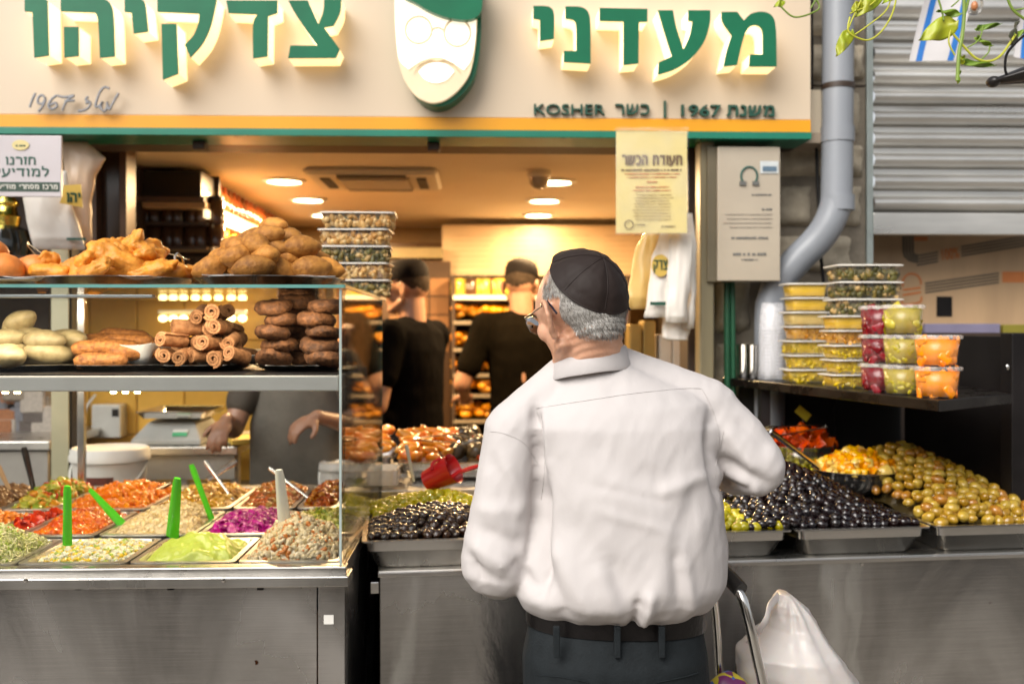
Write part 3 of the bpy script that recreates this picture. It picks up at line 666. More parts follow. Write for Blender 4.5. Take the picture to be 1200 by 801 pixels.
def heap(name, label, cat, rect, h, base_m, pm=None, kinds=(), n=0, size=(.02, .03), seed=0, nu=36, tilt=.7, M=None, zoff=.0, lay=1):
    x0, x1, y0, y1 = rect; r = random.Random(seed); mb = MB(M)
    mb.sheet(lambda u, v: (x0+(x1-x0)*u, y0+(y1-y0)*v, h(x0+(x1-x0)*u, y0+(y1-y0)*v)-(.018 if (u in (0, 1) or v in (0, 1)) else 0)), nu, nu)
    T = [tmpl(k, i) for i, k in enumerate(kinds)]; mb.cur = 1
    for i in range(n):
        x = r.uniform(x0+.006, x1-.006); y = r.uniform(y0+.006, y1-.006); s = r.uniform(*size); v, f = T[i % len(T)]
        from mathutils import Euler
        E_ = Euler((r.gauss(0, tilt), r.gauss(0, tilt), r.uniform(0, 6.3))).to_matrix().to_4x4()
        mb.add(v, f, Matrix.Translation((x, y, h(x, y)+zoff+s*.12*(i % (lay+1)))) @ E_ @ Matrix.Diagonal((s, s, s, 1)))
    o = mb.build(name, [base_m, pm or base_m], smooth=True, fix=False); return tag(o, label, cat, kind='stuff')
def rrect(x0, x1, y0, y1, r, z, n=3):
    pts = []
    for cx, cy, a0 in ((x1-r, y1-r, 0), (x0+r, y1-r, 90), (x0+r, y0+r, 180), (x1-r, y0+r, 270)):
        for i in range(n+1): a = R(a0+90*i/n); pts.append(Vector((cx+r*math.cos(a), cy+r*math.sin(a), z)))
    return pts
def pan(x0, x1, y0, y1, z, deep=.065, M=None, label='', group=None, name='steel_pan', rim=.012, cat='pan', m=None, taper=.012):
    mb = MB(M)
    rs = [rrect(x0, x1, y0, y1, .012, z-.004), rrect(x0, x1, y0, y1, .012, z), rrect(x0+rim, x1-rim, y0+rim, y1-rim, .018, z+.0005), rrect(x0+rim+.002, x1-rim-.002, y0+rim+.002, y1-rim-.002, .018, z-.004),
          rrect(x0+rim+taper, x1-rim-taper, y0+rim+taper, y1-rim-taper, .03, z-deep+.008), rrect(x0+rim+taper+.01, x1-rim-taper-.01, y0+rim+taper+.01, y1-rim-taper-.01, .025, z-deep)]
    mb.loft(rs, caps=False); n = len(rs[0]); mb.f.append([5*n+i for i in range(n)])
    # outside: rim underside and outer walls with a step bead
    ro = [rrect(x0, x1, y0, y1, .012, z-.004), rrect(x0+rim-.002, x1-rim+.002, y0+rim-.002, y1-rim+.002, .02, z-.006), rrect(x0+rim, x1-rim, y0+rim, y1-rim, .02, z-.026), rrect(x0+rim+.005, x1-rim-.005, y0+rim+.005, y1-rim-.005, .022, z-.029),
          rrect(x0+rim+taper-.002, x1-rim-taper+.002, y0+rim+taper-.002, y1-rim-taper+.002, .032, z-deep+.006), rrect(x0+rim+taper+.008, x1-rim-taper-.008, y0+rim+taper+.008, y1-rim-taper-.008, .028, z-deep-.002)]
    mb.loft(ro, caps=False); mb.f.append([len(mb.v)-n+i for i in range(n)])
    mb.mi = [0]*len(mb.f)
    return tag(mb.build(name, m or M_STEEL, smooth=True, angle=50), label, cat, group)
def blobmesh(name, r, m, seed=0, amp=.12, fr=18, seg=18, rings=10, point=0, bend=0, flat=0):
    """an irregular rounded food piece about the origin; point pulls both ends to tips"""
    mb = MB().ell((0, 0, 0), r, seg=seg, rings=rings)
    mb2 = []
    for p in mb.v:
        u = p.x/r[0]
        k = (1-point*abs(u)**2.2); q = Vector((p.x, p.y*k, p.z*k))
        q *= 1+amp*noise.fractal(Vector((p.x*fr+seed*7.1, p.y*fr, p.z*fr)), 1, 2, 3)
        q.z += bend*(u*u-.3)*r[2]
        if flat and q.z < -r[2]*flat: q.z = -r[2]*flat
        mb2.append(q)
    # ell() runs its poles along z; fine for any shape
    mb.v = mb2; return mb.mesh(name, m, smooth=True, angle=180)
def put(name, me, loc, rot, label, cat, group, sc=1):
    o = link(name, me); o.location = loc; o.rotation_euler = rot; o.scale = (sc, sc, sc); return tag(o, label, cat, group)
def pile(name, meshes, c, rx, ry, z0, layers, sp, dh, label, cat, group, seed=0, yaw=lambda r, x, y: r.uniform(0, 6.3), tiltv=.15, maxn=999, shrink=None, sc=(.92, 1.08)):
    r = random.Random(seed); k = 0
    for L in range(layers):
        f = 1-(L/layers)**1.15 if shrink is None else 1-shrink*L
        a, b = rx*f, ry*f; x = -a+(sp[0]*.5 if L % 2 else 0); j = 0
        rows = max(1, int(2*b/sp[1])+1)
        for q in range(rows):
            y = -b+q*sp[1]+(sp[1]*.4 if L % 2 else 0); off = sp[0]*.5*(q % 2)
            x = -a+off
            while x <= a+1e-6:
                if (x/max(a, 1e-3))**2+(y/max(b, 1e-3))**2 <= 1.08 and k < maxn:
                    xx = c[0]+x+r.uniform(-.15, .15)*sp[0]; yy = c[1]+y+r.uniform(-.15, .15)*sp[1]
                    put(name, meshes[k % len(meshes)], (xx, yy, z0+L*dh+r.uniform(-.1, .15)*dh), (r.gauss(0, tiltv), r.gauss(0, tiltv), yaw(r, xx, yy)), label, cat, group, r.uniform(*sc)); k += 1
                x += sp[0]
    return k
def platter(name, c, rx, ry, z, label, group=None, m=None, deep=.014):
    t = MB(Matrix.Translation(c[:2]+(z,) if len(c) == 2 else c)).lathe([(0, .002), (.72, .002), (.80, .004), (.97, 1.0*deep), (1, deep), (1, deep+.0015), (.97, deep+.0025), (.80, .007), (.72, .005), (0, .005)], 48, None, rx, ry)
    # lathe z is not scaled, radii are
    return tag(t.build(name, m or M_CHROME, smooth=True, angle=60), label, 'platter', group)
def spoon(name, p, q, m, label, cat='spoon', w0=.008, w1=.011, th=.0035, bowl=None, group=None):
    """flat handle from p (in the food) up to q"""
    p = Vector(p); q = Vector(q); d = (q-p); t = thing(name, p, label, cat, group)
    MB().tube([p, p+d*.35, p+d*.9, q], [w0, w0*.9, w1, w1*.75], 8, flat=th/w1, up=(0.02, -1, 0)).build('handle', m, t, smooth=True)
    if bowl: MB().ell(p-d.normalized()*bowl*.7, (bowl*.75, bowl*.75, bowl*.35), seg=12, rings=6).build('bowl', m, t, smooth=True)
    return t

# ================================================================ THE DISPLAY CASE
CF, CB = 2.1, 3.12
cxr = X(404, CF); cxl = -1.95
zs = Z(661, CF)
case = thing('display_case', ((cxl+cxr)/2, (CF+CB)/2, 0), 'long glass fronted steel display case full of salads and fried pastries', 'display case')
m_sill = steel('sill_steel', (.5, .48, .45), .28)
bxo('sill', (cxl, CF-.008, Z(672, CF)), (cxr+.004, CF+.03, zs), m_sill, case, .002)
bxo('ledge', (cxl, CF-.03, Z(686, CF-.03)), (cxr+.012, CF+.04, Z(673, CF-.03)), m_sill, case, .003)
bxo('front_panel', (cxl, CF, .1), (X(372, CF)-.0015, CF+.03, Z(686, CF-.03)-.002), M_STEELV, case, .001)
bxo('front_panel', (X(372, CF)+.0015, CF, .1), (cxr, CF+.03, Z(686, CF-.03)-.002), M_STEELV, case, .001)
bxo('side_panel', (cxr-.02, CF+.031, .1), (cxr, CB, .97), M_STEELV, case, .001)
bxo('plinth', (cxl, CF+.05, .012), (cxr-.03, CB-.05, .1), M_BLACK, case)
bxo('side_sill', (cxr-.022, CF+.031, .972), (cxr, CB, zs-.001), m_sill, case, .002)
bxo('back_rail', (cxl, CB-.035, .97), (cxr-.023, CB, Z(566, CB)), m_sill, case, .003)
bxo('well', (cxl, CF+.04, .90), (cxr-.023, CB-.04, .905), M_BLACK, case, 0)
for px in (92, 200, 305): bxo('clip', W(px-4, 691, CF-.004), W(px+4, 687.5, CF-.0005), M_BLACK, case, 0)
for px in (30, 262): MB(Matrix.Translation(W(px, 679.5, CF-.0305)) @ Matrix.Rotation(R(90), 4, 'X')).lathe([(0, .003), (.004, .0022), (.005, 0)], 10).build('screw', M_CHROME, case, smooth=True)
bxo('sticker', W(379.5, 731, CF-.0015), W(391, 720, CF-.0001), mat('sticker', (.7, .68, .63), .5), case, 0)
zt = Z(338, CF); ze = .008
def pane(name, a, b, m=M_GLASS): return MB().box([min(p, q) for p, q in zip(a, b)], [max(p, q) for p, q in zip(a, b)]).build(name, m, case)
shz1, shz0 = Z(440, CF), Z(458, CF)
GT = CB-.10
pane('front_glass', (cxl, CF, zs+.001), (cxr-.012, CF+.006, zt-.001))
pane('side_glass', (cxr-.006, CF+.008, zs+.001), (cxr, GT-.1, zt-.001))
pane('top_glass', (cxl, CF-.004, zt), (cxr, GT, zt+.008))
bxo('glass_edge', (cxl, CF-.0065, zt+.0005), (cxr, CF-.0042, zt+.0075), M_GEDGE, case, 0)
bxo('glass_edge', (cxr+.0002, CF-.004, zt+.0005), (cxr+.0022, GT, zt+.0075), M_GEDGE, case, 0)
bxo('glass_edge', (cxr-.0115, CF-.001, zs+.001), (cxr-.0065, CF+.007, zt-.001), mat('corner_edge', (.34, .40, .38), .25, spec=.8, var=.15), case, 0)
bxo('glass_edge', (cxr-.006, GT-.1, zs+.001), (cxr, GT-.0975, zt-.001), M_GEDGE, case, 0)
bxo('shelf', (cxl, CF+.012, shz0), (cxr-.014, CF+.55, shz1), mat('shelf_white', (.60, .58, .54), .35, var=.05), case, .003)
bxo('shelf_mat', (cxl, CF+.03, shz1+.0005), (cxr-.02, CF+.54, shz1+.003), M_BLACK, case, 0)
bxo('top_trim', (cxl, CF+.012, zt-.020), (X(182, CF+.03), CF+.03, zt-.013), mat('trim_alu', (.5, .52, .52), .3, .6), case)
for px in (336, 344, 352): pass
for px in (5, 19, 132, 146, 160):     # little lamps under the shelf front
    MB(Matrix.Translation((X(px, CF+.04), CF+.045, shz0-.001))).lathe([(0, -.006), (.006, -.005), (.007, 0)], 12).build('shelf_lamp', emis('shelf_lamp_glow', (1, .75, .35), 12), case, smooth=True)
for px in (-160, 92): bxo('shelf_leg', (X(px, CB-.05), CB-.06, zs), (X(px, CB-.05)+.02, CB-.04, zt-.001), M_CHROME, case)

# ---- pans of salad
YR = [(CF+.035, 2.385), (2.395, 2.70), (2.71, 3.07)]
M_pan_group = 'steel salad pans in the display case'
m_wet = dict(rough=.3, bump=.35)
def salad(px0, px1, row, nm, label, base, pal, kinds, n, size, amp=.03, peak=(.5, .5), rough=.008, fr=16, tilt=.7, nu=30, z=None, p=2.0):
    y0, y1 = YR[row]; x0, x1 = G(px0, 640, .99).x, 0
    yf = y0 if row else y0+.01; x0 = X(px0, yf); x1 = X(px1, yf); zz = (zs+.002+.006*row) if z is None else z
    pan(x0+.001, x1-.001, y0, y1, zz, label='steel pan holding '+label, cat='salad pan', group=M_pan_group, name='salad_pan')
    r_ = (x0+.014, x1-.014, y0+.014, y1-.014); h = heap_fn(*r_, zz-.014, amp, seed=len(_mc)+px0, peak=peak, rough=rough, fr=fr, p=p)
    heap(nm, label[0].lower()+label[1:], 'salad', r_, h, base, pal, kinds, n, size, seed=px0+1000*row+7, tilt=tilt, nu=nu); return h, r_
g = lambda r, g_, b: (r, g_, b)
# front row
salad(-250, -112, 0, 'salad_heap', 'pale noodle salad at the far left end of the front row', mat('noodle_base', (.5, .45, .25), .4), palette('noodle', [(.6,.55,.35),(.55,.5,.25),(.65,.6,.45)]), ['shred'], 500, (.02, .035))
salad(-112, 20, 0, 'coleslaw', 'pale green coleslaw with shredded cabbage beside the corn salad', mat('slaw_base', (.50, .50, .30), .35, bump=.5), palette('slaw', [(.48,.48,.27),(.38,.43,.15),(.54,.52,.35),(.3,.38,.1),(.45,.46,.26)], .3), ['shred', 'shred', 'stick'], 1500, (.014, .028), amp=.055, peak=(.45, .6))
salad(21, 150, 0, 'corn_salad', 'creamy white salad with corn and flecks behind the front glass', mat('mayo', (.5, .48, .36), .3, bump=.6), palette('corn', [(.5,.48,.37),(.6,.42,.08),(.52,.5,.38),(.25,.32,.08),(.54,.52,.42),(.42,.42,.35),(.48,.36,.1)], .3), ['blob', 'chunk', 'shred'], 1500, (.007, .014), amp=.022, peak=(.5, .6))
h_av, r_av = salad(152, 277, 0, 'avocado_spread', 'smooth pale green avocado spread with a green spatula in it', mat('avocado', (.38, .45, .07), .35, bump=.5, bscale=45, var=.12, scale=14), None, [], 0, (0, 0), amp=.05, peak=(.55, .45), rough=.012, fr=22, nu=70)
salad(279, 402, 0, 'potato_salad', 'lumpy cream coloured potato salad with tiny red flecks in front right corner', mat('potato_mayo', (.62, .55, .42), .35, bump=.6), palette('potato', [(.5,.42,.29),(.46,.38,.25),(.54,.46,.33),(.42,.18,.08),(.5,.43,.3),(.42,.34,.2)], .35), ['chunk', 'blob'], 1300, (.009, .018), amp=.075, peak=(.5, .55), rough=.018)
# middle row
salad(-130, -20, 1, 'salad_heap', 'orange carrot salad at the left end of the middle row', mat('car0', (.55, .2, .03), .35), palette('carrot0', [(.7,.25,.03),(.6,.18,.02)]), ['coin'], 350, (.02, .03))
salad(-19, 22, 1, 'pepper_salad', 'bright red pepper strips in a narrow pan left of the tomato salad', mat('redb', (.4, .03, .015), .25), palette('redp', [(.5,.04,.02),(.62,.07,.02),(.4,.02,.01)], .2), ['stick', 'leafbit'], 160, (.02, .04), amp=.02)
salad(24, 112, 1, 'tomato_salad', 'chunky red tomato and pepper salad in the middle row', mat('matb', (.45, .12, .045), .3, bump=.5), palette('matbucha', [(.55,.12,.03),(.6,.17,.05),(.48,.07,.02),(.62,.22,.08),(.4,.08,.02)], .25), ['blob', 'leafbit', 'chunk'], 1000, (.012, .024), amp=.035, peak=(.45, .55))
salad(114, 228, 1, 'bulgur_salad', 'cream coloured grain salad heaped between red salad and purple cabbage', mat('bulg', (.58, .46, .28), .4, bump=.6), palette('bulgur', [(.68,.56,.36),(.62,.5,.3),(.72,.62,.44),(.55,.42,.22)], .4), ['blob', 'shred'], 1500, (.008, .016), amp=.055, peak=(.65, .6))
salad(230, 322, 1, 'purple_cabbage', 'shredded purple cabbage with glossy pink edges', mat('purb', (.2, .03, .11), .3), palette('purple', [(.30,.03,.17),(.42,.07,.25),(.22,.02,.12),(.5,.16,.33),(.36,.05,.2)], .2), ['leafbit', 'shred', 'chunk'], 1200, (.012, .024), amp=.035)
salad(324, 416, 1, 'herb_salad', 'green chopped herb and olive salad right of the purple cabbage', mat('herbb', (.15, .16, .03), .4), palette('herb', [(.2,.22,.03),(.35,.36,.08),(.12,.16,.03),(.42,.4,.15),(.25,.2,.06)], .3), ['leafbit', 'blob', 'chunk'], 1200, (.009, .018), amp=.035)
# back row
salad(-90, 0, 2, 'salad_heap', 'dark aubergine salad at the left end of the back row', mat('aub', (.08, .04, .02), .3), palette('auber', [(.1,.05,.02),(.2,.1,.04)]), ['chunk'], 300, (.02, .03))
salad(1, 62, 2, 'vegetable_salad', 'mixed green and red chopped vegetables beside the black spoon', mat('vegb', (.2, .16, .04), .35), palette('veg', [(.22,.3,.05),(.5,.45,.12),(.5,.06,.02),(.35,.38,.08),(.6,.3,.08)], .25), ['chunk', 'leafbit', 'ring'], 500, (.018, .032), amp=.05)
salad(64, 172, 2, 'carrot_salad', 'sliced orange carrot salad heaped high in the back row', mat('carb', (.6, .2, .04), .35), palette('carrot', [(.80,.26,.03),(.72,.18,.015),(.82,.33,.07),(.76,.22,.03)], .28), ['coin', 'leafbit', 'coin'], 800, (.022, .038), amp=.038, peak=(.5, .6), tilt=1.0)
salad(174, 270, 2, 'mushroom_salad', 'golden brown mushroom and chickpea salad in the back row', mat('mshb', (.3, .16, .04), .35), palette('mushroom', [(.5,.28,.07),(.6,.36,.1),(.38,.18,.04),(.28,.14,.03),(.62,.42,.16)], .25), ['blob', 'chunk', 'ring'], 800, (.016, .03), amp=.034, peak=(.5, .6))
salad(272, 345, 2, 'aubergine_salad', 'reddish brown aubergine cubes in the back row', mat('aubb', (.18, .06, .02), .3), palette('aubergine', [(.3,.1,.03),(.42,.16,.05),(.2,.08,.03),(.5,.12,.04),(.35,.22,.08)], .25), ['chunk', 'blob'], 600, (.015, .027), amp=.045)
salad(347, 396, 2, 'roast_pepper_salad', 'dark red roast pepper salad beside the yellow olives', mat('rpb', (.16, .04, .02), .3), palette('rpepper', [(.3,.07,.03),(.4,.12,.05),(.18,.05,.02),(.42,.2,.07)], .25), ['chunk', 'leafbit'], 500, (.015, .027), amp=.045)

salad(398, 430, 2, 'olive_salad', 'yellow green olive salad at the right end of the back row', mat('ylwb', (.3, .25, .04), .3), palette('olsalad', [(.5,.42,.08),(.42,.38,.06),(.6,.5,.12),(.3,.3,.05)], .25), ['blob'], 260, (.02, .03), amp=.05)
# led strips fixed under the case's shelf and top (lit in the photograph)
for nm_, zz_, yy_, e_ in (('shelf_led', shz0-.004, CF+.06, 3.6), ('top_led', zt-.022, CF+.045, 3.0)):
    l = bpy.data.lights.new(nm_, 'AREA'); l.shape = 'RECTANGLE'; l.size = cxr-cxl-.1; l.size_y = .02; l.energy = e_; l.color = (1, .86, .66)
    lo = bpy.data.objects.new(nm_, l); col.objects.link(lo); lo.location = ((cxl+cxr)/2, yy_, zz_); lo.rotation_euler = (R(28), 0, 0)
# ---- spoons and spatulas standing in the salads
m_gspo = mat('lime_plastic', (.07, .50, .015), .3, var=.05, sss=.1); m_blk = mat('black_plastic', (.015, .013, .012), .25); m_wspo = mat('ivory_plastic', (.68, .66, .58), .35)
def at(px, py, Y): return W(px, py, Y)
spoon('serving_spatula', at(79, 638, 2.26), at(79, 569, 2.22), m_gspo, 'lime green spatula upright in the creamy corn salad', 'spatula', .011, .009, .004)
spoon('serving_spatula', at(143, 614, 2.52), at(105, 573, 2.50), m_gspo, 'lime green spatula leaning left in the grain salad pan', 'spatula', .012, .007, .004)
spoon('serving_spatula', at(202, 628, 2.30), at(208, 560, 2.22), m_gspo, 'lime green spatula upright in the avocado spread', 'spatula', .015, .010, .004)
spoon('serving_spatula', at(248, 608, 2.58), at(224, 544, 2.56), m_gspo, 'thin lime green spatula leaning left in the purple cabbage', 'spatula', .008, .008, .004)
spoon('serving_spatula', at(334, 617, 2.27), at(327, 550, 2.22), m_wspo, 'ivory spatula upright in the lumpy potato salad', 'spatula', .015, .010, .004)
spoon('serving_spoon', at(45, 597, 2.85), at(28, 524, 2.82), m_blk, 'black spoon leaning left in the mixed vegetable salad', w0=.008, w1=.010, th=.006)
spoon('serving_spoon', at(151, 590, 2.80), at(200, 566, 3.0), m_blk, 'thin black spoon handle lying across the carrot salad', w0=.005, w1=.006, th=.005)
spoon('serving_spoon', at(276, 590, 2.82), at(240, 540, 2.86), M_CHROME, 'steel spoon leaning left over the mushroom salad', w0=.005, w1=.007, th=.003)
spoon('serving_spoon', at(243, 562, 2.98), at(277, 540, 3.05), mat('pinkish_steel', (.6, .5, .42), .25, 1), 'steel ladle handle pointing right behind the mushroom salad', w0=.008, w1=.011, th=.006)
spoon('serving_spoon', at(371, 591, 2.85), at(315, 548, 2.9), M_CHROME, 'steel spoon leaning left over the roast pepper salad', w0=.005, w1=.006, th=.003)
spoon('serving_spoon', at(12, 575, 2.9), at(-3, 545, 2.95), mat('wood_spoon', (.35, .2, .08), .6), 'brown spoon handle at the far left behind the glass', w0=.007, w1=.009, th=.006)

# ---- top trays of fried food
ztop = zt+.008
m_kub = mat('fried_crust', (.36, .13, .02), .6, var=.35, c2=(.62, .27, .05), spec=.3, scale=45, bump=.8, bscale=110, obj=.34, detail=6, sss=.05)
kub = [blobmesh('croquette', (.047, .029, .027), m_kub, s, .10, 22, point=.35) for s in range(4)]
tc3 = (X(314, 2.32), 2.34)
platter('round_tray', (tc3[0], tc3[1], ztop), X(403, 2.32)-X(314, 2.32), .17, 0, 'round steel tray of oval croquettes on the right end of the case', 'steel trays on top of the display case', deep=.022)
n = pile('croquette', kub, tc3, .145, .125, ztop+.043, 5, (.070, .054), .0255, 'golden brown oval croquette in the tall heap on the case', 'croquette', 'oval croquettes heaped on the round steel tray', 3, yaw=lambda r, x, y: r.gauss(0, .5), tiltv=.2)
m_paper = mat('white_paper', (.72, .70, .66), .7, var=.04)
def paper(c, w, d, z, ang, label, curl=.02, seed=1):
    def fn(u, v):
        x, y = (u-.5)*w, (v-.5)*d; ca, sa = math.cos(ang), math.sin(ang)
        e = max(abs(u-.5), abs(v-.5))*2
        return (c[0]+x*ca-y*sa, c[1]+x*sa+y*ca, z+curl*e**5+.004*noise.noise((x*20, y*20, seed)))
    return tag(MB().sheet(fn, 14, 14, .0006).build('paper_sheet', m_paper, smooth=True), label, 'paper')
paper((tc3[0], tc3[1]-.0), .29, .23, ztop+.014, .2, 'white paper sheet under the heap of oval croquettes', .012)
m_sch = mat('golden_batter', (.66, .25, .022), .5, var=.32, scale=26, bump=1, bscale=90, obj=.14, detail=6, sss=.05)
sch_ = [blobmesh('schnitzel', (.058, .030, .020), m_sch, s+10, .42, 24, seg=24, rings=14) for s in range(5)]
sch = sch_
for s, me in enumerate(sch):
    me.subdivide if False else None
    bm = bmesh.new(); bm.from_mesh(me); bmesh.ops.subdivide_edges(bm, edges=bm.edges, cuts=1, use_grid_fill=True, smooth=.5); bm.to_mesh(me); bm.free()
    displace(me, lambda co, n, s=s: n*(.0035*noise.fractal((co.x*75+s, co.y*75, co.z*75), 1, 2, 3))); me.polygons.foreach_set('use_smooth', [True]*len(me.polygons))
tc2 = (X(132, 2.34), 2.36)
platter('round_tray', (tc2[0], tc2[1], ztop), X(228, 2.36)-X(132, 2.36), .17, 0, 'steel tray of golden fried chicken pieces in the middle of the case top', 'steel trays on top of the display case', deep=.022)
paper((tc2[0]-.02, tc2[1]-.03), .33, .24, ztop+.016, -.1, 'white paper sheet under the golden fried chicken', .006, 4)
pile('fried_chicken', sch, (tc2[0], tc2[1]), .165, .12, ztop+.036, 3, (.078, .058), .024, 'golden battered chicken piece heaped on the middle tray', 'fried chicken', 'battered chicken pieces on the middle tray', 5, tiltv=.45, sc=(.85, 1.2))
for px, py, rt in ((158, 291, (0, R(-75), .3)), (171, 292, (.2, R(25), .2)), (146, 296, (0, R(-60), 0))):
    put('fried_chicken', sch[0], W(px, py, 2.34), rt, 'golden battered chicken piece heaped on the middle tray', 'fried chicken', 'battered chicken pieces on the middle tray', .85)
m_bun = mat('orange_dough', (.62, .20, .035), .5, var=.3, scale=20, bump=.5, bscale=60, obj=.12, sss=.05)
bun = [blobmesh('fried_ball', (.047, .04, .034), m_bun, s+30, .10, 16) for s in range(3)]
tc1 = (X(-40, 2.34), 2.36)
platter('round_tray', (tc1[0], tc1[1], ztop), .2, .17, 0, 'steel tray of reddish fried balls cut by the left edge', 'steel trays on top of the display case', deep=.022)
paper((tc1[0]+.03, tc1[1]-.03), .33, .25, ztop+.014, .1, 'white paper sheet under the reddish fried balls', .003, 7)
pile('fried_ball', bun, (tc1[0], tc1[1]), .175, .13, ztop+.045, 2, (.082, .07), .04, 'reddish brown fried dough ball on the leftmost tray', 'fried ball', 'fried dough balls on the leftmost tray', 8, tiltv=.2)
# tongs among the fried food
def tongs(loc_a, loc_b, label, m=M_CHROME, w=.009, gap=.018, head=True):
    a = Vector(loc_a); b = Vector(loc_b); d = b-a; L = d.length; t = thing('tongs', a, label, 'tongs')
    s = d.cross(Vector((0, 0, 1))).normalized(); u = s.cross(d).normalized()
    for k in (-1, 1):
        P = [a, a+d*.05+u*k*gap*.3, a+d*.5+u*k*gap*.8, a+d*.78+u*k*gap]
        MB().tube(P, w, 8, flat=.18, up=u).build('arm', m, t, smooth=True)
        if head:
            base = P[-1]
            for j in (-1, 0, 1): MB().tube([base+s*j*w*.5, base+d*.08+s*j*w*1.6, base+d*.2+s*j*w*1.5-u*k*gap*.4, base+d*.22+s*j*w*.4-u*k*gap*.5], w*.3, 6).build('prong', m, t, smooth=True)
    return t
tongs(at(185, 296, 2.42), at(205, 330, 2.2)+Vector((0, .15, .03)), 'bent steel tongs handle rising between the chicken and the croquettes', w=.006, gap=.02, head=False)
tongs(at(32, 286, 2.40), at(68, 318, 2.4), 'reddish steel tongs handle over the tray of fried balls', w=.006, gap=.01, head=False)
tongs(at(134, 288, 2.42), at(172, 300, 2.5), 'short steel tongs handle on top of the chicken heap', w=.007, gap=.012, head=False)
t = thing('tongs', at(213, 312, 2.3), 'open wire handled tongs standing right of the chicken heap', 'tongs')
MB().tube([at(206, 322, 2.32), at(205, 300, 2.32), at(208, 297, 2.33), at(214, 302, 2.36), at(216, 318, 2.38)], .003, 8).build('wire_handle', M_CHROME, t, smooth=True)

# ---- plates on the shelf inside the case
zsf = shz1+.003
G2 = 'steel plates on the inner shelf'
m_wk = mat('pale_dough', (.34, .25, .11), .5, var=.2, c2=(.48, .38, .19), scale=40, bump=.3, bscale=50, obj=.12, sss=.08)
wk = [blobmesh('dumpling', (.052, .031, .026), m_wk, s+50, .08, 16, point=.25) for s in range(4)]
pc = (X(30, 2.36), 2.37); platter('oval_plate', (*pc, zsf), .19, .15, 0, 'steel plate of pale oval dumplings at the left of the inner shelf', G2)
pile('dumpling', wk, pc, .155, .12, zsf+.036, 3, (.088, .06), .034, 'pale olive oval dumpling on the left plate of the inner shelf', 'dumpling', 'pale oval dumplings on the inner shelf', 4, yaw=lambda r, x, y: r.gauss(0, .35), tiltv=.15, sc=(.95, 1.15))
m_cg = mat('brown_crumb', (.26, .08, .012), .65, var=.35, c2=(.50, .19, .035), scale=80, bump=1, bscale=120, obj=.12)
cg = [blobmesh('stuffed_roll', (.068, .021, .021), m_cg, s+70, .14, 20, seg=20, rings=14) for s in range(3)]
for me in cg:      # fuller ends
    for v in me.vertices:
        u = abs(v.co.x/.068); k = min(1.7, 1/max(.35, math.sqrt(max(.02, 1-min(.97, u)**2))))**.6; v.co.y *= k; v.co.z *= k
pc = (X(146, 2.34), 2.36); platter('oval_plate', (X(140, 2.34), 2.36, zsf), .118, .14, 0, 'steel plate of long brown crumbed rolls on the inner shelf', G2)
paper((pc[0]+.03, pc[1]), .16, .15, zsf+.012, -.3, 'crumpled white paper corner beside the long brown rolls', .05, 9)
for i, (px, py, Y) in enumerate([(118, 423, 2.27), (139, 420, 2.33), (115, 408, 2.30), (132, 406, 2.35), (153, 412, 2.30), (128, 400, 2.42), (150, 400, 2.38), (163, 404, 2.45), (145, 394, 2.43), (122, 415, 2.40)]):
    put('stuffed_roll', cg[i % 3], W(px, py, Y), (0, random.uniform(-.06, .06), random.uniform(-.15, .25)), 'long brown crumbed roll stacked on the second shelf plate', 'stuffed roll', 'long brown crumbed rolls', random.uniform(.9, 1.0))
m_rl = mat('rolled_pastry', (.20, .08, .028), .7, c2=(.40, .19, .08), spec=.3, scale=60, bump=.6, bscale=70, obj=.15)
def rollmesh(seed):
    r_ = random.Random(seed); mb = MB(); out = []; inn = []
    for i in range(34):
        a = i/33*2*PI*2.4; rr = .0235-.0170*i/33; q = 1+.05*math.sin(2*a+seed); out.append((rr*math.cos(a)*q, rr*math.sin(a)*q)); inn.append(((rr-.0060)*math.cos(a)*q, (rr-.0060)*math.sin(a)*q))
    rings = []
    for k in range(5):
        y = -.045+.0225*k; s = 1+.06*abs(k-2)/2
        rings.append([Vector((x*s, y, z*s)) for x, z in out+inn[::-1]])
    mb.loft(rings, caps=True); return mb.mesh('rolled_pastry', m_rl, smooth=True, angle=50)
rl = [rollmesh(s) for s in range(3)]
pc = (X(238, 2.34), 2.36); platter('oval_plate', (*pc, zsf), .118, .14, 0, 'steel plate of small rolled pastries on the inner shelf', G2)
paper((pc[0]+.04, pc[1]), .15, .17, zsf+.010, .4, 'white paper liner under the small rolled pastries', .025, 12)
for L, row in enumerate([(196, 215, 235, 256, 274), (205, 226, 247, 266), (216, 237, 257), (228, 246)]):
    for dd in (0, .09):
        for px in row:
            put('rolled_pastry', rl[(px+L) % 3], (X(px, 2.26)+random.uniform(-.008, .008), 2.26+dd+.012*L+random.uniform(-.01, .01), zsf+.033+L*.033+random.uniform(-.004, .004)), (random.gauss(0, .14), random.uniform(0, 6), random.gauss(0, .45)), 'small brown rolled pastry showing its spiral end on the shelf', 'rolled pastry', 'rolled pastries stacked on the inner shelf', random.uniform(.72, .88))
m_pt = mat('dark_patty_crust', (.06, .022, .008), .7, var=.5, c2=(.19, .075, .025), spec=.3, scale=70, bump=1, bscale=140, obj=.25, detail=6)
ptm = [blobmesh('patty', (.045, .042, .0165), m_pt, s+90, .16, 30, seg=24, rings=14) for s in range(4)]
for s, me in enumerate(ptm):
    for v in me.vertices:
        rr = min(.999, math.hypot(v.co.x/.045, v.co.y/.042)); base = math.sqrt(max(.02, 1-rr*rr)); v.co.z *= min(2.6, (1-rr**5)**.5/base); v.co.z += .0030*noise.fractal((v.co.x*90, v.co.y*90, s+v.co.z*60), 1, 2, 3); v.co.x *= 1+.05*noise.noise((v.co.y*25, s, 3))
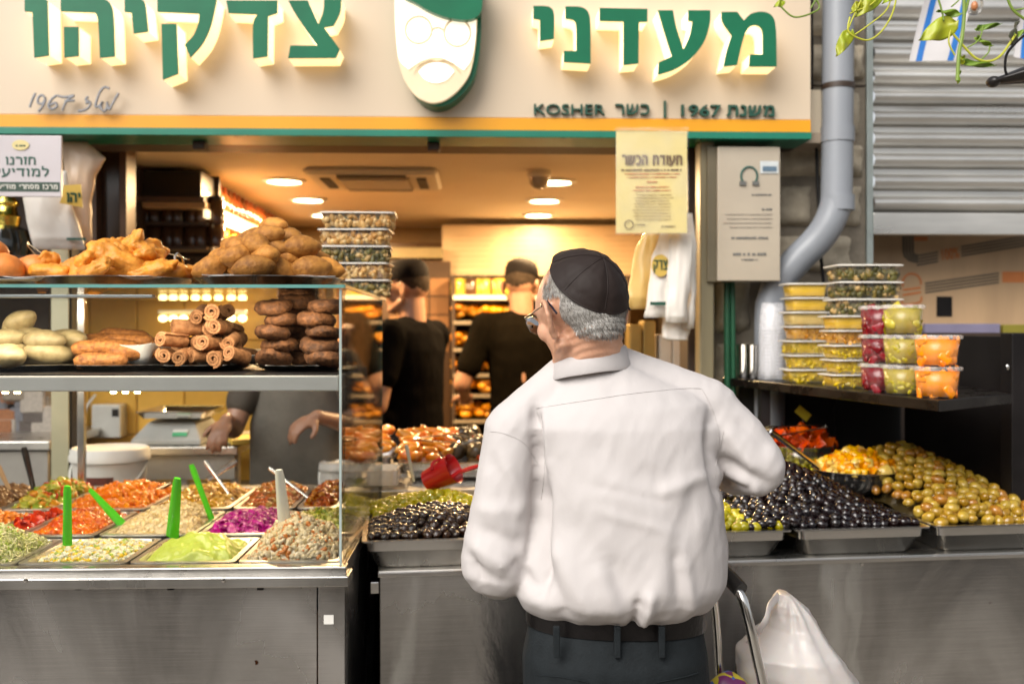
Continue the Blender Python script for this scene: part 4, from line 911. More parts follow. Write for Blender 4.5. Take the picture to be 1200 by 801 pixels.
pc = (X(352, 2.32), 2.34); platter('oval_plate', (*pc, zsf), .112, .14, 0, 'steel plate of stacked dark patties at the right of the shelf', G2)
for j, cx in enumerate((326, 376, 350)):
    Y = (2.27, 2.25, 2.36)[j]
    for L in range((5, 5, 6)[j]):
        put('patty', ptm[(L+j) % 4], (X(cx, Y)+random.uniform(-.014, .014), Y+random.uniform(-.012, .012), zsf+.03+L*.0285), (random.gauss(0, .13), random.gauss(0, .13), random.uniform(0, 6)), 'dark brown round patty in the stacks beside the corner glass', 'patty', 'dark patties stacked on the inner shelf', random.uniform(.88, 1.08))
put('patty', ptm[0], W(349, 352, 2.33), (.1, -.15, 1), 'dark brown round patty in the stacks beside the corner glass', 'patty', 'dark patties stacked on the inner shelf', 1)
# ================================================================ OLIVE COUNTER
CZ = .936
A_ = G(445, 671, CZ); B_ = G(1200, 648, CZ); u_ = (B_-A_); u_.z = 0; u_.normalize(); n_ = Vector((-u_.y, u_.x, 0))
CM = Matrix(((u_.x, n_.x, 0, A_.x), (u_.y, n_.y, 0, A_.y), (0, 0, 1, 0), (0, 0, 0, 1)))
def LX(px, yo=0):
    d = ray(px, 400); d.z = 0; a = Vector((A_.x, A_.y, 0))+n_*yo; t = a.dot(n_)/d.dot(n_); return (d*t-a).dot(u_)
CL = 2.15
ctr = thing('olive_counter', (A_+u_*.9+n_*.4).xy.to_3d(), 'plain stainless steel counter carrying the open trays of olives', 'counter')
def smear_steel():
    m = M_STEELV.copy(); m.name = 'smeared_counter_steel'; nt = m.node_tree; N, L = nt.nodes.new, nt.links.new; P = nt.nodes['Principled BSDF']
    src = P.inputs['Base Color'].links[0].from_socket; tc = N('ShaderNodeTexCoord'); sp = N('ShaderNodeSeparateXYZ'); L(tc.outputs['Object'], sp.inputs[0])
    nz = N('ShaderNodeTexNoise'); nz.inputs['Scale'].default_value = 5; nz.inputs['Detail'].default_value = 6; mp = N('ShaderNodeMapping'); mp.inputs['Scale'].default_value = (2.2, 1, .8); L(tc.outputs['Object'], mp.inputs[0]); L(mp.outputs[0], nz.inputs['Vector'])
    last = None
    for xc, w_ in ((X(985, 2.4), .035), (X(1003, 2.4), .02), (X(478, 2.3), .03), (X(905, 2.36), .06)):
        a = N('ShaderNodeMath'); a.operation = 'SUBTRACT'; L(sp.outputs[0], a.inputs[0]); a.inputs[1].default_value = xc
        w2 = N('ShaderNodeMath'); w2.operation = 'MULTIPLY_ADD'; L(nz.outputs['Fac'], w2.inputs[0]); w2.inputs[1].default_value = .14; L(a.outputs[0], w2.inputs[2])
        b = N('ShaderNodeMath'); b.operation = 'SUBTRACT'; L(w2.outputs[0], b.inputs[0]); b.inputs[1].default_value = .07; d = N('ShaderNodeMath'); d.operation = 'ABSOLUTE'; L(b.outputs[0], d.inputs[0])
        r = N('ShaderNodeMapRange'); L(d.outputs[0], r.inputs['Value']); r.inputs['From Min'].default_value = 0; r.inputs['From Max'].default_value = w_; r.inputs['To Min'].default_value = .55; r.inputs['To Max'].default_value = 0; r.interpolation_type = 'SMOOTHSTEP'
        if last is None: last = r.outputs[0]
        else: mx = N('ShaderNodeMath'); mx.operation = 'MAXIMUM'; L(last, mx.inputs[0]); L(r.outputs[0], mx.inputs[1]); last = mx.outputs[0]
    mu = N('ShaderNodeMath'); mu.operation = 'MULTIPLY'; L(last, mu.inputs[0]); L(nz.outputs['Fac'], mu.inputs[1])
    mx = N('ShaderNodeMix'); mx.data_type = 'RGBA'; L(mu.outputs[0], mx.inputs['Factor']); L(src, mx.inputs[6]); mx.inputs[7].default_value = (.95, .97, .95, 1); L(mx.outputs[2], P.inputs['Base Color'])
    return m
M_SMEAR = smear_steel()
def cbx(name, a, b, m, parent=ctr, bevel=.002): return MB(CM).box(a, b).build(name, m, parent, bevel=bevel)
cbx('front_panel', (0, 0, .08), (CL, .03, CZ-.004), M_SMEAR)
cbx('top', (-.004, -.006, CZ-.003), (CL, .86, CZ+.006), M_STEEL, bevel=.003)
cbx('left_panel', (0, .031, .08), (.02, .86, CZ-.004), M_STEELV); cbx('plinth', (.04, .06, .03), (CL, .8, .079), M_BLACK)
cbx('edge_bead', (-.004, -.009, CZ-.008), (CL, -.0065, CZ+.002), M_CHROME, bevel=.001)
cbx('riser', (.0, .56, CZ+.007), (CL, .86, 1.035), M_STEEL)
for dz in (.02,): cbx('hook', (-.022, .03, CZ-.035-dz), (-.001, .05, CZ-.008-dz), M_CHROME)
for i in (0,): 
    cbx('dent_rivet', (LX(1010)-.004, -.002, Z(668, 2.4)), (LX(1010)+.004, .0, Z(668, 2.4)+.008), M_CHROME)
RZ = 1.012
def cpan(px0, px1, y0, y1, z, label, deep=.070, nm='olive_tray', cat='tray', m=None):
    x0, x1 = LX(px0, y0 if y0 > .3 else 0), LX(px1, y0 if y0 > .3 else 0); pan(x0, x1, y0, y1, z, deep, CM, label, None, nm, cat=cat, m=m, taper=.02); return (x0+.014, x1-.014, y0+.014, y1-.014)
m_pol = steel('tray_steel', (.62, .6, .57), .2)
def olives(rect, h, protos, label, group, sp, n_max, seed, under_m, nm='olive', cat='olive', jit=.25, off=.0, under_d=.012, tilt=.5):
    """countable olives on top of the heap, the ones below as one mass"""
    x0, x1, y0, y1 = rect; r = random.Random(seed); P = []; j = 0; y = y0+sp*.45
    while y < y1-sp*.3:
        x = x0+sp*.5+(sp*.5 if j % 2 else 0)
        while x < x1-sp*.3: P.append((x+r.uniform(-jit, jit)*sp, y+r.uniform(-jit, jit)*sp)); x += sp*.95
        y += sp*.84; j += 1
    P.sort(key=lambda q: q[1])
    rest = P[n_max:]; P = P[:n_max]
    for k, (x, y) in enumerate(P):
        e_ = min(x-x0, x1-x, y-y0); y = max(y, y0+.017); p = CM @ Vector((x, y, max(h(x, y)+off, RZ+.003 if e_ < .03 else 0)+r.uniform(-.002, .004)))
        put(nm, protos[k % len(protos)], p, (r.gauss(0, tilt), r.gauss(0, tilt), r.uniform(0, 6.3)), label, cat, group, r.uniform(.82, 1.14))
    mb = MB(CM); v, f = [tuple(q.co) for q in protos[0].vertices], [tuple(q.vertices) for q in protos[0].polygons]
    from mathutils import Euler
    for (x, y) in [(a+sp*.5, b+sp*.2) for a, b in P if a+sp*.5 < x1-sp*.3]:
        x = min(max(x, x0+.05), x1-.05); y = max(y, y0+.05); mb.add(v, f, Matrix.Translation((x, y, h(x, y)-under_d)) @ Euler((r.gauss(0, .5), r.gauss(0, .5), r.uniform(0, 6.3))).to_matrix().to_4x4())
    for (x, y) in rest: mb.add(v, f, Matrix.Translation((x, y, h(x, y)+off)) @ Euler((r.gauss(0, .5), r.gauss(0, .5), r.uniform(0, 6.3))).to_matrix().to_4x4())
    i_ = .02; mb.cur = 1; mb.sheet(lambda u, w: (x0+i_+(x1-x0-2*i_)*u, y0+i_+(y1-y0-2*i_)*w, max(RZ-.03, h(x0+(x1-x0)*u, y0+(y1-y0)*w)-under_d-.008)), 14, 14)
    tag(mb.build(nm+'_mass', [under_m, mat('olive_brine', (.05, .035, .012), .15, var=.3)], smooth=True, fix=False), 'lower layers of '+label, cat+' heap', kind='stuff')
m_bo = palette('black_olive', [(.006,.004,.004),(.011,.005,.005),(.005,.004,.006)], .14, .15, 60, coat=.35, per='object', var=.3)
m_bo_i = palette('black_olive_mass', [(.006,.004,.004),(.011,.005,.005),(.005,.004,.006)], .14, .15, 60, coat=.35, per='island', var=.3)
m_bw = palette('wrinkled_olive', [(.014,.008,.005),(.03,.012,.006),(.010,.006,.005)], .22, .8, 120, coat=.5, per='object', var=.35)
m_bw_i = palette('wrinkled_olive_mass', [(.014,.008,.005),(.03,.012,.006),(.010,.006,.005)], .22, .8, 120, coat=.5, per='island', var=.35)
m_go = palette('green_olive', [(.42,.36,.03),(.50,.42,.04),(.34,.31,.025),(.54,.48,.08)], .2, .15, 50, coat=.4, per='object', var=.2, sss=.1)
m_go_i = palette('green_olive_mass', [(.42,.36,.03),(.50,.42,.04),(.34,.31,.025),(.54,.48,.08)], .2, .15, 50, coat=.4, per='island', var=.2, sss=.1)
m_co = palette('cracked_olive', [(.35,.225,.065),(.40,.27,.08),(.30,.18,.05),(.35,.18,.065),(.45,.32,.10)], .2, .3, 70, coat=.45, per='object', var=.25, sss=.08)
m_co_i = palette('cracked_olive_mass', [(.35,.225,.065),(.40,.27,.08),(.30,.18,.05),(.35,.18,.065),(.45,.32,.10)], .2, .3, 70, coat=.45, per='island', var=.25, sss=.08)
ov = lambda nm, r, m, amp=.03: [blobmesh(nm, r, m, s, amp, 60, seg=12, rings=8, point=.12) for s in range(3)]
O_b = ov('black_olive', (.0165, .0128, .0128), m_bo); O_w = ov('wrinkled_olive', (.0165, .0125, .012), m_bw, .22); O_g = ov('green_olive', (.0145, .0128, .0128), m_go); O_c = ov('cracked_olive', (.0185, .0142, .0138), m_co, .10)
# left tray: wrinkled black olives in front, green ones behind
r1 = cpan(424, 592, -.012, .52, RZ, 'wide steel tray of wrinkled black and green olives left of the customer', m=m_pol)
rf = (r1[0], r1[1], r1[2], .26); rb = (r1[0], r1[1], .27, r1[3])
olives(rf, heap_fn(*rf, RZ-.012, .055, 1, (.6, .75), rough=.004), O_w, 'glossy wrinkled black olive heaped in the left tray', 'wrinkled black olives in the left tray', .0255, 60, 1, m_bw_i)
olives(rb, heap_fn(*rb, RZ-.004, .045, 2, (.6, .4), rough=.004), O_g, 'round green olive behind the wrinkled black ones', 'green olives at the back of the left tray', .0265, 22, 2, m_go_i)
# trays behind and right of the customer
r2 = cpan(600, 752, -.012, .52, RZ, 'steel tray of olives hidden behind the customer', m=m_pol)
heap('olive_heap', 'green olive heap behind the customer', 'olive heap', r2, lambda x, y: RZ-.0, m_go, m_go, ['blob'], 0) if False else None
r3 = cpan(762, 927, -.012, .52, RZ, 'steel tray of round green olives beside the customer\'s right side', m=m_pol)
r3v = (LX(835), r3[1], r3[2], .36)
h3 = heap_fn(*r3, RZ-.014, .055, 3, (.35, .5), rough=.004)
olives(r3v, h3, O_g, 'round green olive in the tray beside the shirt', 'green olives beside the customer', .0275, 26, 3, m_go_i)
r4 = cpan(931, 1089, -.012, .55, RZ, 'steel tray of smooth black olives between green and cracked olives', m=m_pol)
r4h = (LX(878), r4[1], r4[2], .55)
h4 = heap_fn(r4h[0], r4h[1], r4h[2], r4h[3], RZ-.010, .115, 4, (.46, .8), p=1.7, rough=.006)
olives(r4h[:1]+r4h[1:], lambda x, y: max(h4(x, y), RZ-.01) if x > r4[0] else h4(x, y)+.012, O_b, 'shiny smooth black olive in the large heap', 'smooth black olives in the right tray', .0275, 110, 4, m_bo_i)
r5 = cpan(1094, 1262, -.012, .55, RZ, 'steel tray of cracked brownish green olives at the right edge', m=m_pol)
r5h = (LX(1045, .3), r5[1], r5[2], .56); h5 = heap_fn(r5[0]-.01, r5[1], r5[2], .60, RZ-.008, .150, 5, (.36, .80), p=1.7, rough=.012)
def h5b(x, y):
    z = h5(x, y); return z if x > r5[0] else z-.0
olives(r5h if False else (r5[0], r5[1], r5[2], .56), h5b, O_c, 'cracked brownish green olive in the tall heap', 'cracked green olives in the rightmost tray', .0315, 75, 5, m_co_i)
# bowls on the riser
def bowl(name, c, r, z, dep, label):
    return tag(MB(Matrix.Translation((c.x, c.y, z-dep))).lathe([(0, 0), (r*.55, .001), (r*.8, dep*.35), (r*.93, dep*.8), (r*.96, dep), (r*1.03, dep+.002), (r*1.03, dep), (r*.975, dep-.004), (r*.92, dep*.72), (r*.78, dep*.3), (r*.5, -.003), (0, -.004)], 36).build(name, m_pol, smooth=True, angle=60), label, 'bowl')
bc = W(1005, 549, 2.86); bowl('steel_bowl', bc, .127, bc.z, .062, 'shallow steel bowl of orange pickled salad behind the black olives')
def round_heap(nm, label, c, r, z, amp, base, pal, kinds, n, size, seed, tilt=.8):
    mb = MB(); rr = random.Random(seed); T = [tmpl(k, i) for i, k in enumerate(kinds)]
    H = lambda x, y: z+amp*(1-min(1, math.hypot(x, y)/r)**1.6)+.006*noise.noise((x*30, y*30, seed))
    mb.lathe([(r*k/8, 0) for k in range(8, 0, -1)]+[(0, 0)], 28); mb.v = [Vector((c.x+p.x, c.y+p.y, H(p.x, p.y)-.006)) for p in mb.v]; mb.cur = 1
    from mathutils import Euler
    for i in range(n):
        a = rr.uniform(0, 6.3); q = r*.93*math.sqrt(rr.random()); x, y = q*math.cos(a), q*math.sin(a); s = rr.uniform(*size); v, f = T[i % len(T)]
        mb.add(v, f, Matrix.Translation((c.x+x, c.y+y, H(x, y)+s*.1*(i % 3))) @ Euler((rr.gauss(0, tilt), rr.gauss(0, tilt), rr.uniform(0, 6.3))).to_matrix().to_4x4() @ Matrix.Diagonal((s, s, s, 1)))
    return tag(mb.build(nm, [base, pal], smooth=True, fix=False), label, 'salad', kind='stuff')
round_heap('pickled_salad', 'glossy orange yellow pickled pepper salad in the shallow steel bowl', bc, .118, bc.z-.008, .052, mat('pickb', (.5, .25, .04), .25), palette('pickle', [(.72,.32,.05),(.78,.45,.10),(.68,.24,.03),(.75,.55,.2),(.7,.38,.06)], .2, coat=.3), ['leafbit', 'chunk', 'leafbit'], 260, (.026, .044), 3)
bc2 = W(934, 520, 3.12); bowl('steel_bowl', bc2, .115, bc2.z, .075, 'deep steel bowl of red pepper strips at the back of the counter')
round_heap('pepper_strips', 'bright red pepper strips heaped in the deep steel bowl', bc2, .108, bc2.z-.01, .035, mat('rpsb', (.35, .03, .01), .25), palette('rps', [(.62,.06,.015),(.7,.12,.02),(.5,.04,.01)], .2, coat=.4), ['stick', 'shred', 'leafbit'], 200, (.04, .07), 4)
tongs(at(967, 499, 3.05), at(893, 507, 2.95), 'steel tongs resting on the bowl of red pepper strips', w=.012, gap=.014)
spoon('serving_spoon', at(960, 548, 2.80), at(903, 505, 2.55), M_CHROME, 'long steel spoon leaning left from the bowl of pickled salad', w0=.006, w1=.008, th=.004)
pt_ = thing('price_tag', at(941, 492, 3.2), 'small yellow price tag standing behind the bowl of red peppers', 'price tag')
MB(Matrix.Translation(at(941, 484, 3.2)) @ Matrix.Rotation(R(40), 4, 'Y')).box((-.025, -.001, -.014), (.025, .001, .014)).build('card', mat('yellow_card', (.7, .55, .03), .5), pt_)
MB().tube([at(943, 520, 3.2), at(941, 490, 3.2)], .002, 6).build('wire', M_CHROME, pt_)
r6 = cpan(842, 985, .56, .86, 1.060, 'small steel tray of green olives behind the black olive heap', deep=.05, m=m_pol)
olives(r6, heap_fn(*r6, 1.055, .03, 7, rough=.003), O_g, 'round green olive at the back behind the black heap', 'green olives in the small back tray', .027, 0, 8, m_go_i)

# left back row: stuffed vegetables
m_sv = palette('stuffed_veg', [(.70,.22,.03),(.76,.30,.05),(.60,.30,.10),(.72,.18,.02)], .3, .3, 40, coat=.25, per='object', sss=.05)
sv = [blobmesh('stuffed_carrot', (.038, .0145, .0145), m_sv, s+5, .10, 30, seg=14, rings=9) for s in range(3)]
m_dv = mat('dark_stuffed', (.07, .045, .02), .3, var=.5, scale=30, bump=.6, bscale=60, obj=.4); dv = [blobmesh('stuffed_artichoke', (.026, .024, .021), m_dv, s+9, .25, 40, seg=14, rings=9) for s in range(2)]
def wpan(px0, px1, Y0, Y1, z, label, **k):
    x0, x1 = X(px0, Y0), X(px1, Y0); pan(x0, x1, Y0, Y1, z, .05, None, label, None, 'vegetable_tray', cat='tray', m=m_pol, **k); return x0+.014, x1-.014, Y0+.014, Y1-.014
bxs = tag(MB().box((X(405, 2.98)+.06, 3.0+.14, .0), (X(640, 2.98), 3.40, 1.045)).build('back_counter', M_STEELV, bevel=.003), 'steel counter step behind the left olive tray under the stuffed vegetables', 'counter')
v2 = wpan(466, 640, 3.02, 3.36, 1.095, 'steel tray of orange stuffed vegetables with tongs on top')
v1 = wpan(410, 462, 3.14, 3.42, 1.10, 'small steel tray of stuffed carrots seen through the side glass')
rr_ = random.Random(11)
for k in range(44):
    px = rr_.uniform(476, 528) if k % 5 else rr_.uniform(476, 545); Y = 3.05+.27*(k/44); zz = 1.10+.05*math.sin(min(1, (k/44)*1.4)*PI/2)+rr_.uniform(0, .012)
    put('stuffed_carrot', sv[k % 3], (X(px, Y), Y, zz), (rr_.gauss(0, .2), rr_.gauss(0, .25), rr_.gauss(-.1, .6)), 'shiny orange stuffed carrot in the tray under the tongs', 'stuffed carrot', 'stuffed carrots in the back tray')
for k in range(20):
    px = rr_.uniform(533, 560) if k < 14 else rr_.uniform(560, 630); Y = rr_.uniform(3.05, 3.32)
    put('stuffed_artichoke', dv[k % 2], (X(px, Y), Y, 1.115+.04*(Y-3.05)/.27+rr_.uniform(0, .01)), (rr_.random(), rr_.random(), rr_.random()*6), 'dark round stuffed vegetable right of the stuffed carrots', 'stuffed vegetable', 'dark stuffed vegetables in the back tray')
heap('vegetable_bits', 'chopped peppers and herbs at the right end of the stuffed vegetable tray', 'salad', (X(548, 3.05), v2[1], v2[2], v2[3]), lambda x, y: 1.105+.03*(y-3.03)/.3, mat('bitb', (.15, .08, .02), .4), palette('bits', [(.5,.08,.03),(.3,.28,.08),(.6,.45,.2),(.2,.1,.04),(.4,.35,.1)], .3), ['chunk', 'leafbit'], 220, (.018, .03))
for k in range(16):
    Y = rr_.uniform(3.17, 3.38); put('stuffed_carrot', sv[k % 3], (rr_.uniform(v1[0]+.02, v1[1]-.02), Y, 1.11+.05*(Y-3.17)/.2+rr_.uniform(0, .01)), (rr_.gauss(0, .2), rr_.gauss(0, .2), rr_.gauss(-.1, .5)), 'shiny orange stuffed carrot in the small tray behind the side glass', 'stuffed carrot', 'stuffed carrots behind the side glass')
tongs(at(486, 514, 3.05), at(553, 513, 2.98), 'steel tongs lying across the tray of stuffed carrots', w=.014, gap=.012)
tongs(at(403, 522, 3.1), at(456, 512, 3.2), 'steel tongs handle lying behind the corner glass of the case', w=.013, gap=.012, head=False)
spoon('serving_spoon', at(485, 563, 2.75), at(476, 521, 2.72), m_wspo, 'thin white plastic spoon upright in the green olives', w0=.004, w1=.0055, th=.003)
spoon('serving_spoon', at(425, 566, 2.95), at(448, 523, 3.0), m_wspo, 'thin white plastic spoon behind the side glass leaning right', w0=.004, w1=.0055, th=.003)
t = thing('red_scoop', at(520, 556, 2.78), 'red plastic measuring scoop lying on the green olives', 'scoop')
m_red = mat('red_plastic', (.50, .012, .015), .25, var=.08, coat=.3)
Mx = Matrix.Translation(at(516, 556, 2.78)) @ Matrix.Rotation(R(62), 4, 'Y') @ Matrix.Rotation(R(20), 4, 'X')
MB(Mx).lathe([(0, -.045), (.030, -.045), (.042, .045), (.044, .047), (.040, .044), (.028, -.041), (0, -.041)], 24).build('cup', m_red, t, smooth=True, angle=50)
MB().tube([at(527, 560, 2.77), at(537, 553, 2.77), at(550, 549, 2.77), at(560, 546, 2.78)], [.014, .012, .014, .013], 10, flat=.5).build('handle', m_red, t, smooth=True)
MB().tube(curvy([at(506, 550, 2.75), at(507, 542, 2.76), at(517, 537, 2.78), at(523, 544, 2.78)]), .004, 8).build('grip_loop', m_red, t, smooth=True)
# clear tub ledge seen behind the side glass
tag(MB().loft([rrect(X(405, 2.98), X(468, 2.98), 2.90, 3.05, .02, z, 4) for z in (1.045, 1.085, 1.088)]+[rrect(X(405, 2.98)+.006, X(468, 2.98)-.006, 2.906, 3.044, .018, z, 4) for z in (1.088, 1.05)]).build('plastic_tub', film('milky_plastic', (.7, .66, .6), .65, var=.1), smooth=True, angle=50), 'milky plastic tub behind the side glass of the case', 'tub')

# ================================================================ BLACK SHELF AND THE CONTAINERS ON IT
SZ = 1.335
NL = G(1100, 469, SZ); NR = G(1186, 461, SZ); FL = Vector((X(846, 3.38), 3.38, 0)); FR = Vector((1.45, 3.38, 0))
shf = thing('black_shelf', (1.2, 3.0, SZ), 'long worn black shelf carrying the stacked tubs above the olives', 'shelf')
m_bsh = mat('worn_black_board', (.008, .006, .005), .3, spec=.2, var=.5, scale=9, rvar=.15, bump=.2, bscale=20)
MB().rprism([(NL.x, NL.y), (NR.x, NR.y), (FR.x, FR.y), (FL.x, FL.y)], SZ-.026, SZ, .002).build('board', m_bsh, shf)
m_scuff = mat('scuffed_edge', (.16, .14, .12), .35, var=.6, scale=30)
for q in (.8,): 
    p = NL.lerp(FL, q); MB().box((p.x+.02, p.y-.02, .95), (p.x+.05, p.y+.02, SZ-.027)).build('leg', M_BLACK, shf)
cab = thing('black_cabinet', (1.4, 3.3, .9), 'black open cabinet and post at the right end of the olive counter', 'cabinet')
px_ = X(1181, 2.62)
bxo('post', (px_, 2.60, .95), (px_+.06, 2.66, Z(390, 2.62)), M_BLACK, cab, .004)
bxo('post_strip', (px_+.061, 2.60, .95), (px_+.3, 2.62, Z(392, 2.62)), M_BLACK, cab, .003)
bxo('side_board', (px_+.04, 2.665, .95), (px_+.06, 3.36, Z(390, 2.62)-.01), M_BLACK, cab)
bxo('back_board', (X(866, 3.39), 3.385, .7), (px_+.04, 3.40, SZ-.03), mat('black_board', (.008, .007, .006), .6), cab)
bxo('upper_board', (X(1060, 3.3), 3.345, SZ+.001), (px_+.04, 3.365, Z(400, 3.34)), mat('black_board', (.008, .007, .006), .6), cab)
bxo('top_rail', (X(1082, 3.3), 3.32, Z(400, 3.34)), (px_+.04, 3.37, Z(388, 3.34)), M_BLACK, cab)
MB().ell(W(1181, 430, 2.60), (.005, .003, .008), seg=8, rings=5).build('latch', M_CHROME, cab, smooth=True)

m_lid = film('frosted_lid', (.80, .76, .68), .82, .3, .1, 30); m_tub = film('thin_tub', (.8, .7, .4), .10, .12, .06, 20); m_clear = film('clear_plastic', (.85, .85, .82), .04, .06, .04, 35, .6)
def tub(c, w, d, h, z, rz_, label, fill, palette_m, name='food_tub', clear=False, pieces=(), n=0, size=(.01, .02), group=None, fillh=.8, tap=.008, seed=0):
    t = thing(name, (c[0], c[1], z), label, 'food container', group, rz_)
    a, b = w/2, d/2; body = m_clear if clear else m_tub
    MB().loft([rrect(-a+tap, a-tap, -b+tap, b-tap, .012, 0, 3), rrect(-a, a, -b, b, .014, h*.86, 3), rrect(-a-.002, a+.002, -b-.002, b+.002, .014, h*.88, 3), rrect(-a-.002, a+.002, -b-.002, b+.002, .014, h*.90, 3)], caps=False).build('tub_wall', body, t, smooth=True, angle=40, local=True)
    MB().loft([rrect(-a-.005, a+.005, -b-.005, b+.005, .015, h*.85, 3), rrect(-a-.005, a+.005, -b-.005, b+.005, .015, h*.93, 3), rrect(-a+.004, a-.004, -b+.004, b-.004, .012, h*.96, 3), rrect(-a+.012, a-.012, -b+.012, b-.012, .01, h*.93, 3)], caps=True).build('lid', m_lid, t, smooth=True, angle=35, local=True)
    mb = MB(); k = .004; mb.loft([rrect(-a+tap+k, a-tap-k, -b+tap+k, b-tap-k, .01, .003, 3), rrect(-a+k+tap*.3, a-k-tap*.3, -b+k+tap*.3, b-k-tap*.3, .012, h*fillh, 3)])
    mb.cur = 1; r = random.Random(seed); from mathutils import Euler
    T = [tmpl(q, i) for i, q in enumerate(pieces)]
    for i in range(n):
        s = r.uniform(*size); v, f = T[i % len(T)]; side = r.random()
        if side < .55: x, y, zz = r.uniform(-a+.012, a-.012), -b+tap*.7+.004, r.uniform(.006, h*fillh)
        elif side < .75: x, y, zz = r.choice((-1, 1))*(a-tap*.7-.004), r.uniform(-b+.012, b-.012), r.uniform(.006, h*fillh)
        else: x, y, zz = r.uniform(-a+.01, a-.01), r.uniform(-b+.01, b-.01), h*fillh
        mb.add(v, f, Matrix.Translation((x, y, zz)) @ Euler((r.random()*6, r.random()*6, r.random()*6)).to_matrix().to_4x4() @ Matrix.Diagonal((s, s*.7, s, 1)))
    o = mb.build('contents', [fill, palette_m or fill], t, smooth=True, local=True, fix=False); o['kind'] = 'stuff'
    return t
m_f1 = mat('yellow_dip', (.80, .50, .02), .3, var=.15, scale=20); m_f2 = mat('olive_pickle', (.66, .44, .015), .25, var=.3, scale=25); m_f3 = mat('amber_pickle', (.65, .32, .03), .25, var=.25, scale=25); m_f4 = mat('pale_dip', (.72, .52, .17), .3, var=.15, scale=25)
p_ol = palette('pickle_slices', [(.5,.36,.02),(.62,.44,.03),(.38,.28,.02),(.66,.48,.05)], .25)
p_am = palette('amber_slices', [(.5,.22,.04),(.42,.2,.04),(.6,.3,.06)], .25)
specA = [('seventh and lowest', m_f2, 1), ('sixth', m_f2, 1), ('fifth', m_f2, 1), ('fourth', m_f3, 2), ('third', m_f4, 0), ('second', m_f1, 0), ('topmost', m_f1, 0)]
for i, (w_, fm, k) in enumerate(specA):
    Y = 3.03; tub((X(943.5, Y)+(.004 if i % 2 else -.002), Y), .128, .10, .0435, SZ+.001+i*.0435, random.uniform(-.06, .06), f'{w_} yellow tub of the left seven tub stack on the black shelf', fm, [None, p_ol, p_am][k], pieces=('leafbit', 'coin') if k else (), n=60 if k else 0, size=(.012, .022), group='white lidded tubs in the left stack', seed=i)
specB = [('lowest', m_f2, 1), ('second lowest', m_f2, 1), ('middle', m_f2, 1), ('second highest', m_f3, 2), ('highest', m_f1, 0)]
for i, (w_, fm, k) in enumerate(specB):
    Y = 2.76; tub((X(991, Y)+(.003 if i % 2 else -.002), Y), .112, .10, .0405, SZ+.001+i*.0405, random.uniform(-.06, .06)+.08, f'{w_} white lidded tub under the clear herb boxes on the black shelf', fm, [None, p_ol, p_am][k], pieces=('leafbit', 'coin') if k else (), n=60 if k else 0, size=(.012, .022), group='white lidded tubs in the middle stack', seed=i+20)
m_hb = mat('dried_herb', (.10, .085, .03), .6, var=.4, scale=30); p_hb = palette('herb_mix', [(.08,.07,.02),(.16,.12,.04),(.05,.045,.015),(.4,.28,.14),(.10,.09,.03)], .5)
zb = SZ+.001+5*.0405
for i, w_ in enumerate(('lowest', 'middle', 'topmost')):
    Y = 2.78; tub((X(1011, Y), Y), .180, .12, .0475, zb+i*.0475, .05-.03*i, f'{w_} of three clear boxes of stuffed leaves stacked on white tubs', m_hb, p_hb, clear=True, pieces=('blob', 'chunk', 'leafbit'), n=150, size=(.014, .026), fillh=.66, group='clear boxes on the middle stack', seed=40+i)
# round deli cups
def deli(c, z, label, fill, pm, pieces, n, size, r=.057, h=.074, seed=0, group=None):
    t = thing('deli_cup', (c[0], c[1], z), label, 'food container', group)
    MB().lathe([(0, 0), (r*.80, 0), (r*.82, .004), (r*.97, h*.88), (r*1.03, h*.89), (r*1.03, h*.93)], 32).build('cup_wall', m_clear, t, smooth=True, local=True)
    MB().lathe([(r*1.06, h*.87), (r*1.07, h*.95), (r*1.0, h), (r*.93, h*1.0), (r*.88, h*.95), (0, h*.95)], 32).build('lid', film('glossy_lid', (.82, .78, .72), .26, .06, .15, 40, .8), t, smooth=True, angle=50, local=True)
    mb = MB().lathe([(0, .002), (r*.77, .003), (r*.92, h*.84), (0, h*.85)], 24); mb.cur = 1; rr = random.Random(seed); T = [tmpl(q, i) for i, q in enumerate(pieces)]
    from mathutils import Euler
    for i in range(n):
        a = rr.uniform(0, 6.3); zz = rr.uniform(.006, h*.84); q = r*(.72+.13*zz/h/.85); s = rr.uniform(*size); v, f = T[i % len(T)]
        mb.add(v, f, Matrix.Translation((q*math.cos(a), q*math.sin(a), zz)) @ Matrix.Rotation(a, 4, 'Z') @ Euler((rr.uniform(0, 6.3), 0, 0)).to_matrix().to_4x4() @ Matrix.Rotation(R(90), 4, 'Y') @ Matrix.Diagonal((s, s*.8, s*.45, 1)))
    o = mb.build('contents', [fill, pm or fill], t, smooth=True, local=True, fix=False); o['kind'] = 'stuff'
    return t
m_beet = mat('beet', (.17, .001, .006), .2, var=.35, scale=30, coat=.1); m_pk = mat('pickle_green', (.36, .28, .04), .25, var=.2, scale=30); m_or = mat('orange_pickle', (.9, .27, .008), .25, var=.15, scale=22)
p_beet = palette('beet_slices', [(.22,.001,.008),(.14,.001,.005),(.30,.002,.015)], .2, coat=.15); p_pk = palette('gherkin', [(.45,.38,.07),(.35,.3,.04),(.52,.45,.12),(.3,.27,.04)], .25, coat=.12); p_or = palette('orange_slices', [(.9,.25,.005),(.95,.33,.01),(.85,.19,.004)], .25, coat=.12)
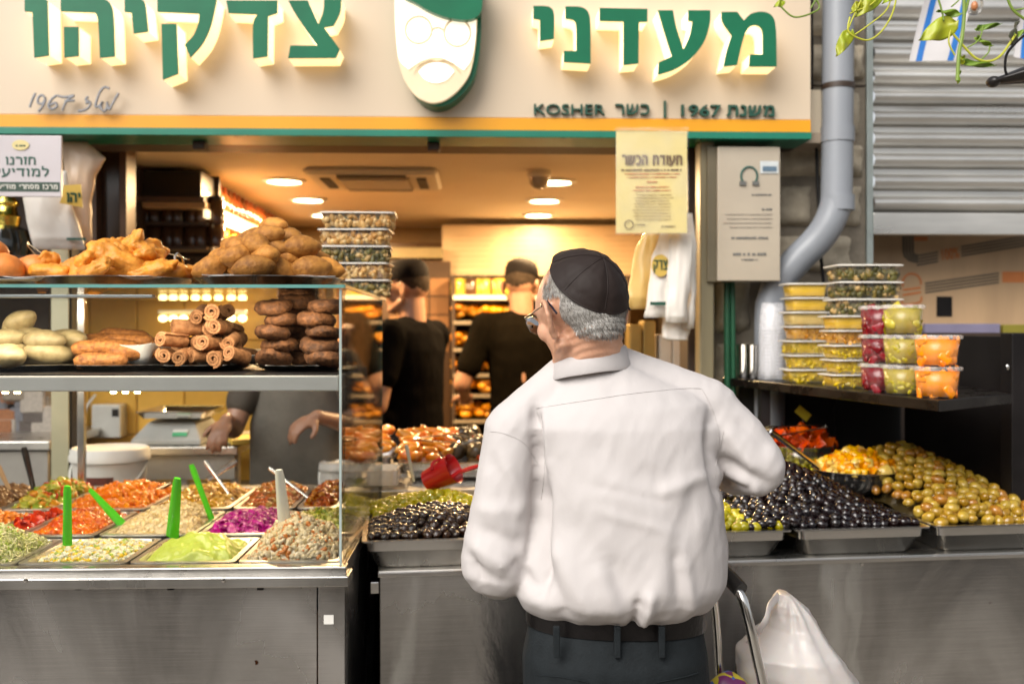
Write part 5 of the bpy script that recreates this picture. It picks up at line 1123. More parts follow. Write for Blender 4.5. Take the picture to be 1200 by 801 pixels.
for i, w_ in enumerate(('lowest', 'middle', 'topmost')):
    Y = 2.58; deli((X(1031, Y), Y), SZ+.001+i*.075, f'{w_} crimson cup of pickled beetroot in the stack behind the pickles', m_beet, p_beet, ['leafbit', 'chunk'], 40, (.022, .035), r=.052, seed=60+i, group='cups of beetroot')
    Y = 2.47; deli((X(1058, Y), Y), SZ+.001+i*.075, f'{w_} clear cup of '+('large sliced gherkins' if i == 2 else 'small green pickles')+' between beetroot and orange cups', m_pk, p_pk, ['blob'] if i < 2 else ['leafbit', 'blob'], 90 if i < 2 else 26, (.017, .022) if i < 2 else (.034, .052), r=.051, seed=70+i, group='cups of green pickles')
for i, w_ in enumerate(('lower', 'upper')):
    Y = 2.36; deli((X(1098, Y), Y), SZ+.001+i*.075, f'{w_} clear cup of bright orange pickled vegetables at the shelf corner', m_or, p_or, ['leafbit', 'chunk', 'leafbit'], 40, (.022, .036), r=.055, seed=80+i, group='cups of orange pickles')
# stack of empty cups and steel tumblers
Y = 3.2; cm = MB().lathe([(.046, .0), (.047, .003), (.044, .004), (.036, .088), (.034, .09), (0, .09)], 28).mesh('plastic_cup', film('cup_plastic', (.78, .78, .80), .38, .1, .2, 30), smooth=True, angle=60)
for i in range(15):
    o = put('plastic_cup', cm, (X(905, Y), Y, SZ+.001+i*.0112), (0, 0, 0), 'clear plastic cup in the upside down stack beside the steel tumblers', 'plastic cup', 'upside down stack of clear cups')
for i, (px, w_) in enumerate(((884, 'right'), (873, 'left'))):
    c = (X(px, 3.26+.05*i), 3.26+.05*i); tag(MB(Matrix.Translation((c[0], c[1], SZ+.001))).lathe([(0, 0), (.024, 0), (.026, .003), (.029, .11), (.031, .112), (.028, .111), (.024, .006), (0, .006)], 24).build('steel_tumbler', M_CHROME, smooth=True, angle=50), f'{w_} of two steel tumblers beside the stack of clear cups', 'tumbler')
# boxes on top of the case, right end
for i, w_ in enumerate(('lowest', 'second lowest', 'middle', 'second highest', 'topmost')):
    Y = 2.93; tub((X(418+(3 if i == 4 else 0), Y), Y), .195+(.012 if i == 4 else 0), .14, .0485, zt+.0105+i*.0485-.0, .04*(-1)**i, f'{w_} clear takeaway box stacked at the right end of the case', mat('nuts', (.35, .22, .12), .5, var=.3, scale=30) if i % 2 else m_hb, palette('nutmix', [(.5,.33,.16),(.45,.27,.12),(.55,.4,.22),(.4,.23,.1)], .5) if i % 2 or i == 4 else p_hb, clear=True, pieces=('blob', 'coin', 'chunk'), n=170, size=(.014, .026), fillh=.68, group='clear takeaway boxes on the display case', seed=100+i)
# ================================================================ PEOPLE
m_skin = mat('skin', (.60, .31, .19), .45, var=.12, scale=14, bump=.25, bscale=150, sss=.12, c2=(.68, .38, .25))
m_skin2 = mat('skin_warm', (.31, .165, .105), .45, var=.12, scale=14, bump=.2, bscale=120, sss=.12)
def hand(mb, wr, d, nrm, side=1, curl=.5, s=1.0, spread=1.0):
    """palm, four bent fingers of different length and a thumb; wr wrist, d direction of the hand, nrm back of the hand"""
    d = Vector(d).normalized(); nrm = Vector(nrm); nrm = (nrm-d*nrm.dot(d)).normalized(); lat = d.cross(nrm)*side; wr = Vector(wr)
    rot = Matrix((lat, d, nrm)).transposed()
    mb.ell(wr+d*.048*s, (.040*s, .052*s, .0155*s), rot, 16, 10); mb.cap(wr-d*.01, .024*s, wr+d*.03*s, .022*s, 12)
    for k, (L, off) in enumerate(((.070, -.029), (.079, -.010), (.074, .010), (.058, .028))):
        base = wr+d*(.085-.006*abs(k-1.3))*s+lat*off*s; dd = (d+lat*off*4*spread).normalized(); p = base-dd*.02*s; q = base; r0 = (.0098, .010, .0095, .0085)[k]*s
        mb.cap(p, r0, q, r0, 10); ang = 0
        for sg, fr in enumerate((.45, .31, .24)):
            ang += curl*(.55, .8, .6)[sg]*(1+.12*k); v = (dd*math.cos(ang)-nrm*math.sin(ang)).normalized(); e = q+v*L*fr*s; mb.cap(q, r0, e, r0*.9, 10); q = e; r0 *= .92
    tb = wr+d*.022*s-lat*.030*s-nrm*.004; tv = (d*.65-lat*.75-nrm*.35).normalized()
    mb.cap(tb, .013*s, tb+tv*.038*s, .0115*s, 10); tq = tb+tv*.038*s; mb.cap(tq, .0115*s, tq+(tv*.6+d*.6-nrm*.4*curl).normalized()*.03*s, .0095*s, 10)
def head_parts(mb, C, Rm, k=1.0, ears=True):
    P = lambda x, y, z: C+Rm @ Vector((x*k, y*k, z*k)); E = lambda c, r, sg=20, rg=12: mb.ell(P(*c), tuple(q*k for q in r), Rm, sg, rg)
    K = lambda a, r0, b, r1: mb.cap(P(*a), r0*k, P(*b), r1*k, 12)
    E((0, -.004, .004), (.0765, .098, .086), 28, 16); E((0, -.035, -.018), (.070, .066, .064)); E((0, .045, .0), (.066, .052, .066))
    E((0, .038, -.05), (.058, .058, .07)); E((0, .048, -.088), (.046, .046, .034)); E((0, .083, -.108), (.022, .018, .018))
    for s in (-1, 1):
        E((s*.042, .062, -.04), (.022, .024, .022)); E((s*.030, .084, .006), (.026, .010, .009)); K((s*.058, .002, -.082), .018, (s*.022, .078, -.112), .016)
        E((s*.031, .080, -.016), (.016, .0125, .012))
        if ears:
            path = [P(s*(.0745+.009*math.sin(min(1, t)*PI)), -.004-.018*math.sin(t*PI*1.15)+.004, .012-.066*t) for t in [i/9 for i in range(10)]]
            D_, B_ = -.022, -.006; fl = .88 if s > 0 else 1
            path = [P(s*(.078+(a-.078)*(.35 if s > 0 else 1)), b+B_, c_+D_) for a, b, c_ in ((.074, .012, -.004), (.082, .010, .012), (.092, -.002, .022), (.101, -.018, .018), (.107, -.027, .002), (.106, -.027, -.014), (.099, -.019, -.030), (.090, -.007, -.042), (.081, .001, -.047))]
            mb.tube(path, [.0050*k]*6+[.0056*k, .0070*k, .0074*k], 8)
            mb.ell(P(s*.090*(.93 if s > 0 else 1), -.009+B_, -.009+D_), (.006*k, .021*k, .033*k), Rm @ Matrix.Rotation(s*R(12 if s > 0 else 33), 3, 'Z'), 12, 8); E((s*.083, -.003+B_, -.044+D_), (.008, .010, .011), 10, 6)
    K((0, .092, .0), .009, (0, .113, -.038), .0115); E((0, .112, -.043), (.015, .013, .010)); 
    for s in (-1, 1): E((s*.012, .102, -.045), (.009, .010, .008), 12, 6)
    E((0, .094, -.068), (.024, .010, .005), 14, 6); E((0, .093, -.077), (.020, .010, .0055), 14, 6)
def eyes(C, Rm, par, k=1.0):
    for s in (-1, 1):
        mb = MB().ell(C+Rm @ Vector((s*.031*k, .0835*k, -.0155*k)), (.0115*k,)*3, Rm, 14, 8); mb.cur = 1
        mb.ell(C+Rm @ Vector((s*.031*k, .0925*k, -.0155*k)), (.005*k, .0028*k, .005*k), Rm, 10, 6)
        mb.build('eye', [mat('eye_white', (.7, .67, .62), .2, var=.03), mat('iris', (.05, .03, .02), .1)], par, smooth=True)
def capsules(mb, L):
    for a, ra, b, rb in L: mb.cap(a, ra, b, rb, 18)
def section(c, rx, ry, ang=0, n=28, p=2.3, tilt=0):
    out = []
    for i in range(n):
        t = 2*PI*i/n; ct, st = math.cos(t), math.sin(t); x = rx*abs(ct)**(2/p)*(1 if ct > 0 else -1); y = ry*abs(st)**(2/p)*(1 if st > 0 else -1)
        out.append(Vector((c[0]+x*math.cos(ang)-y*math.sin(ang), c[1]+x*math.sin(ang)+y*math.cos(ang), c[2]+tilt*x)))
    return out
def vmesh(name, me, m, parent):
    me.materials.append(m); me.name = name; return link(name, me, parent)
def shoe(c, ang, m, par):
    Mx = Matrix.Translation(c) @ Matrix.Rotation(ang, 4, 'Z'); mb = MB(Mx)
    mb.ell((0, .05, .035), (.045, .14, .035), seg=18, rings=10); mb.ell((0, -.04, .06), (.042, .055, .055), seg=16, rings=8); me = remesh(mb, .008, 3)
    for v in me.vertices: v.co.z = max(v.co.z, c[2]+.004)
    vmesh('shoe', me, m, par)

# ---------------------------------------------------------------- the customer
S = 1.93
c = lambda px, py, Y=S: W(px, py, Y)
man = thing('person', (c(725, 400).x, S, .03), 'elderly customer seen from behind in a white shirt, dark kippah and spectacles', 'person')
HC = c(678, 353, 1.955); RH = Matrix.Rotation(R(31), 3, 'Z') @ Matrix.Rotation(R(-17), 3, 'X') @ Matrix.Rotation(R(-3), 3, 'Y')
mb = MB(); head_parts(mb, HC, RH, 1.0)
mb.cap(HC+RH @ Vector((0, -.022, -.04)), .061, c(694, 440, 1.975), .066, 22); mb.ell(HC+RH @ Vector((0, -.052, -.062)), (.05, .035, .04), RH)
capsules(mb, [(c(700, 470, 1.98), .09, c(720, 700, 1.97), .10), (c(610, 512, 1.97), .05, c(586, 655, 1.97), .042), (c(586, 655, 1.97), .040, c(617, 650, 2.19), .028),
              (c(828, 486, 1.97), .05, c(884, 545, 1.95), .042), (c(884, 545, 1.95), .040, c(850, 548, 2.14), .028)])
hand(mb, c(617, 650, 2.19), (.3, 1, .05), (0, 0, 1), side=1, curl=.8); hand(mb, c(850, 548, 2.14), (-.5, 1, -.1), (0, 0, 1), side=-1, curl=.7)
hipL, hipR = Vector((c(675, 740).x, 1.97, .9)), Vector((c(765, 740).x, 1.97, .9))
anL, anR = Vector((hipL.x-.03, 1.95, .10)), Vector((hipR.x+.03, 1.93, .10))
for h_, a_ in ((hipL, anL), (hipR, anR)):
    kn = h_.lerp(a_, .48)+Vector((0, .01, 0)); mb.cap(h_, .075, kn, .05, 16); mb.cap(kn, .05, a_, .035, 16); mb.ell(a_+Vector((0, .04, -.03)), (.035, .10, .03))
mb.cap(hipL, .08, hipR, .08)
me = remesh(mb, .0042, 3)
def wr(co, n):   # neck creases and skin unevenness
    q = RH.transposed() @ (co-HC)
    if q.z < -.05 and q.y < .03: return n*(.0011*math.sin(q.z*420+6*noise.noise(co*9))*min(1, max(0, -.05-q.z)/.02))
    return n*.0006*noise.noise(co*60)
displace(me, wr)
body = vmesh('body', me, m_skin, man); eyes(HC, RH, man)
# shirt: torso and sleeves grown into one surface
secs = [(735, 628, 812, .108, 1.965), (726, 612, 832, .135, 1.96), (714, 604, 842, .152, 1.955), (700, 606, 849, .156, 1.955), (660, 616, 850, .152, 1.955), (620, 624, 845, .148, 1.955), (580, 628, 842, .146, 1.955), (540, 626, 842, .142, 1.96),
        (505, 616, 842, .134, 1.962), (482, 620, 830, .120, 1.965), (464, 634, 806, .105, 1.97), (448, 648, 776, .088, 1.975), (428, 656, 738, .072, 1.978)]
rings = []
for py, l, r_, d, Y in secs:
    a, b = c(l, py, Y), c(r_, py, Y); rings.append(section(((a.x+b.x)/2, Y, c(700, py, Y-d*.93).z), (b.x-a.x)/2, d, 0, 32, 2.35, .06 if py < 500 else 0))
mb = MB(); mb.loft(rings)
capsules(mb, [(c(668, 446, 1.98), .055, c(604, 506, 1.965), .062), (c(718, 432, 1.98), .050, c(830, 480, 1.965), .060),
              (c(603, 513, 1.965), .061, c(590, 590, 1.955), .061), (c(590, 590, 1.955), .061, c(583, 655, 1.95), .074), (c(584, 660, 1.96), .068, c(608, 655, 2.10), .052), (c(608, 655, 2.10), .052, c(614, 651, 2.155), .038),
              (c(830, 482, 1.965), .058, c(862, 515, 1.955), .060), (c(862, 515, 1.955), .060, c(884, 545, 1.945), .0595), (c(884, 545, 1.945), .0575, c(862, 551, 2.08), .050), (c(862, 551, 2.08), .048, c(852, 549, 2.125), .036)])
me = remesh(mb, .0048, 8, .6)
def seg_d(p, a, b):
    ab = b-a; t = max(0, min(1, (p-a).dot(ab)/ab.length_squared)); return (p-(a+ab*t)).length, t
# long soft folds as ridges between two points of the cloth: (px,py)->(px,py), width m, height m
folds = []
def fold(p, q, w_, h_, Y=1.80): folds.append((c(p[0], p[1], Y), c(q[0], q[1], Y), w_, h_))
fold((628, 475), (636, 560), .010, -.018, 1.86); fold((640, 478), (642, 560), .012, .008, 1.85)       # left armhole pleat
fold((636, 560), (634, 700), .014, -.026, 1.87); fold((836, 480), (836, 560), .013, -.012, 1.87)
fold((826, 500), (842, 590), .012, -.014, 1.88); fold((832, 600), (760, 715), .03, .007)
fold((820, 560), (790, 700), .022, -.006); fold((762, 690), (755, 742), .012, .012, 1.80); fold((750, 700), (746, 745), .009, -.012, 1.80)
fold((690, 520), (760, 570), .03, -.0045); fold((760, 570), (815, 530), .028, -.004); fold((720, 560), (800, 650), .022, .0045); fold((660, 600), (740, 700), .03, -.005); fold((650, 640), (700, 735), .018, .008); fold((640, 660), (668, 735), .014, -.009)
fold((700, 660), (730, 735), .018, .006); fold((712, 650), (745, 730), .016, -.006); fold((800, 650), (815, 730), .014, .007); fold((790, 640), (800, 725), .014, -.006)
fold((700, 600), (790, 625), .010, .0025); fold((690, 570), (790, 590), .010, -.0025); fold((770, 580), (840, 560), .013, .005)
fold((560, 620), (615, 640), .016, -.008, 1.88); fold((555, 600), (620, 600), .016, .006, 1.88); fold((545, 660), (600, 690), .013, -.007, 1.88); fold((550, 640), (600, 665), .014, .006, 1.88); fold((575, 530), (600, 620), .014, -.004, 1.88); fold((590, 540), (622, 600), .012, .005, 1.88)
fold((548, 648), (566, 690), .010, -.008, 1.88); fold((600, 655), (628, 690), .012, -.010, 1.88)
fold((850, 540), (905, 570), .012, -.010, 1.88); fold((848, 555), (900, 580), .010, .008, 1.88); fold((850, 500), (890, 560), .014, .006, 1.88); fold((838, 520), (870, 575), .012, -.007, 1.88); fold((865, 490), (905, 530), .012, -.004, 1.88); fold((845, 575), (890, 572), .009, -.007, 1.88)
hemz = c(700, 728).z
def cloth(co, n):
    d = Vector((0, 0, 0)); k = 0
    for a, b, w_, h_ in folds:
        if abs(co.x-(a.x+b.x)/2) > abs(a.x-b.x)/2+.06 or co.y > 2.0: continue
        A = Vector((co.x, 0, co.z)); e, t = seg_d(A, Vector((a.x, 0, a.z)), Vector((b.x, 0, b.z)))
        if e < w_*2.5: k += h_*math.exp(-(e/w_)**2)*min(1, 4*t+.25)*min(1, 4*(1-t)+.25)
    k += .0036*noise.fractal((co.x*6, co.y*6, co.z*3.2), 1, 2, 3)
    k += .0022*(1-abs(noise.noise((co.x*11+co.z*5, co.y*9, co.z*9-co.x*4))))
    k += .0019*(.30-abs(noise.noise(((co.x+co.z*.7)*16, co.y*8, (co.z-co.x*.7)*6))))+.0019*(.25-abs(noise.noise(((co.x-co.z*.5)*30+7, co.y*12, (co.z+co.x)*9))))
    low = max(0, 1-(co.z-hemz)/.10) if co.z > hemz-.02 else 0
    k += low*.006*noise.noise((co.x*26, co.y*18, co.z*3))
    return n*k
displace(me, cloth)
m_shirt = mat('white_cotton', (.495, .462, .452), .8, var=.025, scale=5, bump=.45, bscale=28, stretch=(1, 1, .6))
shirt = vmesh('shirt', me, m_shirt, man)
# seams are thin welted lines lying on the cloth
from mathutils.bvhtree import BVHTree
def on_cloth(me_, pts, lift=.0006, y0=1.0):
    bvh = BVHTree.FromPolygons([v.co for v in me_.vertices], [tuple(p.vertices) for p in me_.polygons]); out = []
    for px, py in pts:
        o_ = Vector((0, 0, CAMZ)); d_ = ray(px, py).normalized(); h = bvh.ray_cast(o_, d_)
        if h[0] is not None: out.append(h[0]-d_*lift+h[1]*0)
    return out
def pxcurve(P, n=8): return [(q.x, q.y) for q in curvy([Vector((x, y, 0)) for x, y in P], n)]
m_seam = mat('seam', (.47, .44, .43), .8, var=.03)
for P in ([(628, 478), (680, 470), (740, 461), (800, 455), (822, 455)], [(629, 482), (637, 510), (638, 550), (634, 585)], [(574, 505), (592, 508), (615, 520), (632, 546)], [(823, 456), (835, 480), (842, 510), (838, 560)], [(848, 505), (842, 530), (838, 548)]):
    q = on_cloth(me, pxcurve(P))
    if len(q) > 3: MB().tube(q, .0008, 6, flat=.7).build('seam', m_seam, shirt, smooth=True)
# collar: folded band round the neck
CC = c(692, 421, 1.968); rings = []
def ring(rx, ry, dz, drop=0):
    out = []
    for i in range(40):
        t = 2*PI*i/40; x, y = rx*math.cos(t), ry*math.sin(t); out.append(Vector((CC.x+x, CC.y+y, CC.z+dz+.13*x-.12*y-(drop*(1+.0*math.sin(t))))))
    return out
mb = MB(); mb.loft([ring(.072, .068, -.03), ring(.0675, .063, .006), ring(.067, .0625, .014), ring(.0685, .064, .018), ring(.071, .067, .016), ring(.075, .0725, .002), ring(.086, .087, -.030), ring(.084, .085, -.033), ring(.0735, .071, -.010), ring(.0700, .066, .010)], caps=False)
cm_ = mb.mesh('collar', m_shirt, smooth=True, angle=60)
for v in cm_.vertices: v.co += Vector((0, 0, .0015*noise.noise(v.co*20)))
link('collar', cm_, shirt)
# trousers
m_tr = mat('charcoal_wool', (.011, .014, .016), .8, spec=.2, var=.18, scale=40, bump=.3, bscale=200)
mb = MB(); rg = []
for py, l, r_, d, Y in [(736, 624, 818, .110, 1.965), (760, 616, 822, .122, 1.96), (790, 612, 826, .132, 1.955), (830, 612, 828, .130, 1.955), (860, 616, 826, .115, 1.96)]:
    a, b = c(l, py, Y), c(r_, py, Y); rg.append(section(((a.x+b.x)/2, Y, c(700, py, Y-d).z), (b.x-a.x)/2, d, 0, 28, 2.4))
mb.loft(rg[::-1])
for h_, a_ in ((hipL, anL), (hipR, anR)):
    kn = h_.lerp(a_, .5)+Vector((0, .01, 0)); mb.cap(h_+Vector((0, 0, -.06)), .094, kn, .075, 22); mb.cap(kn, .075, a_+Vector((0, 0, .02)), .062, 22)
me = remesh(mb, .007, 5)
displace(me, lambda co, n: n*(.004*noise.fractal((co.x*7, co.y*7, co.z*5), 1, 2, 3)))
tr = vmesh('trousers', me, m_tr, man)
m_belt = mat('black_leather', (.006, .005, .005), .3, spec=.3, var=.3, scale=30, bump=.3, bscale=90)
def band(py0, py1, grow, name, m, par, l=622, r_=820, d=.113, t=.004, Y=1.965):
    a, b = c(l, 738, Y), c(r_, 738, Y); z0 = c(700, py1, Y-d).z; z1 = c(700, py0, Y-d).z; cx_ = (a.x+b.x)/2; rx = (b.x-a.x)/2
    tl = -.03; rr = [section((cx_, Y, z0), rx+grow, d+grow, 0, 40, 2.4, tl), section((cx_, Y, z1), rx+grow, d+grow, 0, 40, 2.4, tl), section((cx_, Y, z1), rx+grow-t, d+grow-t, 0, 40, 2.4, tl), section((cx_, Y, z0), rx+grow-t, d+grow-t, 0, 40, 2.4, tl)]
    rr.append(rr[0]); return MB().loft(rr, caps=False).build(name, m, par, smooth=True, angle=50)
band(726, 749, .010, 'belt', m_belt, man); band(750, 757, .005, 'waistband', m_tr, tr)
for px in (652, 723, 775):
    p = on_cloth(me, [(px, 756)]); y = c(px, 740, 1.835)
    MB().box((y.x-.006, 1.826, y.z-.046), (y.x+.006, 1.837, y.z+.012)).build('belt_loop', m_tr, tr, bevel=.002)
for P in ([(628, 790), (660, 793), (690, 799)], [(770, 799), (800, 793), (818, 788)]):
    q = on_cloth(me, pxcurve(P)); 
    if len(q) > 3: MB().tube(q, .002, 6, flat=.6).build('pocket_seam', m_tr, tr, smooth=True)
for a_ in (anL, anR): shoe((a_.x, a_.y+.02, .03), R(3), m_belt, man)
# kippah: six-panel satin cap on the back of the crown
kax = Vector((.36, -.62, .70)).normalized(); KC = HC+RH @ Vector((0, -.004, .004)); m_kip = mat('brown_satin', (.020, .013, .011), .6, var=.06, scale=9, bump=.2, bscale=60, spec=.2)
e1 = kax.orthogonal().normalized(); e2 = kax.cross(e1)
def head_r(dv):     # radius of the cranium along a direction
    q = RH.transposed() @ dv; return 1/math.sqrt((q.x/.0765)**2+(q.y/.098)**2+(q.z/.086)**2)
def kp(th, ph, lift=0):
    rr = math.sin(th); dv = (kax*math.cos(th)+(e1*math.cos(ph)+e2*math.sin(ph))*rr).normalized()
    seamd = abs(((ph*6/(2*PI))+.5) % 1-.5); bul = .0035*math.sin(th*1.6)*min(1, seamd*5)
    edge = max(0, th/R(58)-.9)*10
    dent = -.0010*noise.noise((dv.x*9, dv.y*9, dv.z*9))+.005*max(0, 1-th/.35)
    return KC+dv*(head_r(dv)+.0085+bul+dent+lift+.0015*edge)
def ksheet(u, v): return kp(.001+R(61)*u**.9, 2*PI*v)
MB().sheet(ksheet, 22, 96).build('kippah', m_kip, man, smooth=True, angle=180)
kip = [o for o in man.children if o.name.startswith('kippah')][0]
MB().tube([kp(R(61), 2*PI*i/80, -.001) for i in range(80)], .0017, 6, closed=True).build('trim', m_kip, kip, smooth=True)
for k in range(6): MB().tube([kp(R(1+57*i/16), 2*PI*k/6, .0006) for i in range(17)], .0009, 5).build('panel_seam', m_kip, kip, smooth=True)
# hair: short strands combed down round the back and sides
m_hair = palette('grey_hair', [(.34,.32,.29),(.48,.46,.43),(.20,.185,.17),(.56,.54,.51),(.13,.12,.11)], .45, 0, 10, var=.05)
m_scalp = mat('scalp_stubble', (.36, .30, .26), .7, var=.2, scale=90)
mb = MB(); rh = random.Random(3)
bvh = BVHTree.FromPolygons([v.co for v in body.data.vertices], [tuple(p.vertices) for p in body.data.polygons])
cnt = 0
while cnt < 15000:
    t = rh.uniform(0, 2*PI); z = rh.uniform(-.9, .85); rr = math.sqrt(1-z*z); lv = Vector((rr*math.sin(t), -rr*math.cos(t), z))   # t=0 is the back
    tt = abs((t+PI) % (2*PI)-PI)
    low = -.80 if tt < 1.0 else (-.80+.62*min(1, (tt-1.0)/.55))
    if lv.z < low+rh.uniform(-.05, .08): continue
    if tt > 1.75: continue
    if tt > 1.30 and rh.random() < .75: continue
    if tt > 1.36 and lv.z < .02: continue
    if rh.random() < .80 and lv.z > .45 and tt > 1.5: continue
    dv = RH @ lv; h = bvh.ray_cast(KC+dv*.20+ (RH@Vector((0,0,-.0))), -dv)
    if h[0] is None: continue
    p = h[0]; n = h[1]; ql = RH.transposed() @ (p-HC)
    if abs(ql.x) > .0795 or (abs(ql.x) > .071 and ql.y > -.042 and ql.z < .012): continue
    if (p-KC).normalized().dot(kax) > math.cos(R(59.5)): cnt += 0.1; continue
    cnt += 1
    dn = RH @ Vector((0, -.15, -1)); tg = (dn-n*dn.dot(n)); 
    if tg.length < .05: tg = n.orthogonal()
    tg.normalize(); sd = n.cross(tg); tg = (tg+sd*rh.gauss(.12, .22)).normalized(); L = rh.uniform(.010, .019)*(.6 if lv.z < -.6 else 1); w_ = .00042
    a = p-n*.0006; b = p+tg*L*.5+n*.0032; e = p+tg*L+n*(.0022+rh.uniform(0, .003)); s_ = n.cross(tg)*w_
    mb.add([a-s_, a+s_, b+s_, b-s_, e], [(0, 1, 2, 3), (3, 2, 4)])
hair = mb.build('hair', m_hair, man, fix=False); hair['kind'] = 'stuff'
# scalp tint under the hair: a close cap of stubble
def scalp(u, v):
    t = (u-.5)*2*1.08; lo = -.74+.50*min(1, max(0, (abs(t)-1.0)/.5)); z = lo+(.80-lo)*v
    z += .03*noise.noise((u*20, v*20, 0)); rr = math.sqrt(max(0, 1-z*z)); lv = Vector((rr*math.sin(t), -rr*math.cos(t), z)); dv = RH @ lv
    h = bvh.ray_cast(KC+dv*.2, -dv); e = 1 if 0 < v < 1 and 0 < u < 1 else -1
    return (h[0]+h[1]*.0009*e) if h[0] is not None else KC+dv*head_r(dv)
MB().sheet(scalp, 60, 30).build('scalp', m_scalp, man, smooth=True, angle=180)
# spectacles
gl = thing('tmp', (0, 0, 0), '', ''); bpy.data.objects.remove(gl)
m_fr = mat('dark_frame', (.03, .03, .05), .25, .6); HP = lambda x, y, z: HC+RH @ Vector((x, y, z))
sp = MB().tube([HP(-.0125+0, .118, -.006), HP(0, .122, -.002), HP(.0125, .118, -.006)], .0012, 8).build('spectacles', m_fr, man, smooth=True)
for s in (-1, 1):
    rim = [(s*.012, .112, -.004), (s*.02, .113, .002), (s*.04, .110, .004), (s*.060, .101, -.001), (s*.064, .098, -.014), (s*.057, .100, -.029), (s*.038, .107, -.034), (s*.018, .111, -.028), (s*.011, .112, -.016)]
    MB().tube([HP(*q) for q in rim], .0012, 8, closed=True).build('rim', mat('metal_rim', (.35, .33, .30), .25, .9), sp, smooth=True)
    MB().add([HP(*q) for q in rim], [list(range(9))]).build('lens', glass('lens', (.45, .33, .22), .8), sp)
    MB().tube([HP(s*.062, .099, -.004), HP(s*.073, .088, -.003), HP(s*.078, .05, -.004), HP(s*.080, .010, -.002)], .0013, 8).build('temple', mat('metal_rim', (.35, .33, .30), .25, .9), sp, smooth=True)
    MB().tube([HP(s*.082, .014, -.002), HP(s*.085, -.002, .002), HP(s*.088, -.016, -.002), HP(s*.091, -.030, -.016), HP(s*.090, -.040, -.034)], .0021, 8).build('temple_tip', m_fr, sp, smooth=True)

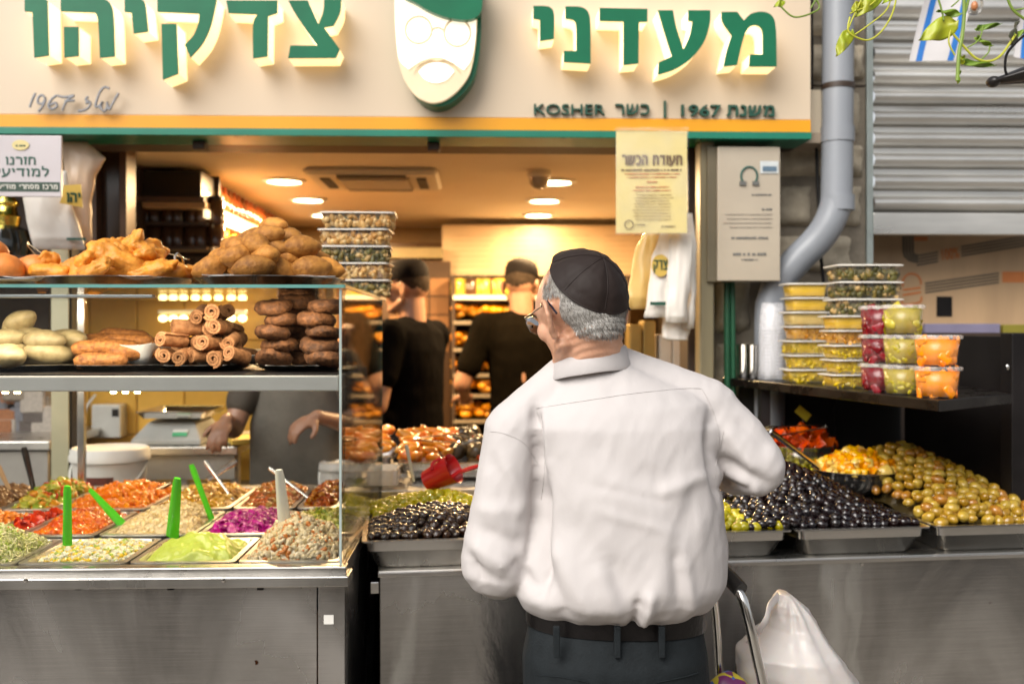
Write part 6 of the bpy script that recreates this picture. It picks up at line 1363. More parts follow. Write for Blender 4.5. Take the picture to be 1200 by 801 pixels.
# ---------------------------------------------------------------- shop staff
def staff(name, x, Y, zf, hgt, yaw, hyaw, hpitch, label, arms, shirt_m, trouser_m, cap=None, hair_m=None, sleeve=.6, hands=((.8, 1), (.8, -1)), lean=0, apron=None, hx=(0, 0)):
    """arms: ((elbowL, wristL, dirL, normalL), (elbowR, ...)) in the person's own frame: +y ahead"""
    P = thing('person', (x, Y, zf), label, 'person'); k = hgt/1.75
    Mz_ = Matrix.Translation((x, Y, zf)) @ Matrix.Rotation(yaw, 4, 'Z'); q = lambda a, b, cc: Mz_ @ Vector((a*k, b*k, cc*k)); dr = lambda v: (Mz_.to_3x3() @ Vector(v))
    Hc_ = q(hx[0], .035+lean+hx[1], 1.625); Rm = Matrix.Rotation(yaw+hyaw, 3, 'Z') @ Matrix.Rotation(hpitch, 3, 'X')
    mb = MB(); head_parts(mb, Hc_, Rm, k); mb.cap(Hc_+Rm @ Vector((0, -.02, -.05)), .056*k, q(0, lean*.8, 1.42), .062*k, 18)
    mb.cap(q(0, lean*.7, 1.32), .11*k, q(0, 0, 1.0), .11*k)
    sh_ = (q(-.185, lean*.8, 1.40), q(.185, lean*.8, 1.40))
    for i, (el, wr_, d_, nr) in enumerate(arms):
        el = q(*el); wr_ = q(*wr_); mb.cap(sh_[i], .055*k, el, .043*k); mb.cap(el, .042*k, wr_, .027*k)
        hand(mb, wr_, dr(d_), dr(nr), side=1 if i == 0 else -1, curl=hands[i][0], s=k)
    for s in (-1, 1):
        mb.cap(q(s*.09, 0, .92), .08*k, q(s*.09, .01, .5), .052*k); mb.cap(q(s*.09, .01, .5), .052*k, q(s*.09, -.01, .08), .034*k); mb.ell(q(s*.09, .05, .04), (.035, .10, .03), Mz_.to_3x3())
    mb.cap(q(-.08, 0, .95), .09*k, q(.08, 0, .95), .09*k)
    me = remesh(mb, .0062, 3); vmesh('body', me, m_skin2, P); eyes(Hc_, Rm, P, k)
    mb = MB(); rg = []
    for zz, rx, ry, yy in [(.86, .170, .115, 0), (.95, .166, .115, 0), (1.08, .160, .112, lean*.2), (1.22, .175, .118, lean*.5), (1.33, .190, .118, lean*.7), (1.41, .18, .10, lean*.8), (1.455, .10, .075, lean*.8)]:
        cc = q(0, yy, zz); rg.append(section((cc.x, cc.y, cc.z), rx*k, ry*k, yaw, 26, 2.3))
    mb.loft(rg)
    for i, (el, *_r) in enumerate(arms):
        el = q(*el); e2_ = sh_[i].lerp(el, sleeve); mb.cap(sh_[i], .070*k, e2_, .066*k, 20)
        mb.cap(q(0, lean*.8, 1.43), .06*k, sh_[i], .065*k)
    me = remesh(mb, .008, 5)
    displace(me, lambda co, n: n*(.008*noise.fractal((co.x*7, co.y*7, co.z*4), 1, 2, 3)-.003*abs(noise.noise((co.x*10, co.y*10, co.z*14)))))
    vmesh('t_shirt', me, shirt_m, P)
    mb = MB(); cc = q(0, 0, .93); mb.loft([section((cc.x, cc.y, q(0,0,z_).z), rx*k, ry*k, yaw, 24, 2.3) for z_, rx, ry in ((.80, .17, .12), (.9, .175, .125), (.99, .165, .115))])
    for s in (-1, 1): mb.cap(q(s*.088, 0, .84), .085*k, q(s*.09, .01, .5), .07*k); mb.cap(q(s*.09, .01, .5), .07*k, q(s*.09, 0, .10), .058*k)
    me = remesh(mb, .010, 4); vmesh('trousers', me, trouser_m, P)
    for s in (-1, 1): a = q(s*.09, .02, 0); shoe((a.x, a.y, zf), yaw, m_belt, P)
    HL = lambda a, b, cc: Hc_+Rm @ Vector((a*k, b*k, cc*k))
    if hair_m:
        def hs_(u, v):
            t = (u-.5)*2*1.75; lo = -.62+.55*min(1, max(0, (abs(t)-.9)/.5)); z = lo+(.97-lo)*v; rr = math.sqrt(max(0, 1-z*z)); w_ = 1.05+.02*noise.noise((u*30, v*30, 1))
            e = 0.9 if v in (0,) or u in (0, 1) else w_
            return HL(rr*math.sin(t)*.0765*e, -rr*math.cos(t)*.1*e-.004, z*.088*e+.002)
        MB().sheet(hs_, 40, 24).build('hair', hair_m, P, smooth=True, angle=180)
    if cap:
        mb = MB(); mb.loft([[HL(.083*f*math.cos(t), .102*f*math.sin(t)-.004, z_) for t in [2*PI*i/32 for i in range(32)]] for f, z_ in ((1.0, .018), (1.02, .03), (1.0, .06), (.88, .088), (.6, .105), (.2, .111), (.02, .1115))])
        cp = mb.build('cap', cap, P, smooth=True, angle=70)
        if name != 'kippah':
            def brim(u, v): a = R(35+110*u); f = 1+.55*v; return HL(.083*math.cos(a)*(1+.05*v), .098*math.sin(a)*f+(.0), .024-.018*v-.010*abs(u-.5))
            MB().sheet(brim, 16, 5, .003).build('cap_brim', cap, cp, smooth=True)
    if apron:
        def ap(u, v):
            a = (u-.5)*2.4; zz = .55+.82*v; rx = .2*(1 if v < .75 else 1-(v-.75)*1.0); return q(rx*math.sin(a)*1.06, .150*math.cos(a)+.012*math.sin(a*7)*(1-v)+lean*.5*v, zz)
        MB().sheet(ap, 30, 24, .002).build('apron', apron, P, smooth=True)
    return P
m_blkT = mat('black_tshirt', (.0025, .002, .0018), .9, spec=.02, var=.3, scale=12, bump=.3, bscale=150); m_oliveT = mat('faded_black_tshirt', (.0045, .0035, .0022), .9, spec=.02, var=.3, scale=12, bump=.3, bscale=150); m_trd = mat('dark_trousers', (.012, .011, .011), .8, var=.3)
m_capb = mat('black_cap', (.010, .008, .008), .85, spec=.1, var=.3, bump=.3, bscale=120); m_hdark = mat('short_dark_hair', (.035, .025, .018), .9, spec=.1, var=.4, scale=60, bump=1, bscale=200)
x1 = X(484, 4.35)
staff('a', x1, 4.35, .10, 1.72, R(62), R(8), R(-6), 'shop worker in black t-shirt and black cap raising a hand to his chin', (((-.25, .02, 1.10), (-.13, .26, 1.34), (.1, .2, 1), (-1, .2, 0)), ((.24, .10, 1.12), (.06, .30, 1.10), (-.8, .6, .1), (0, 1, .3))), m_blkT, m_trd, cap=m_capb, hair_m=m_hdark, hands=((1.3, 1), (.7, -1)))
x2 = X(612, 4.9)
staff('b', x2, 4.9, .12, 1.74, R(4), R(-18), R(-10), 'shop worker in a black t-shirt and cap facing the back shelves', (((-.30, -.02, 1.12), (-.27, .22, 1.04), (.1, 1, 0), (0, 0, 1)), ((.28, .02, 1.10), (.2, .25, 1.0), (0, 1, 0), (0, 0, 1))), m_oliveT, m_trd, cap=m_capb, hair_m=m_hdark, sleeve=.7)
m_apr = mat('grey_apron', (.10, .09, .075), .8, var=.2, scale=9, bump=.4, bscale=60)
x3 = X(351, 3.62)
staff('c', x3, 3.64, .15, 1.52, R(186), R(6), R(-28), 'shop worker in a grey apron behind the display case working with both hands', (((-.24, .10, 1.15), (-.08, .28, 1.21), (.75, .45, -.35), (.3, .6, .8)), ((.26, .10, 1.15), (.26, .28, 1.20), (.2, .75, -.5), (0, .5, 1))), mat('dark_sleeve', (.05, .04, .03), .8), m_trd, cap=m_capb, hair_m=m_hdark, apron=m_apr, hands=((.6, 1), (.6, -1)))
# ================================================================ SHOP INTERIOR
m_shelfw = mat('shelf_metal_warm', (.30, .26, .2), .35, .5, var=.1)
mb_ = thing('menu_board', W(640, 292, 5.85), 'long pale wooden menu board with faint rows of print above the back shelves', 'menu board')
a, b = W(518, 320, 5.85), W(765, 264, 5.85)
bxo('panel', (a.x, 5.85, a.z), (b.x, 5.88, b.z), mat('menu_wood', (.50, .37, .23), .5, var=.06, scale=4, stretch=(.4, 1, 5)), mb_, .004)
bxo('frame_edge', (a.x-.012, 5.84, a.z-.012), (b.x, 5.86, a.z-.001), mat('menu_frame', (.5, .38, .25), .4), mb_)
m_fp = mat('faint_print', (.40, .28, .17), .6)
for i in range(7):
    for x0_, x1_ in ((530, 585), (592, 640), (650, 700), (708, 755)): lines(mb_, [(x0_, x1_-rz.uniform(0, 12), 276+6*i, 1.3)], 5.849, m_fp)
heb('תפריט', .035, .001, m_fp, mb_, W(609, 273.5, 5.847))
# back shelving with jars, trays
bs = thing('back_shelving', W(570, 450, 5.7), 'tall back shelving with white lit top shelf and trays of orange food', 'shelving')
for y_, h_ in ((346, 5), (376, 4), (408, 4), (438, 4), (462, 4), (492, 4), (530, 5)):
    bxo('shelf_board', W(531, y_+h_, 5.55), W(735, y_, 5.55)+Vector((0, .33, 0)), m_shelfw if y_ != 346 else mat('white_shelf', (.75, .70, .62), .4), bs)
for px in (529, 600, 668, 734): bxo('upright', (X(px, 5.56), 5.56, .02), (X(px, 5.56)+.02, 5.88, Z(322, 5.56)), M_DARK, bs)
bxo('back_board', (X(531, 5.9), 5.9, .02), (X(736, 5.9), 5.91, Z(322, 5.9)), mat('shelf_back', (.05, .028, .012), .6), bs)
m_jl = mat('jar_lid', (.02, .015, .01), .3); jm = {}
def jarp(nm, cm__, r=.036, h=.11):
    return MB().lathe([(0, 0), (r, 0), (r*1.02, .006), (r, h*.78), (r*.8, h*.86), (r*.8, h*.88)], 18).mesh('jar', cm__, smooth=True), MB().lathe([(r*.86, h*.86), (r*.86, h), (0, h)], 18).mesh('lid', m_jl, smooth=True, angle=40)
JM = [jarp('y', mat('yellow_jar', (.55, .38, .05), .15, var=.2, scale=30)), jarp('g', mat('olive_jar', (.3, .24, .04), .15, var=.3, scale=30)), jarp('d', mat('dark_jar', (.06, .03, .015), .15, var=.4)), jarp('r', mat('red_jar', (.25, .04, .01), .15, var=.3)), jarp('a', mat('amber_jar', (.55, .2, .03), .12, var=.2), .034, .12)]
def jar(k, x, y, z, label, group):
    t = thing('jar', (x, y, z), label, 'jar', group); link('glass_body', JM[k][0], t, True); link('lid', JM[k][1], t, True); return t
for i, px in enumerate(range(536, 736, 8)):
    k = [0, 1, 2, 0, 1, 3][i % 6]
    if px < 595 or px > 725: jar(k, X(px, 5.62), 5.62+.02*(i % 2), Z(346, 5.55)+.002, ['yellow', 'olive green', 'dark', 'yellow', 'olive green', 'dark red'][i % 6]+' jar with black lid on the top back shelf under the menu board', 'jars on the top back shelf')
m_of = palette('shelf_food', [(.6,.24,.04),(.7,.32,.06),(.45,.18,.04),(.55,.3,.1)], .4, .3, 40)
for j, (y_, x0_, x1_) in enumerate([(376, 534, 598), (408, 534, 560), (438, 534, 598), (462, 534, 590), (492, 534, 590), (530, 536, 640)]):
    mm = MB(); r_ = random.Random(j)
    for i in range(46):
        p = W(r_.uniform(x0_, x1_), y_, 5.6); mm.ell((p.x, 5.6+r_.uniform(0, .2), p.z+.03+r_.uniform(0, .05)), (.04, .03, .022), Matrix.Rotation(r_.uniform(0, 3), 3, 'Z'), 8, 5)
    tag(mm.build('baked_goods', m_of, smooth=True, fix=False), f'orange brown baked goods on the {["second", "third", "fourth", "fifth", "sixth", "lowest"][j]} back shelf', 'baked goods', kind='stuff')
# dark fridge and shelves at the far left back
fr_ = thing('dark_cupboard', W(495, 420, 5.9), 'tall dark brown cupboard behind the worker with raised hand', 'cupboard')
m_fr2 = mat('cupboard_brown', (.05, .026, .012), .4, var=.2)
bxo('side', W(448, 700, 5.8), W(528, 306, 5.8)+Vector((0, .3, 0)), m_fr2, fr_)
for i in range(3):
    for j in range(4): bxo('tile', W(456+24*i, 326+22*j+20, 5.795), W(456+24*i+22, 326+22*j, 5.795)+Vector((0, .008, 0)), mat('cupboard_tile', (.22, .11, .045), .4, var=.2, obj=.15), fr_)
bxo('upper_strip', W(448, 302, 5.75), W(519, 290, 5.75)+Vector((0, .2, 0)), mat('pale_strip', (.25, .2, .1), .4), fr_)
tag(bxo('paper_note', W(487, 327, 5.78), W(500, 319, 5.78)+Vector((0, .003, 0)), mat('note', (.6, .5, .2), .6)), 'small yellow note stuck on the dark cupboard', 'note')
# left wall: bottle shelf, dark cabinet with jars
ls = thing('bottle_shelf', (-1.15, 4.9, 1.98), 'lit wooden shelf of bottles running back along the left side under the ceiling', 'shelf')
xs_ = X(238, 4.0); zsb = Z(238, 4.0)
m_wsh = mat('lit_wood', (.5, .33, .16), .4, var=.1)
MB().box((xs_-.24, 4.0, zsb-.025), (xs_+.01, 6.0, zsb)).build('board', m_wsh, ls, bevel=.003)
MB().box((xs_-.004, 4.02, zsb-.06), (xs_+.012, 5.9, zsb-.028)).build('led_profile', emis('warm_led', (1, .72, .38), 1.1), ls)
bxo('back_board', (xs_-.27, 4.0, 1.62), (xs_-.245, 6.0, 2.14), M_DARK, ls)
bt = {}
def bottle_mesh(): return MB().lathe([(0, 0), (.026, 0), (.028, .004), (.028, .085), (.012, .115), (.011, .135), (.013, .136), (.013, .150), (0, .150)], 14)
m_bts = [mat('brown_bottle', (.10, .03, .008), .1, spec=.8), mat('yellow_bottle', (.42, .34, .03), .12), mat('red_brown_bottle', (.2, .045, .012), .1)]
btm = [bottle_mesh().mesh('bottle', m, smooth=True, angle=50) for m in m_bts]
for i in range(22):
    y_ = 4.05+.085*i; k = 1 if i == 2 else (0 if i < 2 else (2 if i % 3 else 0))
    put('bottle', btm[k], (xs_-.035, y_, zsb+.001), (0, 0, i), ['dark brown', 'yellow', 'red brown'][k]+' bottle '+('at the near end' if i < 2 else 'third from the near end' if i == 2 else 'in the row')+' of the lit shelf', 'bottle', 'bottles on the lit left shelf', .82)
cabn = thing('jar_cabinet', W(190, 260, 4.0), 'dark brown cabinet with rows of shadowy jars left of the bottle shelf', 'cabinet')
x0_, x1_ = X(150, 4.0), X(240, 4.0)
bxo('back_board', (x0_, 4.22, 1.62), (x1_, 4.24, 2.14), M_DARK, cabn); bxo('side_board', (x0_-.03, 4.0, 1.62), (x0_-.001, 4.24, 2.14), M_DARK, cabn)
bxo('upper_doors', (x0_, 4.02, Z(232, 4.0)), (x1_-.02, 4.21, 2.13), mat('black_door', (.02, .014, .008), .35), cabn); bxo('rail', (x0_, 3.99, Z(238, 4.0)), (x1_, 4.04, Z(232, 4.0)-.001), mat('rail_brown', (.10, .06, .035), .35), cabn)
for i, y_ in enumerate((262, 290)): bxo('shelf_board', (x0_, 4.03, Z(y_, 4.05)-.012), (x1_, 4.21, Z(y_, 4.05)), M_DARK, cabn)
for y_ in (262, 290):
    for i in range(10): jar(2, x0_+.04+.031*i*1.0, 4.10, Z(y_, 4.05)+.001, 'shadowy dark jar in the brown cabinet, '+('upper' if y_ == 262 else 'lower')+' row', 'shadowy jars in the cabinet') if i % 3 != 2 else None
for j, y_ in enumerate((274, 296)):
    for i in range(7): jar(4, X(250, 4.3)+.0*i, 4.3+.13*i, Z(y_, 4.3)-.02, 'amber jar glowing below the bottle shelf, '+('upper' if j == 0 else 'lower')+' row', 'amber jars below the bottle shelf')
    bxo('amber_jar_board', (X(250, 4.3)-.2, 4.2, Z(y_, 4.3)-.033), (X(250, 4.3)+.04, 5.4, Z(y_, 4.3)-.0215), M_DARK, ls)
# left door frame
df = thing('door_frame', W(125, 300, 3.6), 'brown wooden door frame behind the hanging bag at the left', 'door frame')
m_df = mat('brown_frame', (.10, .05, .022), .4, var=.25, scale=6, stretch=(3, 3, .5))
bxo('jamb', W(105, 345, 3.6), W(113, 165, 3.6)+Vector((0, .1, 0)), m_df, df); bxo('jamb', W(140, 345, 3.6), W(148, 165, 3.6)+Vector((0, .1, 0)), m_df, df)
bxo('panel', W(113, 345, 3.65), W(140, 165, 3.65)+Vector((0, .02, 0)), mat('dark_pane', (.045, .025, .014), .2), df)
bxo('outer_board', W(-300, 330, 3.68), W(104, 165, 3.68)+Vector((0, .02, 0)), mat('brown_board', (.07, .038, .02), .5), df)
# things behind the case, low
tag(MB().box((X(60, 3.35), 3.35, 0), (X(80, 3.35), 3.42, 1.9)).build('pale_post', mat('pale_olive_post', (.42, .40, .27), .5, var=.15, scale=3)), 'pale olive post seen through the case left of the white bucket', 'post')
tag(MB().box((X(80.5, 3.36), 3.36, 0), (X(84, 3.36), 3.42, 1.9)).build('dark_strip', M_BLACK), 'thin dark upright strip beside the pale olive post', 'post')
tbl = thing('steel_table', W(215, 560, 3.75), 'steel work table carrying the scale behind the display case', 'table')
zt_ = Z(520, 3.65); bxo('top', (X(165, 3.6), 3.6, zt_-.03), (X(278, 3.6), 4.15, zt_), M_STEEL, tbl, .003); bxo('skirt', (X(168, 3.62), 3.62, zt_-.12), (X(275, 3.62), 3.64, zt_-.031), mat('grey_skirt', (.35, .33, .3), .4, .4), tbl)
for px in (170, 270): 
    for y_ in (3.66, 4.08): bxo('leg', (X(px, 3.66), y_, .02), (X(px, 3.66)+.03, y_+.03, zt_-.031), M_STEEL, tbl)
scl = thing('shop_scale', (X(205, 3.75), 3.8, zt_), 'grey shop scale with a steel pan and a small green display', 'scale')
MB(Matrix.Translation((X(205, 3.75), 3.8, zt_))).loft([[Vector(p) for p in q] for q in ([(-.125, -.16, .001), (.125, -.16, .001), (.125, .14, .001), (-.125, .14, .001)], [(-.125, -.16, .02), (.125, -.16, .02), (.125, .14, .02), (-.125, .14, .02)], [(-.085, -.09, .078), (.085, -.09, .078), (.085, .12, .09), (-.085, .12, .09)])]).build('body', mat('scale_grey', (.42, .43, .42), .4), scl, bevel=.004)
MB(Matrix.Translation((X(210, 3.75), 3.80, zt_+.096))).loft([rrect(-.11, .11, -.13, .13, .01, 0), rrect(-.125, .125, -.15, .15, .01, .022), rrect(-.128, .128, -.153, .153, .01, .022), rrect(-.128, .128, -.153, .153, .01, .027), rrect(-.12, .12, -.145, .145, .01, .024), rrect(-.108, .108, -.128, .128, .01, .003)]).build('pan', M_CHROME, scl, smooth=True, angle=40)
p = W(211, 507, 3.66); MB(Matrix.Translation(p) @ Matrix.Rotation(R(-40), 4, 'X')).box((-.026, -.003, -.013), (.026, .003, .0)).build('display', mat('green_display', (.1, .5, .25), .3), scl)
MB(Matrix.Translation(p) @ Matrix.Rotation(R(-40), 4, 'X')).box((-.026, -.003, .002), (.026, .003, .013)).build('price_label', M_WHITEPL, scl)
wb_ = thing('wall_box', W(123, 493, 4.2), 'grey white plastic socket box on the orange tiles behind the case', 'socket box')
a, b = W(107, 513, 4.2), W(141, 474, 4.2); bxo('housing', (a.x, 4.2, a.z), (b.x, 4.28, b.z), mat('box_plastic', (.55, .55, .52), .35), wb_, .006)
bxo('screen', W(131, 488, 4.198), W(139, 479, 4.1995), M_BLACK, wb_, 0)
tag(MB().tube(curvy([W(112, 462, 4.22), W(101, 478, 4.22), W(98, 500, 4.22), W(98, 530, 4.22)]), .006, 8).build('white_cable', M_WHITEPL, smooth=True), 'white cable looping down beside the socket box', 'cable')
def bucket(c_, r, h, label, lab=True):
    t = thing('plastic_bucket', c_, label, 'bucket')
    MB(Matrix.Translation(c_)).lathe([(0, 0), (r*.86, 0), (r*.88, .01), (r*.97, h*.80), (r*.99, h*.80)], 36).build('tub', M_WHITEPL, t, smooth=True, angle=50)
    MB(Matrix.Translation(c_)).lathe([(r*1.0, h*.78), (r*1.05, h*.80), (r*1.05, h*.88), (r*1.02, h*.9), (r*1.02, h*.97), (r*.96, h), (r*.9, h*.965), (0, h*.965)], 36).build('lid', M_WHITEPL, t, smooth=True, angle=50)
    c_ = Vector(c_)
    MB().tube([c_+Vector((r*1.0*math.cos(a), -r*1.0*abs(math.sin(a))-.004, h*.74-.10*math.sin(a))) for a in [PI*i/16 for i in range(17)]], .004, 8).build('handle', M_WHITEPL, t, smooth=True)
    if lab:
        def lf(u, v): a = R(-115+50*u); return c_+Vector((r*.955*math.cos(a), r*.955*math.sin(a), h*(.33+.25*v)))
        MB().sheet(lf, 10, 2).build('label', mat('bucket_label', (.12, .03, .02), .4, var=.6, scale=30), t)
    return t
bstand = tag(MB().box((-1.75, 3.18, .02), (X(178, 3.3), 3.56, .9)).build('low_stand', M_STEELV, bevel=.003), 'low steel stand behind the case under the large white bucket', 'stand')
bucket((X(129, 3.36), 3.36, .902), .122, .205, 'large white lidded plastic bucket behind the salads')
bucket((X(393, 3.45), 3.5, .90), .062, .135, 'small white plastic bucket behind the right end of the case', False)
tag(MB().box((X(372, 3.4), 3.44, .02), (X(404, 3.4), 3.6, .899)).build('low_stand', M_DARK), 'narrow dark stand under the small white bucket', 'stand')
tag(MB(Matrix.Translation((X(268, 3.75), 3.8, zt_+.001))).lathe([(0, 0), (.034, 0), (.036, .07), (.04, .072), (.036, .09), (0, .09)], 20).build('sauce_jar', mat('cream_jar', (.55, .45, .22), .3), smooth=True, angle=50), 'cream coloured jar with a lid beside the scale', 'jar')
tag(MB(Matrix.Translation(W(292, 512, 3.66)) @ Matrix.Rotation(R(20), 4, 'Z')).box((-.07, -.06, -.02), (.07, .10, .0)).build('cutting_board', mat('yellow_board', (.65, .45, .08), .5), bevel=.003), 'yellow board under the hand of the worker in the apron', 'board')
gt = thing('grey_worktop', W(20, 560, 3.8), 'grey steel worktop seen through the left end of the case', 'worktop')
bxo('top', W(-260, 528, 3.7), W(58, 517, 3.7)+Vector((0, .6, 0)), M_STEEL, gt, .003); bxo('front', W(-260, 720, 3.72), W(56, 529, 3.72)+Vector((0, .02, 0)), mat('grey_skirt', (.35, .33, .3), .4, .4), gt)
cl = palette('clutter', [(.3,.25,.2),(.12,.1,.09),(.4,.2,.12),(.2,.2,.22),(.5,.45,.4),(.08,.05,.04),(.35,.3,.15)], .5, .2)
mm = MB(); r_ = random.Random(21)
for i in range(150):
    p = W(r_.uniform(-220, 55), r_.uniform(440, 512), 4.1); s = r_.uniform(.02, .05); mm.box((p.x-s, p.y-s, p.z-s), (p.x+s, p.y+s, p.z+s*1.4), c=.008)
tag(mm.build('packed_goods', cl, fix=False), 'dim pile of packed goods behind the grey worktop', 'packed goods', kind='stuff')
tag(bxo('clutter_board', W(-400, 560, 4.2), W(58, 345, 4.2)+Vector((0, .02, 0)), mat('dim_board', (.10, .085, .07), .6, var=.5, scale=5)), 'dim grey brown board behind the packed goods at the left', 'board')
# added glowing beads imitating a reflection of the shop lights in the case
lb = thing('reflection_bar', W(245, 371, 4.15), 'row of small warm glowing beads on a bar added for reflected shop lights', 'reflection bar')
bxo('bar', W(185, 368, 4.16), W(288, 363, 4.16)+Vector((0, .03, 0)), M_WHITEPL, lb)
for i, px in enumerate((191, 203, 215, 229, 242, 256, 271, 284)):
    a_ = W(px, 373, 4.15); MB().ell(a_, (.019, .012, .014), seg=12, rings=6).build('reflection_bead', emis('reflection_bead_glow', (1, .70, .22), 4.5), lb, smooth=True)
# boxes and steel behind the bags, right inside
rb_ = thing('side_counter', W(775, 470, 3.9), 'brown side counter with stacked boxes behind the hanging bags', 'counter')
bxo('top', W(735, 455, 3.9), W(822, 448, 3.9)+Vector((0, .5, 0)), M_DARK, rb_); bxo('front', W(735, 800, 3.92), W(822, 456, 3.92)+Vector((0, .02, 0)), M_DARK, rb_)
for i, (x0_, x1_, y_, m, lb_) in enumerate([(738, 752, 380, mat('brass_tin', (.35, .24, .08), .3, .6), 'left brassy tin behind the customer on the side counter'), (754, 768, 376, mat('brass_tin', (.35, .24, .08), .3, .6), 'right brassy tin beside the grey cartons on the side counter'), (773, 787, 392, mat('grey_carton', (.42, .38, .32), .6), 'narrow grey carton below the hanging bags'), (788, 808, 396, mat('grey_carton', (.42, .38, .32), .6), 'wide grey carton below the hanging bags')]):
    tag(bxo('carton' if i > 1 else 'tin', W(x0_, 447, 3.95), W(x1_, y_, 3.95)+Vector((0, .12, 0)), m, None, .004), lb_, 'carton' if i > 1 else 'tin')

# ================================================================ HANGING THINGS AT THE FRONT
# plastic sleeve with the certificate
cf = thing('kosher_certificate', W(764, 212, 3.12), 'yellow certificate in a shiny plastic sleeve hanging from the sign', 'certificate')
CY = 3.12
def cs(u, v): p = W(722+83*u, 273-119*v, CY); return p+Vector((0, .0012*math.sin(u*5)+.001*math.sin(v*6+u*3), 0))
MB().sheet(cs, 14, 14, .0008).build('paper', mat('yellow_paper', (.66, .54, .22), .6, var=.07, scale=5), cf, smooth=True)
MB().sheet(lambda u, v: cs(-.015+1.03*u, -.02+1.06*v)+Vector((0, -.009-.004*noise.noise((u*6, v*6, 2)), 0)), 24, 28).build('plastic_sleeve', film('sleeve_plastic', (.8, .78, .72), .10, .06, .10, 9, 1), cf, smooth=True)
m_ct = mat('certificate_print', (.13, .07, .02), .6); m_cr = mat('certificate_red', (.5, .14, .05), .6)
p = W(764, 193, CY-.0035); heb('תעודת הכשר', .030, .001, m_ct, cf, p, X(798, CY)-X(728, CY), .26)
def cl_(rows, m): 
    o = lines(cf, rows, CY-.0025, m, .0008); o['kind'] = 'stuff'
cl_([(728, 799, 199, 2.2)], m_ct); cl_([(732, 797, 203.5, 1.4)], m_cr); cl_([(735, 793, 207.5, 1.2), (758, 770, 213, 1.5), (745, 784, 219, 1.4), (742, 786, 223, 1.2)], m_cr)
cl_([(740+rz.uniform(0, 6), 790-rz.uniform(0, 6), 228+3.6*i, 1.1) for i in range(9)], mat('certificate_faint', (.40, .28, .1), .6))
MB().tube([W(737+5*math.cos(t), 263+5*math.sin(t), CY-.003) for t in [2*PI*i/20 for i in range(20)]], .0014, 5, closed=True).build('stamp', m_ct, cf)
cl_([(744, 756, 263, 1.3), (775, 792, 265, 1.3)], m_ct)
MB().tube([W(720, 152, CY-.002), W(760, 151, CY-.012), W(806, 156, CY-.003)], .004, 8).build('clear_tape', film('sleeve_plastic', (.8, .78, .72), .10, .06, .10, 9, 1), cf, smooth=True)

def bag(name, P, Y, m, label, depth=.03, group=None, seed=0, crease=.012, cat='plastic bag', mats=None):
    """hanging flat plastic bag; P: outline rows (py, left px, right px)"""
    t = thing(name, W((P[0][1]+P[0][2])/2, P[0][0], Y), label, cat, group)
    rows = []
    for (y0_, l0, r0), (y1_, l1, r1) in zip(P, P[1:]):
        for k in range(6): f = k/6; rows.append((y0_+(y1_-y0_)*f, l0+(l1-l0)*f, r0+(r1-r0)*f))
    rows.append(P[-1]); rings = []
    for j, (py, l, r_) in enumerate(rows):
        a_, b_ = W(l, py, Y), W(r_, py, Y); v = j/(len(rows)-1); ring_ = []
        for i in range(36):
            an = 2*PI*i/36; x = math.cos(an); y = math.sin(an); dd = depth*(.35+.65*math.sin(min(1, v*1.3)*PI*.5))*(1 if v < .93 else .4)
            q = Vector(((a_.x+b_.x)/2+(b_.x-a_.x)/2*x, Y+dd*y, a_.z)); q.y += crease*(noise.noise((q.x*28+seed, q.z*5, seed))+.5*noise.noise((q.x*60, q.z*16, seed))); q.x += crease*.3*noise.noise((q.z*20, seed, 1)); ring_.append(q)
        rings.append(ring_)
    MB().loft(rings).build('bag_body', m, t, smooth=True, angle=180); return t
m_bagw = mat('white_bag_film', (.70, .66, .60), .35, var=.05, bump=.4, bscale=14); m_bagy = mat('yellowish_bag_film', (.62, .42, .14), .35, var=.08, bump=.4, bscale=14); m_bag0 = mat('pale_bag_film', (.66, .50, .36), .3, var=.08, bump=.3, bscale=14)
G5 = 'carrier bags hanging at the shop post'
bag('carrier_bag', [(262, 762, 780), (290, 745, 775), (330, 738, 768), (362, 733, 762)], 3.30, m_bagy, 'amber tinted carrier bag hanging farthest left behind the logo bag', .03, G5, 1)
b1 = bag('carrier_bag', [(272, 775, 800), (300, 764, 800), (340, 760, 790), (372, 755, 784)], 3.22, m_bagw, 'white carrier bag with a yellow oval logo and green stripe hanging by the post', .02, G5, 2)
bag('carrier_bag', [(250, 797, 812), (290, 795, 816), (340, 800, 816), (385, 800, 813)], 3.24, m_bagw, 'narrow crumpled white carrier bag hanging nearest the metal post', .025, G5, 3)
bag('carrier_bag', [(270, 783, 812), (320, 782, 810), (360, 780, 806), (378, 780, 806)], 3.19, m_bagw, 'plain white carrier bag hanging in front between logo bag and post', .02, G5, 4)
bag('carrier_bag', [(350, 778, 812), (380, 776, 812), (395, 776, 806), (399, 782, 806)], 3.26, m_bagw, 'lowest white carrier bag with a green stripe at its bottom', .015, G5, 5)
m_oval = mat('logo_yellow', (.62, .42, .08), .45)
def oval(cx_, cy_, rx, ry, Y, m, par, nm='logo_oval'): q = [W(cx_+rx*math.cos(t), cy_+ry*math.sin(t), Y) for t in [2*PI*i/28 for i in range(28)]]; return MB(Mz).prism([(p.x, p.z) for p in q], -Y, -Y+.001).build(nm, m, par)
oval(774, 311, 10.5, 13, 3.188, m_oval, b1); p = W(774, 316, 3.185); heb('צדק', .032, .001, m_dgreen, b1, p, .044, .22)
bxo('green_stripe', W(762, 357.5, 3.187), W(784, 353.5, 3.189), m_dgreen, b1, 0)
